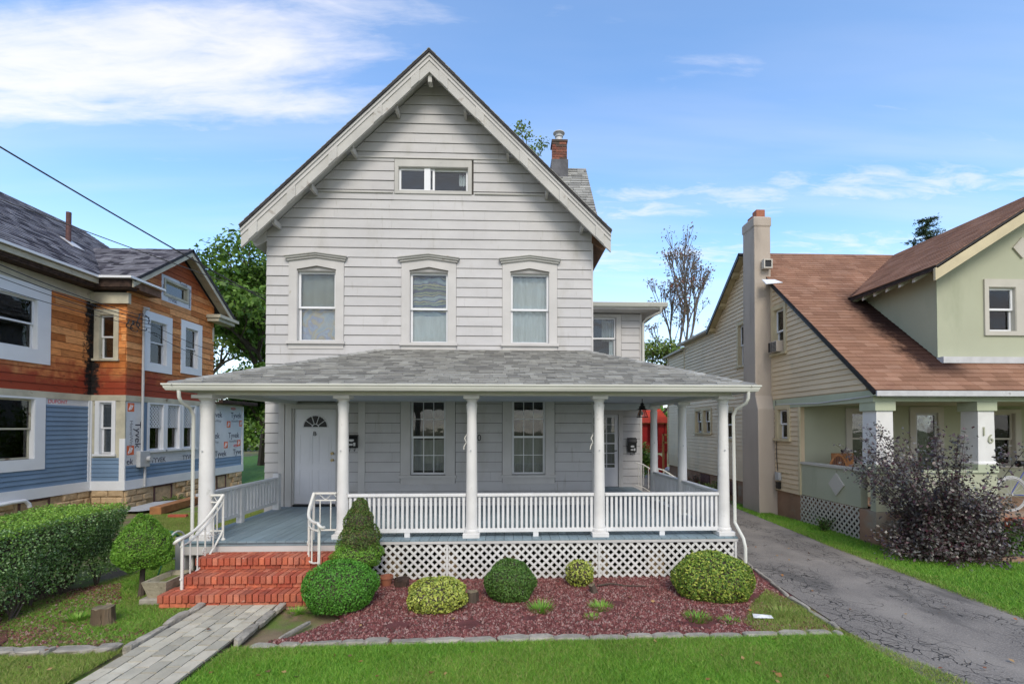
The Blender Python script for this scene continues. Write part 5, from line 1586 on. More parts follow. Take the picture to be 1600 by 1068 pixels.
# trim
mb = MB(); mb.fbox(SW, 3.5, Y2 + .0, ZT0, ZT1, 0, .035); 
put('belt_board', mb, 'cream_trim', lh)
put('belt_board', MB().fbox(BW, X1, X2 + .035, ZT0, ZT1, .0, .034), 'cream_trim', lh)
put('belt_board', MB().fbox(GW, Y2 + .001, 17.95, ZT0, ZT1, 0, .035), 'cream_trim', lh)
mb = MB(); mb.fbox(SW, 3.5, Y2 - .03, .52, ZB, 0, .045)
put('water_table', mb, 'white_new', lh)
put('water_table', MB().fbox(BW, X1, X2 + .045, .52, ZB, .0, .044), 'white_new', lh)
put('water_table', MB().fbox(GW, Y2 + .001, 19.95, .52, ZB, 0, .045), 'white_new', lh)
put('corner_post', MB().fbox(SW, Y2 - .10, Y2 - .02, ZB, 3.0, 0, .04), 'white_new', lh)
put('corner_post', MB().fbox(BW, X1 + .0, X1 + .06, ZB, 3.0, 0, .04), 'white_new', lh)
put('corner_post', MB().fbox(BW, X2 - .12, X2 + .03, ZB, 1.95, 0, .04), 'white_new', lh)
put('corner_post', MB().fbox(BW, X2 - .12, X2 + .02, 1.95, 3.0, 0, .03), 'cream_trim', lh)
put('corner_post', MB().fbox(GW, 19.86, 19.95, ZB, 3.1, 0, .04), 'white_new', lh)
put('corner_post', MB().fbox(GW, 17.86, 17.95, 5.35, 5.85, 0, .03), 'cream_trim', lh)
# windows
big = dict(m_cas='white_new', m_sash='white_new', sill=False)
window(lh, SW, *wA, cas=.34, curtain2=[('cloth_white', .35, .85, .02, .9)], **big)
window(lh, SW, *wB, cas=.27, top_cas=.04, curtain2=[('cloth_dim', 0, 1, .02, .98)], m_cas='white_new', m_sash='cream_trim', sill=False)
window(lh, BW, *fA, cas=.13, m_cas='cream_trim', m_sash='white_new', sill=True, top_cas=.15)
window(lh, BW, *fB_, cas=.10, m_cas='white_new', m_sash='white_new', top_cas=.04, blind='blind_dark')
window(lh, GW, *gA, cas=.24, curtain2=[('cloth_dim', .5, 1, 0, .5)], **big)
window(lh, GW, *gB, cas=.22, **big)
window(lh, GW, *gC, cas=.07, style='fixed', m_cas='cream_trim', m_sash='cream_trim', sill=False, glass='glass_dark')
for i, w_ in enumerate(LW):
    wn = window(lh, GW, *w_, cas=.085, m_cas='white_new', m_sash='white_new', top_cas=.04, sill=(True), inset=.04)
    lattice_panel(wn, GW, w_[0] + .03, w_[1] - .03, 2.25, 2.93, 'white_new', pitch=.115, wd=.034, d=-.03, border=False)
# eaves
fz = MB(); fz.fbox(SW, 3.5, Y2, 5.74, 6.05, 0, .03)
put('frieze', fz, 'cream_trim', lh)
put('frieze', MB().fbox(BW, X1 + .03, X2 + .12, 5.70, 6.0, 0, .10), 'cream_trim', lh)
put('cornice', MB().box(X1, -11.22, 3.5, Y2 - .3, 6.06, 6.12).box(-11.26, -11.20, 3.5, Y2 - .3, 6.10, 6.31), 'rotten', lh)
put('cornice', MB().box(X1, X2 + .28, Y2 - .28, Y2 - .0, 6.06, 6.11).box(X1 + .3, X2 + .34, Y2 - .32, Y2 - .26, 6.10, 6.31), 'rotten', lh)
put('cornice', MB().box(X2 + .0, X2 + .34, Y2 + .0, Y2 + .85, 6.10, 6.14).box(X2 + .28, X2 + .34, Y2 - .26, Y2 + .85, 6.14, 6.31), 'bare_wood', lh)
put('crown_board', MB().box(-11.20, -11.14, 3.5, Y2 - .34, 6.17, 6.30), 'cream_trim', lh)
mb = MB(); mb.box(-11.20, -11.06, 3.5, Y2 - .38, 6.315, 6.375).box(-11.20, X2 + .44, Y2 - .44, Y2 - .34, 6.318, 6.378).box(X2 + .345, X2 + .44, Y2 - .34, Y2 + .9, 6.316, 6.376)
put('gutter', mb, 'white_new', lh, smooth=False)
put('cornice', MB().box(X2, X2 + .42, 17.55, 18.55, 6.02, 6.14).box(X2, X2 + .5, 17.5, 18.7, 6.141, 6.25), 'cream_trim', lh)
# roofs: main slope, wing, lower shed edge
RX, RZ, EXm = -15.0, 9.22, -11.16
slope_m = (RZ - 6.38) / (EXm - RX)
lr = put('roof', slab([(EXm, 2.0, 6.38), (EXm, 19.2, 6.38), (RX, 17.6, RZ), (RX, 2.0, RZ)], .09), 'roof_edge', lh)
put('roof', slab([(RX, 2.0, RZ), (RX, 17.6, RZ), (-19, 19.2, 6.2), (-19, 2, 6.2)], .09), 'roof_edge', lh)
put('roof', slab([(EXm, 19.2, 6.38), (-19, 19.2, 6.38), (RX, 17.6, RZ)], .09), 'roof_edge', lh)
up = Vector((RX - EXm, 0, RZ - 6.38)); fr = slope_fr((EXm, 0, 6.38), (0, 1, 0), up)
courses('shingle', fr, [(8.0, 0), (19.2, 0), (17.6, up.length), (8.0, up.length)], [], .145, 0, 'shingle_dark', lr, .014, .002, seg=(.12, .36), join=True, gap=.006, shade_notch=.4)
wz = lambda y: 8.05 - abs(y - 16.15) * .69
for sg in (-1, 1):
    ye = 16.15 + sg * 2.47
    xa = X2 + .40
    def mx(z): return EXm - (z - 6.38) / slope_m - .05
    vs4 = [(xa, ye, wz(ye)), (xa, 16.15, 8.05), (mx(8.05), 16.15, 8.05), (mx(wz(ye)), ye, wz(ye))]
    wr_ = put('roof', slab(vs4, .08), 'roof_edge', lh)
    up = Vector((0, 16.15 - ye, 8.05 - wz(ye))); fr = slope_fr((0, ye, wz(ye)), (1, 0, 0), up)
    courses('shingle', fr, [(mx(wz(ye)), 0), (xa + .01, 0), (xa + .01, up.length), (mx(8.05), up.length)], [], .145, 0, 'shingle_dark', wr_, .014, .002, seg=(.12, .36), join=True, gap=.006, shade_notch=.4)
    fX = face_right(0)
    mb = MB(); q = [(ye, wz(ye) - .06), (16.15, 8.05 - .06), (16.15, 8.05 - .24), (ye, wz(ye) - .24)]
    mb.poly(fX, q, xa - .02, xa - .06)
    put('rake_board', mb, 'cream_trim', lh)
    mb = MB(); q = [(ye, wz(ye) - .085), (16.15, 8.05 - .085), (16.15, 8.05 - .11), (ye, wz(ye) - .11)]
    mb.poly(fX, q, xa - .065, X2 + .021)
    put('rake_soffit', mb, 'cream_trim', lh)
put('shed_edge', MB().box(X2 - .1, X2 + .35, 17.96, 20.4, 3.14, 3.19).box(X2 + .2, X2 + .36, 17.96, 20.4, 3.19, 3.26), 'rotten', lh)
# vent stack
mb = MB(); mb.tube([(-13.0, 14.8, 7.6), (-13.0, 14.8, 8.62)], .065, 10)
vp = put('vent_pipe', mb, 'rust', lh)
f = slope_fr((EXm, 0, 6.38), (0, 1, 0), Vector((RX - EXm, 0, RZ - 6.38)))
tL = (EXm + 13.0) / abs((RX - EXm)) * Vector((RX - EXm, 0, RZ - 6.38)).length
put('flashing', MB().fbox(f, 14.62, 15.0, tL - .36, tL + .12, .017, .035), 'lead', vp)
# stone foundation
fd2 = put('foundation', MB().box(X1 - .2, X1 - .02, 3.5, Y2, -.2, .52).box(X1 - .2, X2 - .02, Y2 + .02, Y2 + .2, -.2, .519).box(X2 - .2, X2 - .022, Y2 + .21, 19.93, -.2, .518), 'mortar', lh)
fd2.data.materials[0] = M['stone']
def stone_course(fr, a, b, holes_, seed):
    rr = random.Random(seed)
    for r_ in range(3):
        z0 = -.04 + r_ * .188
        s = a - (r_ % 2) * .2
        while s < b:
            e = min(s + rr.uniform(.38, .46), b)
            s_ = max(s, a)
            if e - s_ > .08 and not any(s_ < h[1] and e > h[0] for h in holes_):
                dpt = rr.uniform(.03, .06)
                mb = MB()
                q = [(s_ + .008, z0 + .006), (e - .008, z0 + .006), (e - .008, z0 + .18), (s_ + .008, z0 + .18)]
                c = ((s_ + e) / 2 + rr.uniform(-.05, .05), z0 + .09 + rr.uniform(-.02, .02))
                ins = [(p[0] + (c[0] - p[0]) * .22, p[1] + (c[1] - p[1]) * .3) for p in q]
                vs3 = [fr(p[0], p[1], -.02) for p in q] + [fr(p[0], p[1], .012) for p in q] + [fr(p[0], p[1], dpt * rr.uniform(.6, 1.2)) for p in ins]
                mb.add(vs3, [(3, 2, 1, 0)] + [(i, (i + 1) % 4, 4 + (i + 1) % 4, 4 + i) for i in range(4)] + [(4 + i, 4 + (i + 1) % 4, 8 + (i + 1) % 4, 8 + i) for i in range(4)] + [(8, 9, 10, 11)])
                put('foundation_stone', mb, 'stone', fd2)
            s = e
stone_course(SW, 10.6, Y2, [(11.95, 12.85)], 1)
stone_course(BW, X1 + .06, X2 + .0, [], 2)
stone_course(GW, Y2 + .02, 19.9, [(15.05, 15.95), (18.2, 18.9)], 3)
for fr, a, b in ((SW, 12.0, 12.8), (GW, 15.1, 15.9), (GW, 18.25, 18.85)):
    bwn = put('basement_window', MB().frame(fr, a, b, -.02, .50, .05, -.10, -.0), 'rust', lh)
    put('pane', MB().fbox(fr, a + .04, b - .04, .0, .48, -.08, -.07), 'room', bwn)
# meter, conduit, drain elbow
em = thing('electric_meter', 'grey electric meter box with conduit on the wrapped wall', 'electric meter', (X2 + .1, 14.55, 1.1))
put('meter_box', MB().fbox(GW, 14.35, 14.74, 1.12, 1.58, .012, .13), 'grey_metal', em, bevel=.01)
put('dial', MB().tube([GW(14.66, 1.35, .13), GW(14.66, 1.35, .22)], .075, 14), 'grey_metal', em)
put('conduit', MB().tube([GW(14.50, 1.58, .07), GW(14.50, 5.62, .07)], .034, 8), 'grey_metal', em)
put('conduit', MB().tube([GW(14.62, 1.12, .07), GW(14.62, .55, .07)], .034, 8), 'grey_metal', em)
put('weather_head', MB().tube([GW(14.50, 5.60, .07), GW(14.50, 5.72, .10), GW(14.52, 5.70, .20)], [.036, .06, .045], 8), 'grey_metal', em)
for k, (r_, zc, yc) in enumerate(((.22, 5.30, 14.42), (.14, 5.12, 14.12), (.11, 5.15, 13.95))):
    put('cable_loop', MB().tube([(X2 + .10 + .04 * math.sin(i), yc + r_ * math.cos(i * PI / 9), zc + r_ * 1.1 * math.sin(i * PI / 9)) for i in range(17)], .014, 5), 'cable', em)
de = tag(put('drain_elbow', MB().tube([(X1 + .08, 11.35, .50), (X1 + .12, 11.7, .53), (X1 + .14, 12.0, .53), (X1 + .14, 12.1, .44), (X1 + .14, 12.12, .36)], .045, 8), 'white_new'), 'white plastic drain elbow lying along the left house base board', 'drain pipe')
# builders' debris beside the foundation
tag(put('timber_beam', MB().box(-.14, .14, -1.6, 1.6, 0, .20), 'beam_wood', None, bevel=.01), 'long brown timber beam lying on bare earth beside the stone foundation', 'timber')
tb = bpy.data.objects['timber_beam']; tb.location = (-9.3, 14.6, 0.0); tb.rotation_euler = (0, 0, .10)
pl_ = tag(put('plastic_sheet', MB().add([(-10.5, 13.4, .03), (-9.7, 13.2, .06), (-9.1, 14.4, .03), (-9.6, 15.2, .10), (-10.4, 15.0, .05), (-10.0, 14.2, .16)], [(0, 1, 5), (1, 2, 5), (2, 3, 5), (3, 4, 5), (4, 0, 5)]), 'grey_metal', calc=False), 'crumpled grey plastic sheet on the earth by the foundation', 'plastic sheet')
tag(put('brick_offcut', MB().box(-8.55, -8.1, 12.6, 12.7, 0, .07), 'brick_red', None, bevel=.006), 'red brick offcut lying in the grass between the two houses', 'brick')

# ================================================================ RIGHT HOUSE
XH = 6.95
rh = thing('green_house', 'neighbouring house with tan side siding, brown roof and sage green dormer', 'house', (XH, 11.4, 0))
RW = face_left(XH)
zf = lambda y: 2.97 + .865 * (y - 8.8)
YRg, ZRg = 13.85, 2.97 + .865 * 5.05
zk = lambda y: ZRg - .765 * (y - YRg)
w1 = (11.80, 12.26, 1.98, 2.72); w2 = (11.93, 12.40, 4.17, 5.30); w3 = (13.75, 14.36, 4.10, 5.32)
w4 = (17.16, 17.74, 2.08, 2.86); w5 = (16.42, 17.00, 2.08, 2.86); w6 = (14.78, 15.38, 1.92, 2.78)
RH = [w1, w2, w3, w4, w5, w6]
outl = [[(11.35, .66), (YRg, .66), (YRg, ZRg - .12), (11.35, zf(11.35) - .12)], [(YRg, .66), (16.1, .66), (16.1, 5.50), (YRg, ZRg - .12)],
        [(16.1, .66), (18.9, .66), (18.9, 5.50), (16.1, 5.50)], [(18.9, .66), (20.85, .66), (20.85, 5.28), (18.9, 5.28)],
        [(9.15, 2.98), (11.35, 2.98), (11.35, zf(11.35) - .12), (9.15, zf(9.15) - .12)]]
for o_ in outl:
    wall('house_wall', RW, o_, RH, 'vinyl_tan', rh, .12)
trimh = [(a - .10, b + .10, c - .12, d_ + .12) for a, b, c, d_ in RH] + [(12.48, 13.35, 0, 9)]
for i, o_ in enumerate(outl):
    courses('vinyl_board', RW, o_, trimh + ([(11.3, 12.5, 2.75, 2.99)] if i == 0 else []), .117, .66, 'vinyl_tan', rh, .026, .003, limit=110, lip=.005)
for y, z0, z1 in ((11.33, .66, 2.76), (18.9, .66, 5.4), (20.85, .66, 5.2)):
    put('corner_strip', MB().fbox(RW, y - .035, y + .035, z0, z1, 0, .035), 'tan_trim', rh)
put('foundation', MB().box(XH + .03, XH + .25, 11.35, 20.85, -.1, .655), 'concrete_red', rh)
kw = dict(m_cas='tan_trim', m_sash='white_clean', sill=True, out_=.04)
window(rh, RW, *w1, cas=.10, blind='blind_brown', curtain2=[('blind_brown', 0, 1, 0, 1)], **kw)
window(rh, RW, *w2, cas=.10, blind='blind_dark', **kw)
window(rh, RW, *w3, cas=.09, **kw)
window(rh, RW, *w4, cas=.075, **kw); window(rh, RW, *w5, cas=.075, **kw)
window(rh, RW, *w6, cas=.09, blind='blind_brown', **kw)
ac = thing('air_conditioner', 'window air conditioner sticking out of the upstairs window by the chimney', 'air conditioner', (XH - .1, 12.16, 4.17))
put('case', MB().fbox(RW, 11.97, 12.36, 4.18, 4.46, -.10, .20), 'stucco', ac, bevel=.008)
mb = MB()
for i in range(7): mb.fbox(RW, 11.99, 12.15, 4.20 + i * .034, 4.215 + i * .034, .20, .207)
mb.fbox(RW, 12.18, 12.20, 4.19, 4.45, .20, .206); mb.fbox(RW, 12.24, 12.34, 4.20, 4.44, .20, .208)
o = put('grille', mb, 'black', ac); o['kind'] = 'stuff'
# basement windows, meter
for a, b, z0, z1 in ((16.6, 17.4, .22, .60), (14.6, 15.2, .15, .58), (13.5, 13.95, .1, .58)):
    put('basement_window', MB().fbox(RW, a, b, z0, z1, -.06, -.012), 'rust', rh)
em2 = thing('utility_box', 'small grey utility box low on the tan siding beside the chimney', 'utility box', (XH - .08, 12.2, .66))
put('box_body', MB().fbox(RW, 12.10, 12.28, .92, 1.12, .02, .10), 'grey_metal', em2, bevel=.006)
put('box_body', MB().fbox(RW, 12.12, 12.26, .70, .88, .02, .09), 'black', em2, bevel=.006)
put('cable', MB().tube([RW(12.32, 2.95, .03), RW(12.30, 1.5, .035), RW(12.22, 1.15, .05)], .010, 5), 'cable', em2)
put('cable', MB().tube([RW(11.75, 1.13, .035), RW(12.05, 1.14, .035), RW(12.15, 1.10, .05)], .014, 5), 'tan_trim', em2)
# main roof
xr0, xr1 = XH - .10, 17.0
m1 = put('roof', slab([(xr0, 8.80, 2.97), (xr1, 8.80, 2.97), (xr1, YRg, ZRg), (xr0, YRg, ZRg)], .08), 'roof_edge', rh)
put('roof', slab([(xr0 - .15, YRg, ZRg), (xr1, YRg, ZRg), (xr1, 16.15, zk(16.15)), (xr0 - .15, 16.15, zk(16.15))], .08), 'roof_edge', rh)
put('roof', slab([(xr0 - .12, 16.1, 5.60), (xr1, 16.1, 5.60), (xr1, 19.1, 5.56), (xr0 - .12, 19.1, 5.56)], .07), 'pale_trim', rh)
put('roof', slab([(xr0 - .06, 18.9, 5.38), (xr1, 18.9, 5.38), (xr1, 21.1, 5.34), (xr0 - .06, 21.1, 5.34)], .07), 'pale_trim', rh)
up = Vector((0, YRg - 8.8, ZRg - 2.97)); fr = slope_fr((0, 8.8, 2.97), (1, 0, 0), up)
courses('shingle', fr, [(xr0 - .012, -.01), (13.5, -.01), (13.5, up.length), (xr0 - .012, up.length)], [(12.3, 13.5, 1.5, 6)], .138, 0, 'shingle_red', m1, .011, .002, seg=(.28, .34), join=True, gap=.004)
fX = face_right(0)
put('rake_board', MB().poly(fX, [(8.85, zf(8.85) - .08), (13.3, zf(13.3) - .08), (13.3, zf(13.3) - .14), (8.85, zf(8.85) - .14)], xr0 + .02, xr0 - .01), 'black', rh)
mb = MB(); mb.poly(fX, [(YRg, ZRg - .085), (16.1, zk(16.1) - .085), (16.1, zk(16.1) - .115), (YRg, ZRg - .115)], XH - .0, xr0 - .13)
put('rake_soffit', mb, 'soffit_wood', rh)
put('rake_board', MB().poly(fX, [(YRg, ZRg - .02), (16.16, zk(16.16) - .02), (16.16, zk(16.16) - .15), (YRg, ZRg - .15)], xr0 - .13, xr0 - .16), 'black', rh)
for y in (14.3, 15.2, 16.02):
    put('rafter', MB().poly(fX, [(y - .05, zk(y) - .20), (y + .05, zk(y + .1) - .19), (y + .05, zk(y) - .11), (y - .05, zk(y) - .10)], XH, xr0 - .12), 'soffit_wood', rh)
# gable vent with flashing by the chimney
FV = face_front(12.53)
gv = put('gable_vent', MB().frame(FV, 6.70, 6.93, 6.44, 6.68, .03, -.03, .10), 'pale_trim', rh)
put('louvre', MB().fbox(FV, 6.72, 6.91, 6.46, 6.66, -.02, .07), 'black', gv)
put('flashing', MB().poly(fr, [(xr0 - .22, 4.52), (xr0 + .26, 4.62), (xr0 + .12, 4.80), (xr0 - .22, 4.80)], .03, .012), 'white_clean', gv)
# chimney
ch = MB()
f0 = face_top(0)
def ringbox(mb, rings):
    vs = []
    for x0, x1, y0, y1, z in rings: vs += [(x0, y0, z), (x1, y0, z), (x1, y1, z), (x0, y1, z)]
    n = len(rings)
    mb.add(vs, [(3, 2, 1, 0)] + [(k * 4 + i, k * 4 + (i + 1) % 4, k * 4 + 4 + (i + 1) % 4, k * 4 + 4 + i) for k in range(n - 1) for i in range(4)] + [tuple(range(4 * n - 4, 4 * n))])
ringbox(ch, [(6.50, 7.0, 12.38, 13.28, -.1), (6.50, 7.0, 12.42, 13.28, 2.75), (6.52, 6.97, 12.58, 13.24, 3.10), (6.53, 6.97, 12.60, 13.22, 7.60), (6.51, 6.99, 12.58, 13.24, 7.62), (6.51, 6.99, 12.58, 13.24, 7.84), (6.54, 6.96, 12.62, 13.20, 7.88)])
rc = put('chimney', ch, 'stucco', rh, smooth=False, bevel=.012)
for y, z in ((12.78, 8.09), (13.05, 8.02)):
    put('chimney_pot', MB().box(6.63, 6.87, y - .11, y + .11, 7.86, z), 'terracotta', rc, bevel=.01)
# porch of the right house
put('porch_floor', MB().box(XH + .1, 14, 9.05, 11.35, .45, .60), 'concrete_red', rh)
put('parapet', MB().box(XH, XH + .14, 9.36, 11.34, .68, 1.40), 'green_stucco', rh)
put('parapet', MB().box(XH, 9.34, 8.96, 9.10, .67, 1.40), 'green_stucco', rh)
put('parapet_cap', MB().box(XH - .03, XH + .18, 9.35, 11.34, 1.402, 1.45), 'pale_trim', rh)
put('parapet_cap', MB().box(XH + .36, 8.95, 8.93, 9.13, 1.402, 1.448), 'green_trim', rh)
dm = MB(); c = (10.05, 1.06)
dm.poly(RW, [(c[0] - .24, c[1]), (c[0], c[1] - .24), (c[0] + .24, c[1]), (c[0], c[1] + .24)], .03)
put('diamond_ornament', dm, 'pale_trim', rh)
lattice_panel(rh, RW, 9.40, 11.36, -.02, .67, 'pale_trim', pitch=.145, wd=.04, d=-.02, border=False)
put('underfloor', MB().box(XH + .35, XH + .4, 9.3, 11.3, -.05, .66), 'under', rh)
put('pier', MB().box(XH - .015, XH + .34, 8.945, 9.38, -.1, .665), 'concrete_red', rh)
put('base_wall', MB().box(XH + .34, 9.36, 9.03, 9.2, -.1, .665), 'concrete_red', rh)
for x0 in (XH + .02, 8.97):
    cb = MB(); ringbox(cb, [(x0 - .03, x0 + .37, 8.93, 9.36, 1.40), (x0 - .03, x0 + .37, 8.93, 9.36, 1.58), (x0 + .0, x0 + .34, 8.96, 9.33, 1.62), (x0 + .01, x0 + .33, 8.965, 9.32, 2.58)])
    cc = put('porch_column', cb, 'column', rh, smooth=False)
    put('capital', MB().box(x0 - .03, x0 + .37, 8.935, 9.36, 2.58, 2.755), 'green_trim', cc, bevel=.004)
    put('column_base', MB().box(x0 - .04, x0 + .38, 8.925, 9.37, 1.398, 1.56), 'green_trim', cc, bevel=.006)
M['number_paint'] = mat('greenish_number_paint', (0.36, 0.37, 0.27), 0.6, 0.05)
nm = thing('house_number', 'raised numerals one and six painted on the green house porch column', 'house number', (9.12, 8.95, 2.1))
text_part('1', (9.08, 8.955, 2.18), .24, 'number_paint', nm, R_FRONT, .012, 'numeral')
text_part('6', (9.21, 8.955, 2.04), .24, 'number_paint', nm, R_FRONT, .012, 'numeral')
mb = MB(); mb.box(XH, 16, 8.96, 9.12, 2.76, 2.90); mb.box(XH - .03, XH + .14, 8.961, 12.45, 2.75, 2.975)
put('porch_beam', mb, 'green_trim', rh)
put('porch_ceiling', MB().box(XH + .14, 16, 9.12, 11.35, 2.78, 2.80), 'green_stucco', rh)
put('eave_board', MB().box(xr0 + .0, 16.5, 8.77, 8.80, 2.85, 2.95), 'lead', rh)
put('eave_soffit', MB().box(xr0, 16.5, 8.80, 8.96, 2.86, 2.88), 'green_trim', rh)
mb = MB(); mb.tube([(6.93, 12.4, 2.86), (6.90, 10.6, 2.80), (6.90, 9.0, 2.86), (7.4, 8.90, 2.83), (8.4, 8.90, 2.84), (9.6, 8.9, 2.83), (11, 8.9, 2.85)], .012, 5)
put('cable', mb, 'lead', rh)
# front wall behind the porch
FH = face_front(11.36)
gw1, gd, gw2 = (8.20, 8.95, .0, 0), (9.80, 10.36, .6, 2.62), (11.55, 12.3, 1.35, 2.62)
gw1 = (8.22, 8.98, 1.35, 2.64)
wall('house_wall', FH, [(XH + .13, .6), (16, .6), (16, 2.79), (XH + .13, 2.79)], [gw1, gd, gw2], 'green_stucco', rh, .12)
window(rh, FH, *gw1, cas=.14, m_cas='pale_trim', m_sash='pale_trim', top_cas=.08)
window(rh, FH, *gw2, cas=.14, m_cas='pale_trim', m_sash='pale_trim', top_cas=.08)
dd = put('front_door', MB().frame(FH, gd[0] - .14, gd[1] + .14, .6, 2.76, .14, 0, .03, wb=0), 'pale_trim', rh)
put('storm_door', MB().frame(FH, gd[0], gd[1], .61, 2.62, .06, -.05, -.01, wb=.3), 'lead', dd)
put('pane', MB().fbox(FH, gd[0] + .05, gd[1] - .05, .9, 2.57, -.035, -.03), 'glass_dark', dd)
put('door_leaf', MB().fbox(FH, gd[0], gd[1], .6, 2.62, -.118, -.09), 'black', dd)
# dormer
XD, YD = 8.78, 9.60
zd = lambda x: 7.36 - abs(x - 11.4) * .633
DF = face_front(YD)
dw1, dw2 = (9.86, 10.44, 4.24, 5.15), (10.62, 11.2, 4.24, 5.15)
wall('dormer_wall', DF, [(XD, zf(YD) - .06), (14.0, zf(YD) - .06), (14.0, zd(14.0) - .1), (11.4, zd(11.4) - .1), (XD, zd(XD) - .1)], [dw1, dw2], 'green_stucco', rh, .12)
put('dormer_wall', MB().poly(face_left(XD), [(YD + .121, zf(YD + .121) - .05), (11.9, zd(XD) - .07), (YD + .121, zd(XD) - .07)], 0, -.1), 'green_stucco', rh)
put('corner_strip', MB().box(XD - .006, XD + .012, YD - .010, YD, zf(YD) - .02, zd(XD) - .11), 'green_trim', rh)
for w_ in (dw1, dw2):
    window(rh, DF, *w_, cas=.09, m_cas='pale_trim', m_sash='white_clean', top_cas=.16, sill=False, inset=.03, curtain2=[('cloth_dim', .0, .75, .0, 1)])
dm = MB(); c = (10.60, 5.97)
dm.poly(DF, [(c[0] - .20, c[1]), (c[0], c[1] - .22), (c[0] + .20, c[1]), (c[0], c[1] + .22)], .035)
put('diamond_ornament', dm, 'pale_trim', rh)
put('flashing', MB().box(XD - .02, 14, YD - .16, YD - .002, zf(YD) - .10, zf(YD) + .03), 'lead', rh)
yf = 9.18
for sg in (-1, 1):
    xe = 11.4 + sg * 3.02
    ze_ = zd(xe)
    yb = 8.8 + (ze_ - 2.97) / .865
    vs4 = [(xe, yf, ze_), (11.4, yf, 7.36), (11.4, YRg + .02, 7.36), (xe, yb + .1, ze_)]
    dr = put('dormer_roof', slab(vs4, .07), 'roof_edge', rh)
    up = Vector((11.4 - xe, 0, 7.36 - ze_)); fr = slope_fr((xe, 0, ze_), (0, 1, 0), up)
    if sg < 0:
        courses('shingle', fr, [(yf - .01, -.01), (yb + .12, -.01), (YRg, up.length), (yf - .01, up.length)], [], .138, 0, 'shingle_red', dr, .011, .002, seg=(.28, .34), join=True, gap=.004)
    fB0 = face_front(0)
    mb = MB(); mb.poly(fB0, [(xe, ze_ - .055), (11.4, 7.30), (11.4, 7.06), (xe, ze_ - .30)], -(yf + .0), -(yf + .05))
    put('rake_board', mb, 'soffit_wood' if sg > 0 else 'green_trim', rh).data.materials[0] = M['tan_trim']
    mb = MB(); mb.poly(fB0, [(xe, ze_ - .075), (11.4, 7.36 - .075), (11.4, 7.36 - .10), (xe, ze_ - .10)], -(yf + .051), -(yb + .3))
    put('dormer_soffit', mb, 'rotten', rh)
for i in range(7):
    y = 9.75 + i * .36
    mb = MB(); mb.poly(face_front(0), [(8.42, zd(8.42) - .11), (8.78, zd(8.78) - .11), (8.78, zd(8.78) - .23), (8.42, zd(8.42) - .20)], -(y - .03), -(y + .03))
    put('rafter', mb, 'pale_trim', rh)

# red steps, bicycle, chair on that porch
rs = thing('red_steps', 'red painted steps up to the green house porch behind the purple shrub', 'steps', (10.1, 8.5, 0))
for i in range(3):
    put('step', MB().box(9.45, 11.2, 8.05 + i * .30, 8.95, i * .19, .17 + i * .19), 'brick_red', rs, bevel=.008)
def bicycle(x, y, z, label):
    t = thing('bicycle', label, 'bicycle', (x, y, z))
    r = .33
    def wheel(cx):
        w_ = put('tyre', MB().tube([(cx + r * math.cos(a), y, z + r + .0 + r * math.sin(a)) for a in [i * PI / 18 for i in range(36)]], .018, 6, close=True), 'rubber', t)
        put('rim', MB().tube([(cx + (r - .03) * math.cos(a), y, z + r + (r - .03) * math.sin(a)) for a in [i * PI / 18 for i in range(36)]], .009, 5, close=True), 'grey_metal', w_)
        mb = MB()
        for i in range(16):
            a = i * PI / 8
            mb.tube([(cx, y + (.02 if i % 2 else -.02), z + r), (cx + (r - .03) * math.cos(a), y, z + r + (r - .03) * math.sin(a))], .003, 3)
        mb.tube([(cx, y - .04, z + r), (cx, y + .04, z + r)], .02, 8)
        put('spokes', mb, 'grey_metal', w_)
    wheel(x); wheel(x + 1.02)
    A, B_, C_, D_ = Vector((x, y, z + r)), Vector((x + .42, y, z + .30)), Vector((x + .30, y, z + .80)), Vector((x + .84, y, z + .82))
    E_ = Vector((x + 1.02, y, z + r))
    put('bicycle_frame', MB().tube([B_, C_], .017, 6).tube([B_, D_], .019, 6).tube([C_, D_], .017, 6).tube([A, B_], .011, 6).tube([A, C_], .010, 6).tube([D_ + Vector((-.02, 0, .06)), E_], .013, 6), 'bike_blue', t)
    put('saddle', MB().tube([C_ + Vector((-.14, 0, .14)), C_ + Vector((0, 0, .15)), C_ + Vector((.13, 0, .13))], [.07, .05, .02], 8).tube([C_, C_ + Vector((-.02, 0, .13))], .012, 6), 'black', t)
    put('handlebar', MB().tube([D_ + Vector((-.14, -.26, .22)), D_ + Vector((.03, -.20, .20)), D_ + Vector((-.02, 0, .16)), D_ + Vector((.03, .20, .20)), D_ + Vector((-.14, .26, .22))], .012, 6).tube([D_, D_ + Vector((-.02, 0, .17))], .013, 6), 'black', t)
    put('mudguard', MB().tube([(x + (r + .03) * math.cos(a), y, z + r + (r + .03) * math.sin(a)) for a in [PI * (.15 + .08 * i) for i in range(10)]], .014, 6), 'grey_metal', t)
bicycle(10.02, 9.35, .60, 'blue bicycle with pale tyres parked on the green house porch')
bicycle(9.95, 10.1, .60, 'second bicycle on the green house porch, behind the blue one') if False else None
pc = thing('porch_chair', 'rounded dark wicker chair back behind the green porch parapet', 'chair', (7.30, 10.35, .60))
mb = MB()
bk = [(7.12 + .44 * i / 12, 10.55 + .02, 1.25 + .40 * math.sin(PI * i / 12) ** .6) for i in range(13)]
mb.tube(bk, .022, 6)
put('back_rim', mb, 'beam_wood', pc)
mb = MB()
for i in range(1, 12):
    mb.tube([(bk[i][0], 10.57, 1.05), bk[i]], .010, 5)
put('back_slats', mb, 'rust', pc)
put('seat', MB().box(7.12, 7.56, 10.12, 10.56, 1.0, 1.05), 'beam_wood', pc, bevel=.01)
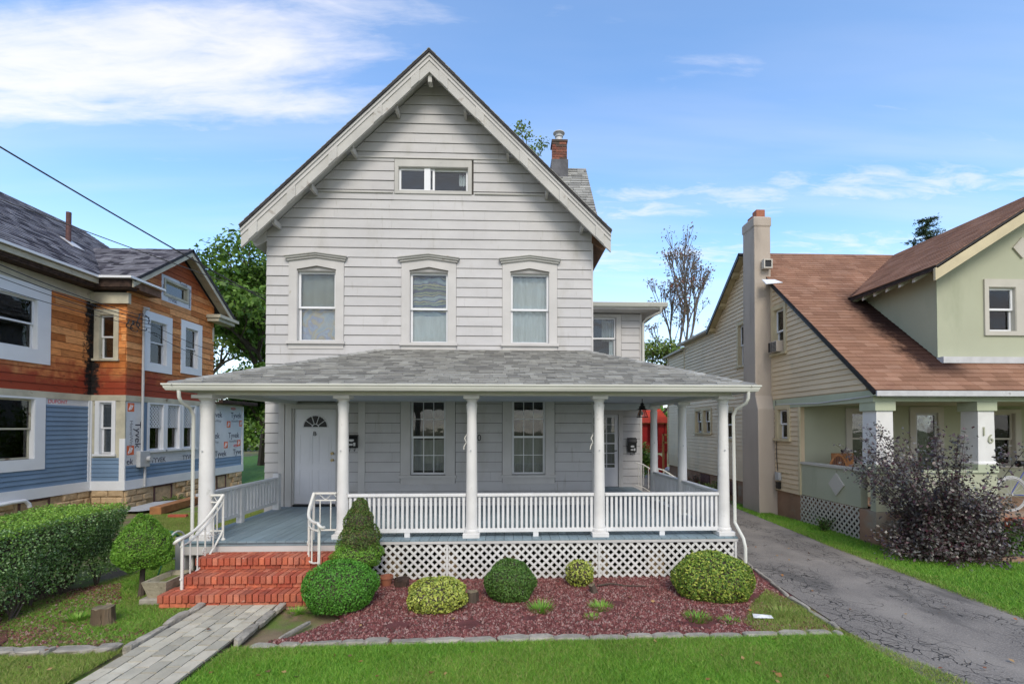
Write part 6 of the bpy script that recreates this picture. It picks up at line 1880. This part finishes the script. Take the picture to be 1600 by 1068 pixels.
for sx in (7.15, 7.53):
    for sy in (10.15, 10.53):
        put('leg', MB().tube([(sx, sy, .6), (sx, sy, 1.0)], .018, 6), 'beam_wood', pc)
pb_ = tag(put('firewood_bin', MB().box(7.35, 7.85, 10.78, 10.82, .6, 1.68), 'beam_wood'), 'reddish brown wooden bin on the porch behind the chair', 'bin')

# ================================================================ BACKYARD
ph = thing('playhouse', 'bright red wooden playhouse with orange red roof in the back yard', 'playhouse', (7.3, 24.6, 0))
def plank_wall(x0, x1, z0, z1, y, n, m='play_red', parent=ph, nm='plank'):
    for i in range(n):
        a = z0 + (z1 - z0) * i / n; b = z0 + (z1 - z0) * (i + 1) / n
        piece(nm, parent, m, x0, x1, y, y + .03 + (i % 2) * .006, a + .006, b - .006)
plank_wall(6.45, 7.95, 1.05, 1.45, 24.0, 3)
plank_wall(6.55, 6.95, 1.45, 2.45, 24.05, 1); plank_wall(7.12, 7.4, 1.45, 2.45, 24.06, 1); plank_wall(7.5, 7.8, 1.45, 2.45, 24.05, 1)
put('back_wall', MB().box(6.4, 7.95, 25.1, 25.15, 1.0, 2.45), 'play_red', ph)
put('deck', MB().box(6.4, 7.95, 24.04, 25.1, .98, 1.04), 'play_red', ph)
for x in (6.45, 7.15, 7.88):
    put('post', MB().box(x - .05, x + .05, 24.04, 24.14, 0, 2.45), 'play_red', ph)
put('slide', MB().poly(face_front(23.9), [(6.4, .95), (7.1, .0), (7.4, .0), (6.7, .98)], 0, -.6), 'play_red', ph)
put('slide', MB().poly(face_front(23.8), [(7.2, .0), (7.75, .0), (7.75, .7), (7.5, .9)], 0, -.3), 'play_red', ph)
for i in range(7):
    z0 = 2.48 + i * .10; ins = i * .055
    piece('roof_plank', ph, 'play_roof', 6.25 + ins, 8.05 - ins, 23.85 + i * .075, 23.93 + i * .075, z0, z0 + .105)
put('roof', MB().add([(6.25, 23.9, 2.46), (8.05, 23.9, 2.46), (8.05, 25.3, 2.46), (6.25, 25.3, 2.46), (6.62, 24.45, 3.18), (7.68, 24.45, 3.18), (7.68, 24.8, 3.18), (6.62, 24.8, 3.18)],
                     [(3, 2, 1, 0), (0, 1, 5, 4), (1, 2, 6, 5), (2, 3, 7, 6), (3, 0, 4, 7), (4, 5, 6, 7)]), 'play_red', ph)
ldr = thing('climbing_frame', 'tall orange timber frame standing beside the red playhouse', 'timber frame', (7.85, 23.0, 0))
for x in (7.42, 7.80):
    put('upright', MB().poly(face_front(23.0), [(x - .04 + (.10 if x > 7.6 else 0), 0), (x + .04 + (.10 if x > 7.6 else 0), 0), (x + .035, 1.95), (x - .035, 1.95)], 0, -.09), 'timber', ldr)
put('cross_bar', MB().box(7.38, 7.84, 23.0, 23.09, 1.87, 1.95).box(7.38, 7.84, 23.0, 23.09, 1.50, 1.57), 'timber', ldr)
tag(put('toy_ball', MB().lathe((7.75, 23.4, 0), [(.02, 0), (.12, .05), (.17, .17), (.12, .29), (.02, .34)], 14), 'label_white'), 'white ball on the grass behind the timber frame', 'ball')

# overhead service cables
def cable(name, label, p, q, sag, r=.012, n=24):
    p, q = Vector(p), Vector(q)
    pts = [p.lerp(q, i / n) - Vector((0, 0, 4 * sag * (i / n) * (1 - i / n))) for i in range(n + 1)]
    return tag(put(name, MB().tube(pts, r, 5), 'cable'), label, 'cable')
cable('overhead_cable', 'thick black service cable crossing the sky down to the white house', (-9.6, 5.2, 7.85), (-5.09, 10.41, 4.93), .10, .014)
cable('overhead_cable', 'thin black cable passing in front of the dark grey wing roof', (-12.1, 7.6, 7.4), (-5.09, 10.43, 5.02), .05, .009)
att = (X2 + .22, 14.50, 5.45)
for i, (z, dy, lb) in enumerate(((6.02, 0, 'topmost of the four utility cables running to the conduit head'), (5.86, .03, 'utility cable to the conduit head, second from the top'), (5.70, .06, 'utility cable to the conduit head, third from the top'), (5.42, .10, 'lowest of the four utility cables running to the conduit head'))):
    cable('utility_cable', lb, (-9.9, 8.2, z - .35), (att[0], att[1] + dy, att[2] - i * .10), .16 - .02 * i, .011 if i < 2 else .008)
for i, (z0, z1) in enumerate(((5.30, 4.95), (5.05, 4.55))):
    cable('wall_cable', 'upper cable running along the cedar boards towards the back' if i == 0 else 'lower cable running along the cedar boards towards the back', (X2 + .16, 14.55, z0), (X2 + .16, 17.95, z1), .05, .008)
# ================================================================ PLANTS
def hedge():
    rng = np.random.default_rng(5)
    t = thing('clipped_hedge', 'long box clipped hedge with dark sides along the left yard', 'hedge', (-6.35, 6.0, 0))
    x0, x1, y0, y1, zt = -6.95, -5.74, 3.6, 7.62, 1.08
    def surf(n, face):
        if face == 'R': P = np.c_[np.full(n, x1), rng.uniform(y0, y1, n), rng.uniform(.16, zt, n)]; N = [1, 0, 0]
        if face == 'F': P = np.c_[rng.uniform(x0, x1, n), np.full(n, y0), rng.uniform(.16, zt, n)]; N = [0, -1, 0]
        if face == 'B': P = np.c_[rng.uniform(x0, x1, n), np.full(n, y1), rng.uniform(.16, zt, n)]; N = [0, 1, 0]
        if face == 'L': P = np.c_[np.full(n, x0), rng.uniform(y0, y1, n), rng.uniform(.16, zt, n)]; N = [-1, 0, 0]
        if face == 'T': P = np.c_[rng.uniform(x0, x1, n), rng.uniform(y0, y1, n), np.full(n, zt)]; N = [0, 0, 1]
        N = np.tile(np.array(N, float), (n, 1))
        k = .035 * fbm(P, np.random.default_rng(9), 16, 6.0) - np.abs(rng.normal(0, .045, n))
        return P + N * k[:, None], N
    A = [surf(n, f) for n, f in ((26000, 'R'), (5000, 'F'), (6000, 'B'), (6000, 'L'))]
    P = np.concatenate([a[0] for a in A]); N = np.concatenate([a[1] for a in A])
    # side foliage thins out towards the ground
    keep = rng.random(len(P)) < np.clip((P[:, 2] - .10) / .35, 0.12, 1)
    P, N = P[keep], N[keep]
    P[:, 1] += np.where(P[:, 1] > 7.2, -(zt - P[:, 2]) * .22 * (P[:, 1] - 7.2) / .42, 0)
    V, F = leaf_verts(P, N, .030, rng, .6, .75)
    np_mesh('foliage', V, F, 'leaf_hedge', t, (-6.35, 6.0, .5))
    P, N = surf(24000, 'T')
    V, F = leaf_verts(P + np.array([0, 0, .01]), N, .028, rng, .6, .8)
    np_mesh('young_growth', V, F, 'leaf_hedge_top', t, (-6.35, 6.0, 1.05))
    mb = MB()
    mb.box(x0 + .14, x1 - .14, y0 + .1, y1 - .14, .42, zt - .10)
    put('inner_twigs', mb, 'bark', t)
    for i in range(46):
        y = rng.uniform(y0, y1 - .1); x = rng.uniform(x0 + .25, x1 - .10)
        b = Vector((x, y, -.02))
        for k in range(3):
            tip = b + Vector((rng.normal(.05, .13), rng.normal(0, .13), rng.uniform(.45, .75)))
            mid = b.lerp(tip, .5) + Vector((rng.normal(0, .03), rng.normal(0, .03), 0))
            if k == 0: st = MB()
            st.tube([b, mid, tip], [.014, .010, .006], 5)
        put('stem', st, 'bark', t)
hedge()
def bush(name, label, c, rad, n, size, m, seed, zmin=-.75, lump=.05, cat='bush', trunk=True, **k):
    t = thing(name, label, cat, (c[0], c[1], 0))
    shrub_crown('crown', c, rad, n, size, m, t, seed, zmin, lump, **k)
    if trunk:
        put('trunk', MB().tube([(c[0], c[1], -.02), (c[0] + .01, c[1], c[2])], [.035, .025], 6), 'bark', t)
    return t
bush('boxwood_bush', 'large bright green boxwood ball at the right end of the brick steps', (-2.10, 6.22, .27), (.455, .44, .335), 15000, .026, 'leaf_box', 1, lump=.045)
bush('variegated_bush', 'low yellow variegated bush between the two green boxwood balls', (-.88, 6.15, .17), (.385, .34, .225), 4200, .038, 'leaf_varie', 2, lump=.07)
bush('boxwood_bush', 'dark green boxwood ball in the middle of the bed under the porch rail', (.03, 6.45, .24), (.335, .32, .285), 9000, .028, 'leaf_dark', 3, lump=.05)
bush('variegated_bush', 'smallest variegated bush in the bed, close to the white lattice', (1.02, 6.92, .20), (.205, .20, .19), 1600, .034, 'leaf_varie', 4, lump=.10, zmin=-.9)
bush('variegated_bush', 'big rounded variegated bush at the driveway end of the bed', (2.76, 6.50, .22), (.525, .48, .36), 11000, .036, 'leaf_varie2', 5, lump=.045)
shp = lambda z: np.clip(1.12 - .62 * (z * .5 + .5) ** 1.3, .05, 2) * np.clip((z + 1.1) * 1.6, .3, 1)
t = thing('topiary_tree', 'dome shaped green topiary on a short black trunk by the planter', 'topiary', (-4.93, 6.8, 0))
shrub_crown('crown', (-4.93, 6.8, .70), (.33, .32, .38), 15000, .030, 'leaf_top', t, 12, -.95, .08, shape=lambda z: np.clip(1.10 - .38 * np.clip(z + .3, 0, 2), .3, 1.2), freq=9.0, aspect=.35, jitter=.9)
for i in range(8):
    a = i * 2.4
    shrub_crown('crown_tuft', (-4.93 + .23 * math.cos(a), 6.8 + .22 * math.sin(a), .50 + .05 * (i % 3)), (.13, .13, .09), 1100, .030, 'leaf_top', t, 40 + i, -.9, .1, core=None, aspect=.35)
put('trunk', MB().tube([(-4.95, 6.8, -.02), (-4.94, 6.8, .15), (-4.93, 6.8, .5)], [.045, .032, .03], 7), 'bark', t)
t = thing('topiary_tree', 'tiered cone topiary with browning tip beside the second porch column', 'topiary', (-2.06, 6.82, 0))
for k, (z, r_, h, n, mm) in enumerate(((.53, .335, .22, 9000, 'leaf_top'), (.74, .275, .24, 6500, 'leaf_top2'), (.94, .20, .26, 5000, 'leaf_top2'), (1.10, .125, .20, 2600, 'leaf_top2'))):
    shrub_crown('crown_tier', (-2.06 + .02 * (k % 2), 6.82, z), (r_, r_, h), n, .026, mm, t, 60 + k, -.95, .08, freq=9.0, aspect=.4, jitter=.9)
put('trunk', MB().tube([(-2.04, 6.82, -.02), (-2.07, 6.82, .45)], [.035, .03], 7), 'bark', t)

# purple shrub in front of the green porch
def purple():
    rng = np.random.default_rng(17)
    t = thing('purple_shrub', 'large sprawling purple leaved shrub in front of the green porch', 'shrub', (7.45, 8.05, 0))
    mb = MB(); P, N = [], []
    base = Vector((7.5, 8.02, 0))
    for i in range(190):
        a = rng.uniform(0, 2 * PI); el = rng.uniform(.12, 1.0) if i > 16 else rng.uniform(.9, 1.3)
        L = rng.uniform(.7, 1.25) if i > 16 else rng.uniform(2.8, 3.3)
        if i > 16 and rng.random() < .45: el = rng.uniform(.9, 1.35); L = rng.uniform(1.8, 2.8)
        if i <= 16: a = rng.uniform(.55 * PI, 1.6 * PI)
        dx, dy = math.cos(a) * (.82 if math.cos(a) > 0 else 1.0), math.sin(a) * .62
        if dx > .15: L = min(L, 1.55)
        b = base + Vector((dx * rng.uniform(0, .45), dy * rng.uniform(0, .4), 0))
        pts = []
        for k in range(9):
            u = k / 8
            pts.append(b + Vector((dx * L * math.cos(el) * u ** 1.15, dy * L * math.cos(el) * u ** 1.15, L * math.sin(el) * (u - .22 * u * u))))
        mb.tube(pts, [.010 * (1 - .7 * k / 8) for k in range(9)], 4)
        nl = int(60 * L)
        uu = rng.uniform(.12, 1, nl) ** .8
        for u in uu:
            k = min(7, int(u * 8)); p = pts[k].lerp(pts[k + 1], u * 8 - k)
            q = rng.normal(0, .045 if i <= 16 else .075, 3)
            P.append(np.array(p) + q); N.append([q[0] * 6 + dx * .2, q[1] * 6 - .3, .7])
    put('stems', mb, 'bark', t)
    P, N = np.array(P), np.array(N); N /= np.linalg.norm(N, axis=1, keepdims=True)
    ok = P[:, 2] > .02; P, N = P[ok], N[ok]
    V, F = leaf_verts(P, N, .056, rng, .6, .6)
    np_mesh('foliage', V, F, 'leaf_purple', t, (7.7, 8.0, .9))
    D = rng.normal(0, 1, (9000, 3)); D /= np.linalg.norm(D, axis=1, keepdims=True); D = D[D[:, 2] > -.3]
    P = np.array([7.5, 8.05, .45]) + D * np.array([.76, .52, .80]) * (1 + .16 * fbm(D, np.random.default_rng(3), 16, 6))[:, None] * (1 - np.abs(rng.normal(0, .12, len(D))))[:, None]
    ok = P[:, 2] > .03
    V, F = leaf_verts(P[ok], D[ok], .06, rng, .6, .7)
    np_mesh('foliage', V, F, 'leaf_purple', t, (7.7, 8.0, .4))
purple()
def small_shrub(name, label, c, r, h, n, size, m, seed, cat='shrub'):
    rng = np.random.default_rng(seed)
    t = thing(name, label, cat, (c[0], c[1], 0))
    mb = MB(); P = []
    for i in range(18):
        a = rng.uniform(0, 2 * PI); q = rng.uniform(.2, 1) * r
        tip = Vector((c[0] + q * math.cos(a), c[1] + q * math.sin(a), h * rng.uniform(.5, 1)))
        mb.tube([(c[0], c[1], 0), tip * .5 + Vector((c[0], c[1], 0)) * .5 + Vector((0, 0, .1 * h)), tip], [.012, .008, .005], 4)
        for k in range(n // 18):
            u = rng.uniform(.25, 1); P.append([c[0] + (tip.x - c[0]) * u + rng.normal(0, .1 * r), c[1] + (tip.y - c[1]) * u + rng.normal(0, .1 * r), tip.z * u + rng.normal(0, .07 * h)])
    put('stems', mb, 'bark', t)
    P = np.array(P); N = np.tile([0, 0, 1.0], (len(P), 1))
    V, F = leaf_verts(P, N, size, rng, .6, .8)
    np_mesh('foliage', V, F, m, t, (c[0], c[1], h / 2))
    return t
small_shrub('leafy_shrub', 'dark green leafy shrub beside the red steps of the green house', (9.0, 8.35, 0), .35, .5, 1500, .06, 'leaf_dark', 4)
small_shrub('leafy_shrub', 'purple tinged shrub by the red steps under the bicycle', (9.35, 8.3, 0), .4, .75, 2000, .055, 'leaf_purple', 5)
small_shrub('leafy_shrub', 'small green weed bush against the white lattice of the green house', (6.75, 10.2, 0), .22, .35, 500, .045, 'leaf_dark', 6)
small_shrub('leafy_shrub', 'dense green shrub seen between the porch corner and red playhouse', (5.9, 21.5, 0), .8, 1.7, 4500, .09, 'leaf_tree', 7)
small_shrub('leafy_shrub', 'weedy brown green growth at the foot of the tan house wall', (6.72, 15.6, 0), .55, .5, 1800, .06, 'leaf_tree2', 8)
small_shrub('leafy_shrub', 'straggly growth by the tan house foundation, farther back', (6.7, 17.6, 0), .5, .55, 1600, .06, 'leaf_autumn', 9)
small_shrub('leafy_shrub', 'vine like shrub at the left corner of the white house porch', (-5.4, 12.6, 0), .45, 1.1, 1500, .07, 'leaf_tree', 10)
small_shrub('leafy_shrub', 'tall leafy shrub filling the gap between the left house and porch', (-7.4, 17.0, 0), 1.0, 3.0, 7000, .10, 'leaf_tree', 11)
for i, (x, y) in enumerate(((-9.9, 14.9), (-9.5, 16.2))):
    small_shrub('leafy_shrub', ('green weed clump beside the basement window of the left house', 'low weeds behind the timber beam')[i], (x, y, 0), .35, .25, 500, .05, 'leaf_tree2', 30 + i)

# brick edging round the purple shrub
be = thing('brick_edging', 'low reddish brick edging around the purple shrub bed', 'garden edging', (7.3, 8.2, 0))
for i in range(7):
    u = i / 6
    x, y = 7.02 + .48 * u, 8.75 - .85 * u
    for k in range(2):
        piece('brick', be, 'concrete_red', x - .10, x + .10, y - .05, y + .05, .03 + k * .075, .10 + k * .075, rot=(0, 0, -1.05 + .05 * (k - .5)))
for i in range(8):
    piece('brick', be, 'concrete_red', 7.58 + i * .24, 7.80 + i * .24, 7.78 - i * .01, 7.88 - i * .01, .03, .11, rot=(0, 0, .03))

# stumps, planter, pots, odds and ends
M['stump_bark'] = mat('furrowed_stump_bark', (0.17, 0.12, 0.075), 0.95, 0.35, 6.0, (1, 1, .2), 1.0, 34, (1, 1, .12), spots=[((0.05, 0.035, 0.02), 16.0, 0.52, 0.62, (1, 1, .12))])
def stump(label, x, y, r, h, seed, m='bark'):
    rng = np.random.default_rng(seed)
    t = thing('tree_stump', label, 'tree stump', (x, y, 0))
    n = 22; mb = MB(); vs = []
    prof = [(1.25, -.02), (1.08, .12 * h), (1.0, .5 * h), (.98, h)]
    k = 1 + .07 * np.sin(np.arange(n) * 2 * PI / n * 3 + rng.uniform(0, 6)) + .05 * np.sin(np.arange(n) * 2 * PI / n * 7 + 1) + .02 * rng.normal(0, 1, n)
    for q, z in prof:
        for j in range(n):
            a = 2 * PI * j / n
            vs.append((x + r * q * k[j] * math.cos(a), y + r * q * k[j] * math.sin(a), z + (rng.uniform(-.01, .01) if z == h else 0)))
    mb.add(vs, [(i * n + j, i * n + (j + 1) % n, (i + 1) * n + (j + 1) % n, (i + 1) * n + j) for i in range(3) for j in range(n)])
    put('bark', mb, m, t, smooth=False)
    mb = MB(); mb.add([vs[3 * n + j] for j in range(n)], [tuple(range(n))]); put('cut_face', mb, 'endgrain', t, calc=False)
    return t
stump('thick furrowed tree stump in the left yard', -4.68, 5.86, .105, .19, 1, 'stump_bark')
stump('dark rotten stump right beside the low yellow variegated bush', -.46, 6.32, .075, .16, 2)
st3 = stump('thin leaning stump at the foot of the smallest variegated bush', 1.18, 6.60, .045, .15, 3)
st3.rotation_euler = (.1, -.35, 0)
tp = thing('concrete_planter', 'empty tapered concrete trough standing beside the brick steps', 'planter', (-4.53, 6.62, .10))
mb = MB()
ringbox(mb, [(-4.64, -4.42, 6.50, 6.96, .07), (-4.70, -4.385, 6.45, 7.02, .28), (-4.66, -4.42, 6.50, 6.98, .28), (-4.64, -4.44, 6.53, 6.95, .22)])
put('trough', mb, 'trough', tp, smooth=False)
put('soil', MB().box(-4.65, -4.43, 6.52, 6.96, .20, .225), 'soil', tp)
put('foot_slab', MB().box(-4.72, -4.385, 6.44, 7.03, -.01, .068), 'edge_stone', tp, bevel=.01)
fp = thing('flower_pot', 'broken terracotta flower pot against the lattice behind the boxwood ball', 'flower pot', (-1.72, 7.0, 0))
mb = MB(); mb.lathe((-1.72, 7.0, .02), [(.06, 0), (.085, .12), (.095, .12), (.095, .15), (.08, .15), (.07, .05), (.01, .045)], 16)
put('pot', mb, 'terracotta', fp)
tag(put('dark_rock', stone_mb((-1.50, 6.98, .02), .2, .14, .13, .3, 44), 'rotten'), 'small dark rock next to the broken terracotta pot', 'rock')
hr = thing('hose_reel', 'coiled green garden hose hanging on a reel behind the left handrail', 'hose reel', (-4.82, 7.55, 0))
put('reel_stand', MB().box(-4.98, -4.86, 7.50, 7.72, .0, .62), 'grey_metal', hr, bevel=.01)
mb = MB()
for k in range(5):
    mb.tube([(-5.02 - .02 * k, 7.56 + (.16 + .012 * k) * math.cos(i * PI / 10), .48 + (.17 + .012 * k) * math.sin(i * PI / 10)) for i in range(20)], .011, 6, close=True)
mb.tube([(-5.02, 7.4, .45), (-5.0, 7.2, .18), (-4.95, 7.05, .04), (-4.8, 7.0, .03)], .011, 6)
put('hose', mb, 'green_plastic', hr)
put('reel_rim', MB().tube([(-4.99, 7.56 + .2 * math.cos(i * PI / 10), .50 + .2 * math.sin(i * PI / 10)) for i in range(20)], .014, 6, close=True), 'label_white', hr)
tag(put('paper_sheet', MB().add([(2.86, 5.60, .05), (3.08, 5.57, .055), (3.11, 5.68, .05), (2.90, 5.71, .06), (2.98, 5.64, .075)], [(0, 1, 4), (1, 2, 4), (2, 3, 4), (3, 0, 4)]), 'paper', calc=False), 'sheet of white paper lying on the gravel near the driveway', 'paper')
mb = MB(); mb.tube([(1.25, 6.82, .05), (1.45, 6.85, .07), (1.65, 6.80, .05), (1.95, 6.78, .05)], [.018, .012, .010, .006], 5)
tag(put('fallen_branch', mb, 'bark'), 'thin dark fallen branch lying beside the smallest bush', 'branch')

# ================================================================ TREES
tree('leafy_tree', 'broad green tree behind the gap left of the white house', 'tree', (-14.6, 29.5, 0), 13.2, .26, 3, 'leaf_tree', .26, 62, 1.15, spread=.62, kids=(3, 4), shrink=.74, first=.26)
tree('leafy_tree', 'lighter green tree beside the broad tree behind the left house', 'tree', (-18.5, 33.0, 0), 12.0, .22, 8, 'leaf_tree2', .26, 44, 1.1, spread=.66, kids=(3, 3), shrink=.74, first=.25)
tree('leafy_tree', 'low bushy green tree filling the view under the porch eave', 'tree', (-11.6, 24.5, 0), 5.6, .14, 9, 'leaf_tree', .20, 60, .8, spread=.75, kids=(3, 4), shrink=.72, first=.16)
tree('leafy_tree', 'yellow green bushy tree low behind the left corner of the white house', 'tree', (-8.6, 27.5, 0), 4.8, .12, 14, 'leaf_tree2', .20, 46, .8, spread=.8, kids=(3, 4), shrink=.7, first=.16)
tree('sparse_tree', 'tree whose leafy tip shows just above the white house roof', 'tree', (.10, 22.6, 0), 15.1, .10, 5, 'leaf_tree2', .13, 60, .55, spread=.22, kids=(2, 3), shrink=.55, first=.46, levels=3)
tree('sparse_tree', 'sparse small leaved tree right of the white house upper wall', 'tree', (3.0, 23.5, 0), 11.0, .14, 6, 'leaf_tree', .11, 16, .55, spread=.50, kids=(2, 3), shrink=.66, first=.34, levels=4)
tree('autumn_tree', 'almost bare upright tree with reddish leaves between the two houses', 'tree', (11.3, 31.0, 0), 14.8, .16, 15, 'leaf_autumn', .14, 6, .5, 'bark_grey', spread=.27, kids=(3, 4), shrink=.66, first=.24, levels=4, upw=.8)
tree('leafy_tree', 'yellow green round tree low behind the wing of the white house', 'tree', (9.0, 30.0, 0), 8.0, .16, 18, 'leaf_tree2', .20, 34, .9, spread=.6, kids=(3, 3), shrink=.7, first=.24)
def conifer(x, y, h, rad, label, seed):
    rng = np.random.default_rng(seed)
    t = thing('conifer_tree', label, 'conifer', (x, y, 0))
    put('trunk', MB().tube([(x, y, 0), (x, y, h * .96)], [.24, .03], 7), 'bark', t)
    mb = MB(); P, N = [], []
    z = h * .35
    while z < h - .2:
        rr = rad * (1 - (z / h)) ** .75 + .25
        for i in range(7):
            a = rng.uniform(0, 2 * PI); L = rr * rng.uniform(.6, 1.15)
            tip = Vector((x + L * math.cos(a), y + L * math.sin(a), z + L * rng.uniform(-.05, .30)))
            mb.tube([(x, y, z), tip], [.035, .012], 4)
            m_ = int(70 * L)
            for u in rng.uniform(.15, 1.05, m_):
                P.append([x + (tip.x - x) * u + rng.normal(0, .12), y + (tip.y - y) * u + rng.normal(0, .12), z + (tip.z - z) * u + rng.normal(0, .07) - .04]); N.append([0, 0, 1.0])
        z += .42
    put('branch', mb, 'bark', t)
    V, F = leaf_verts(np.array(P), np.array(N), .20, rng, .35, .7)
    np_mesh('crown', V, F, 'needle', t, (x, y, h * .6))
conifer(28.6, 32.0, 17.0, 4.2, 'dark conifer rising behind the brown roof of the green house', 3)
# far trees closing the horizon
def treeline():
    rng = np.random.default_rng(99)
    n = 90000
    x = rng.uniform(-75, 95, n)
    base = 4.2 + 1.6 * np.sin(x * .21) + 1.2 * np.sin(x * .57 + 1) + .8 * np.sin(x * 1.3)
    u = rng.random(n) ** .8
    z = u * base
    y = 52 + 3 * np.sin(x * .3) - 1.8 * np.sqrt(1 - u) + rng.normal(0, .6, n)
    P = np.c_[x, y, z]
    N = np.tile([0, -.7, .5], (n, 1))
    V, F = leaf_verts(P, N, .42, rng, .7, .7)
    o = np_mesh('distant_trees', V, F, 'leaf_tree', None, (0, 52, 0)); o['kind'] = 'stuff'
treeline()
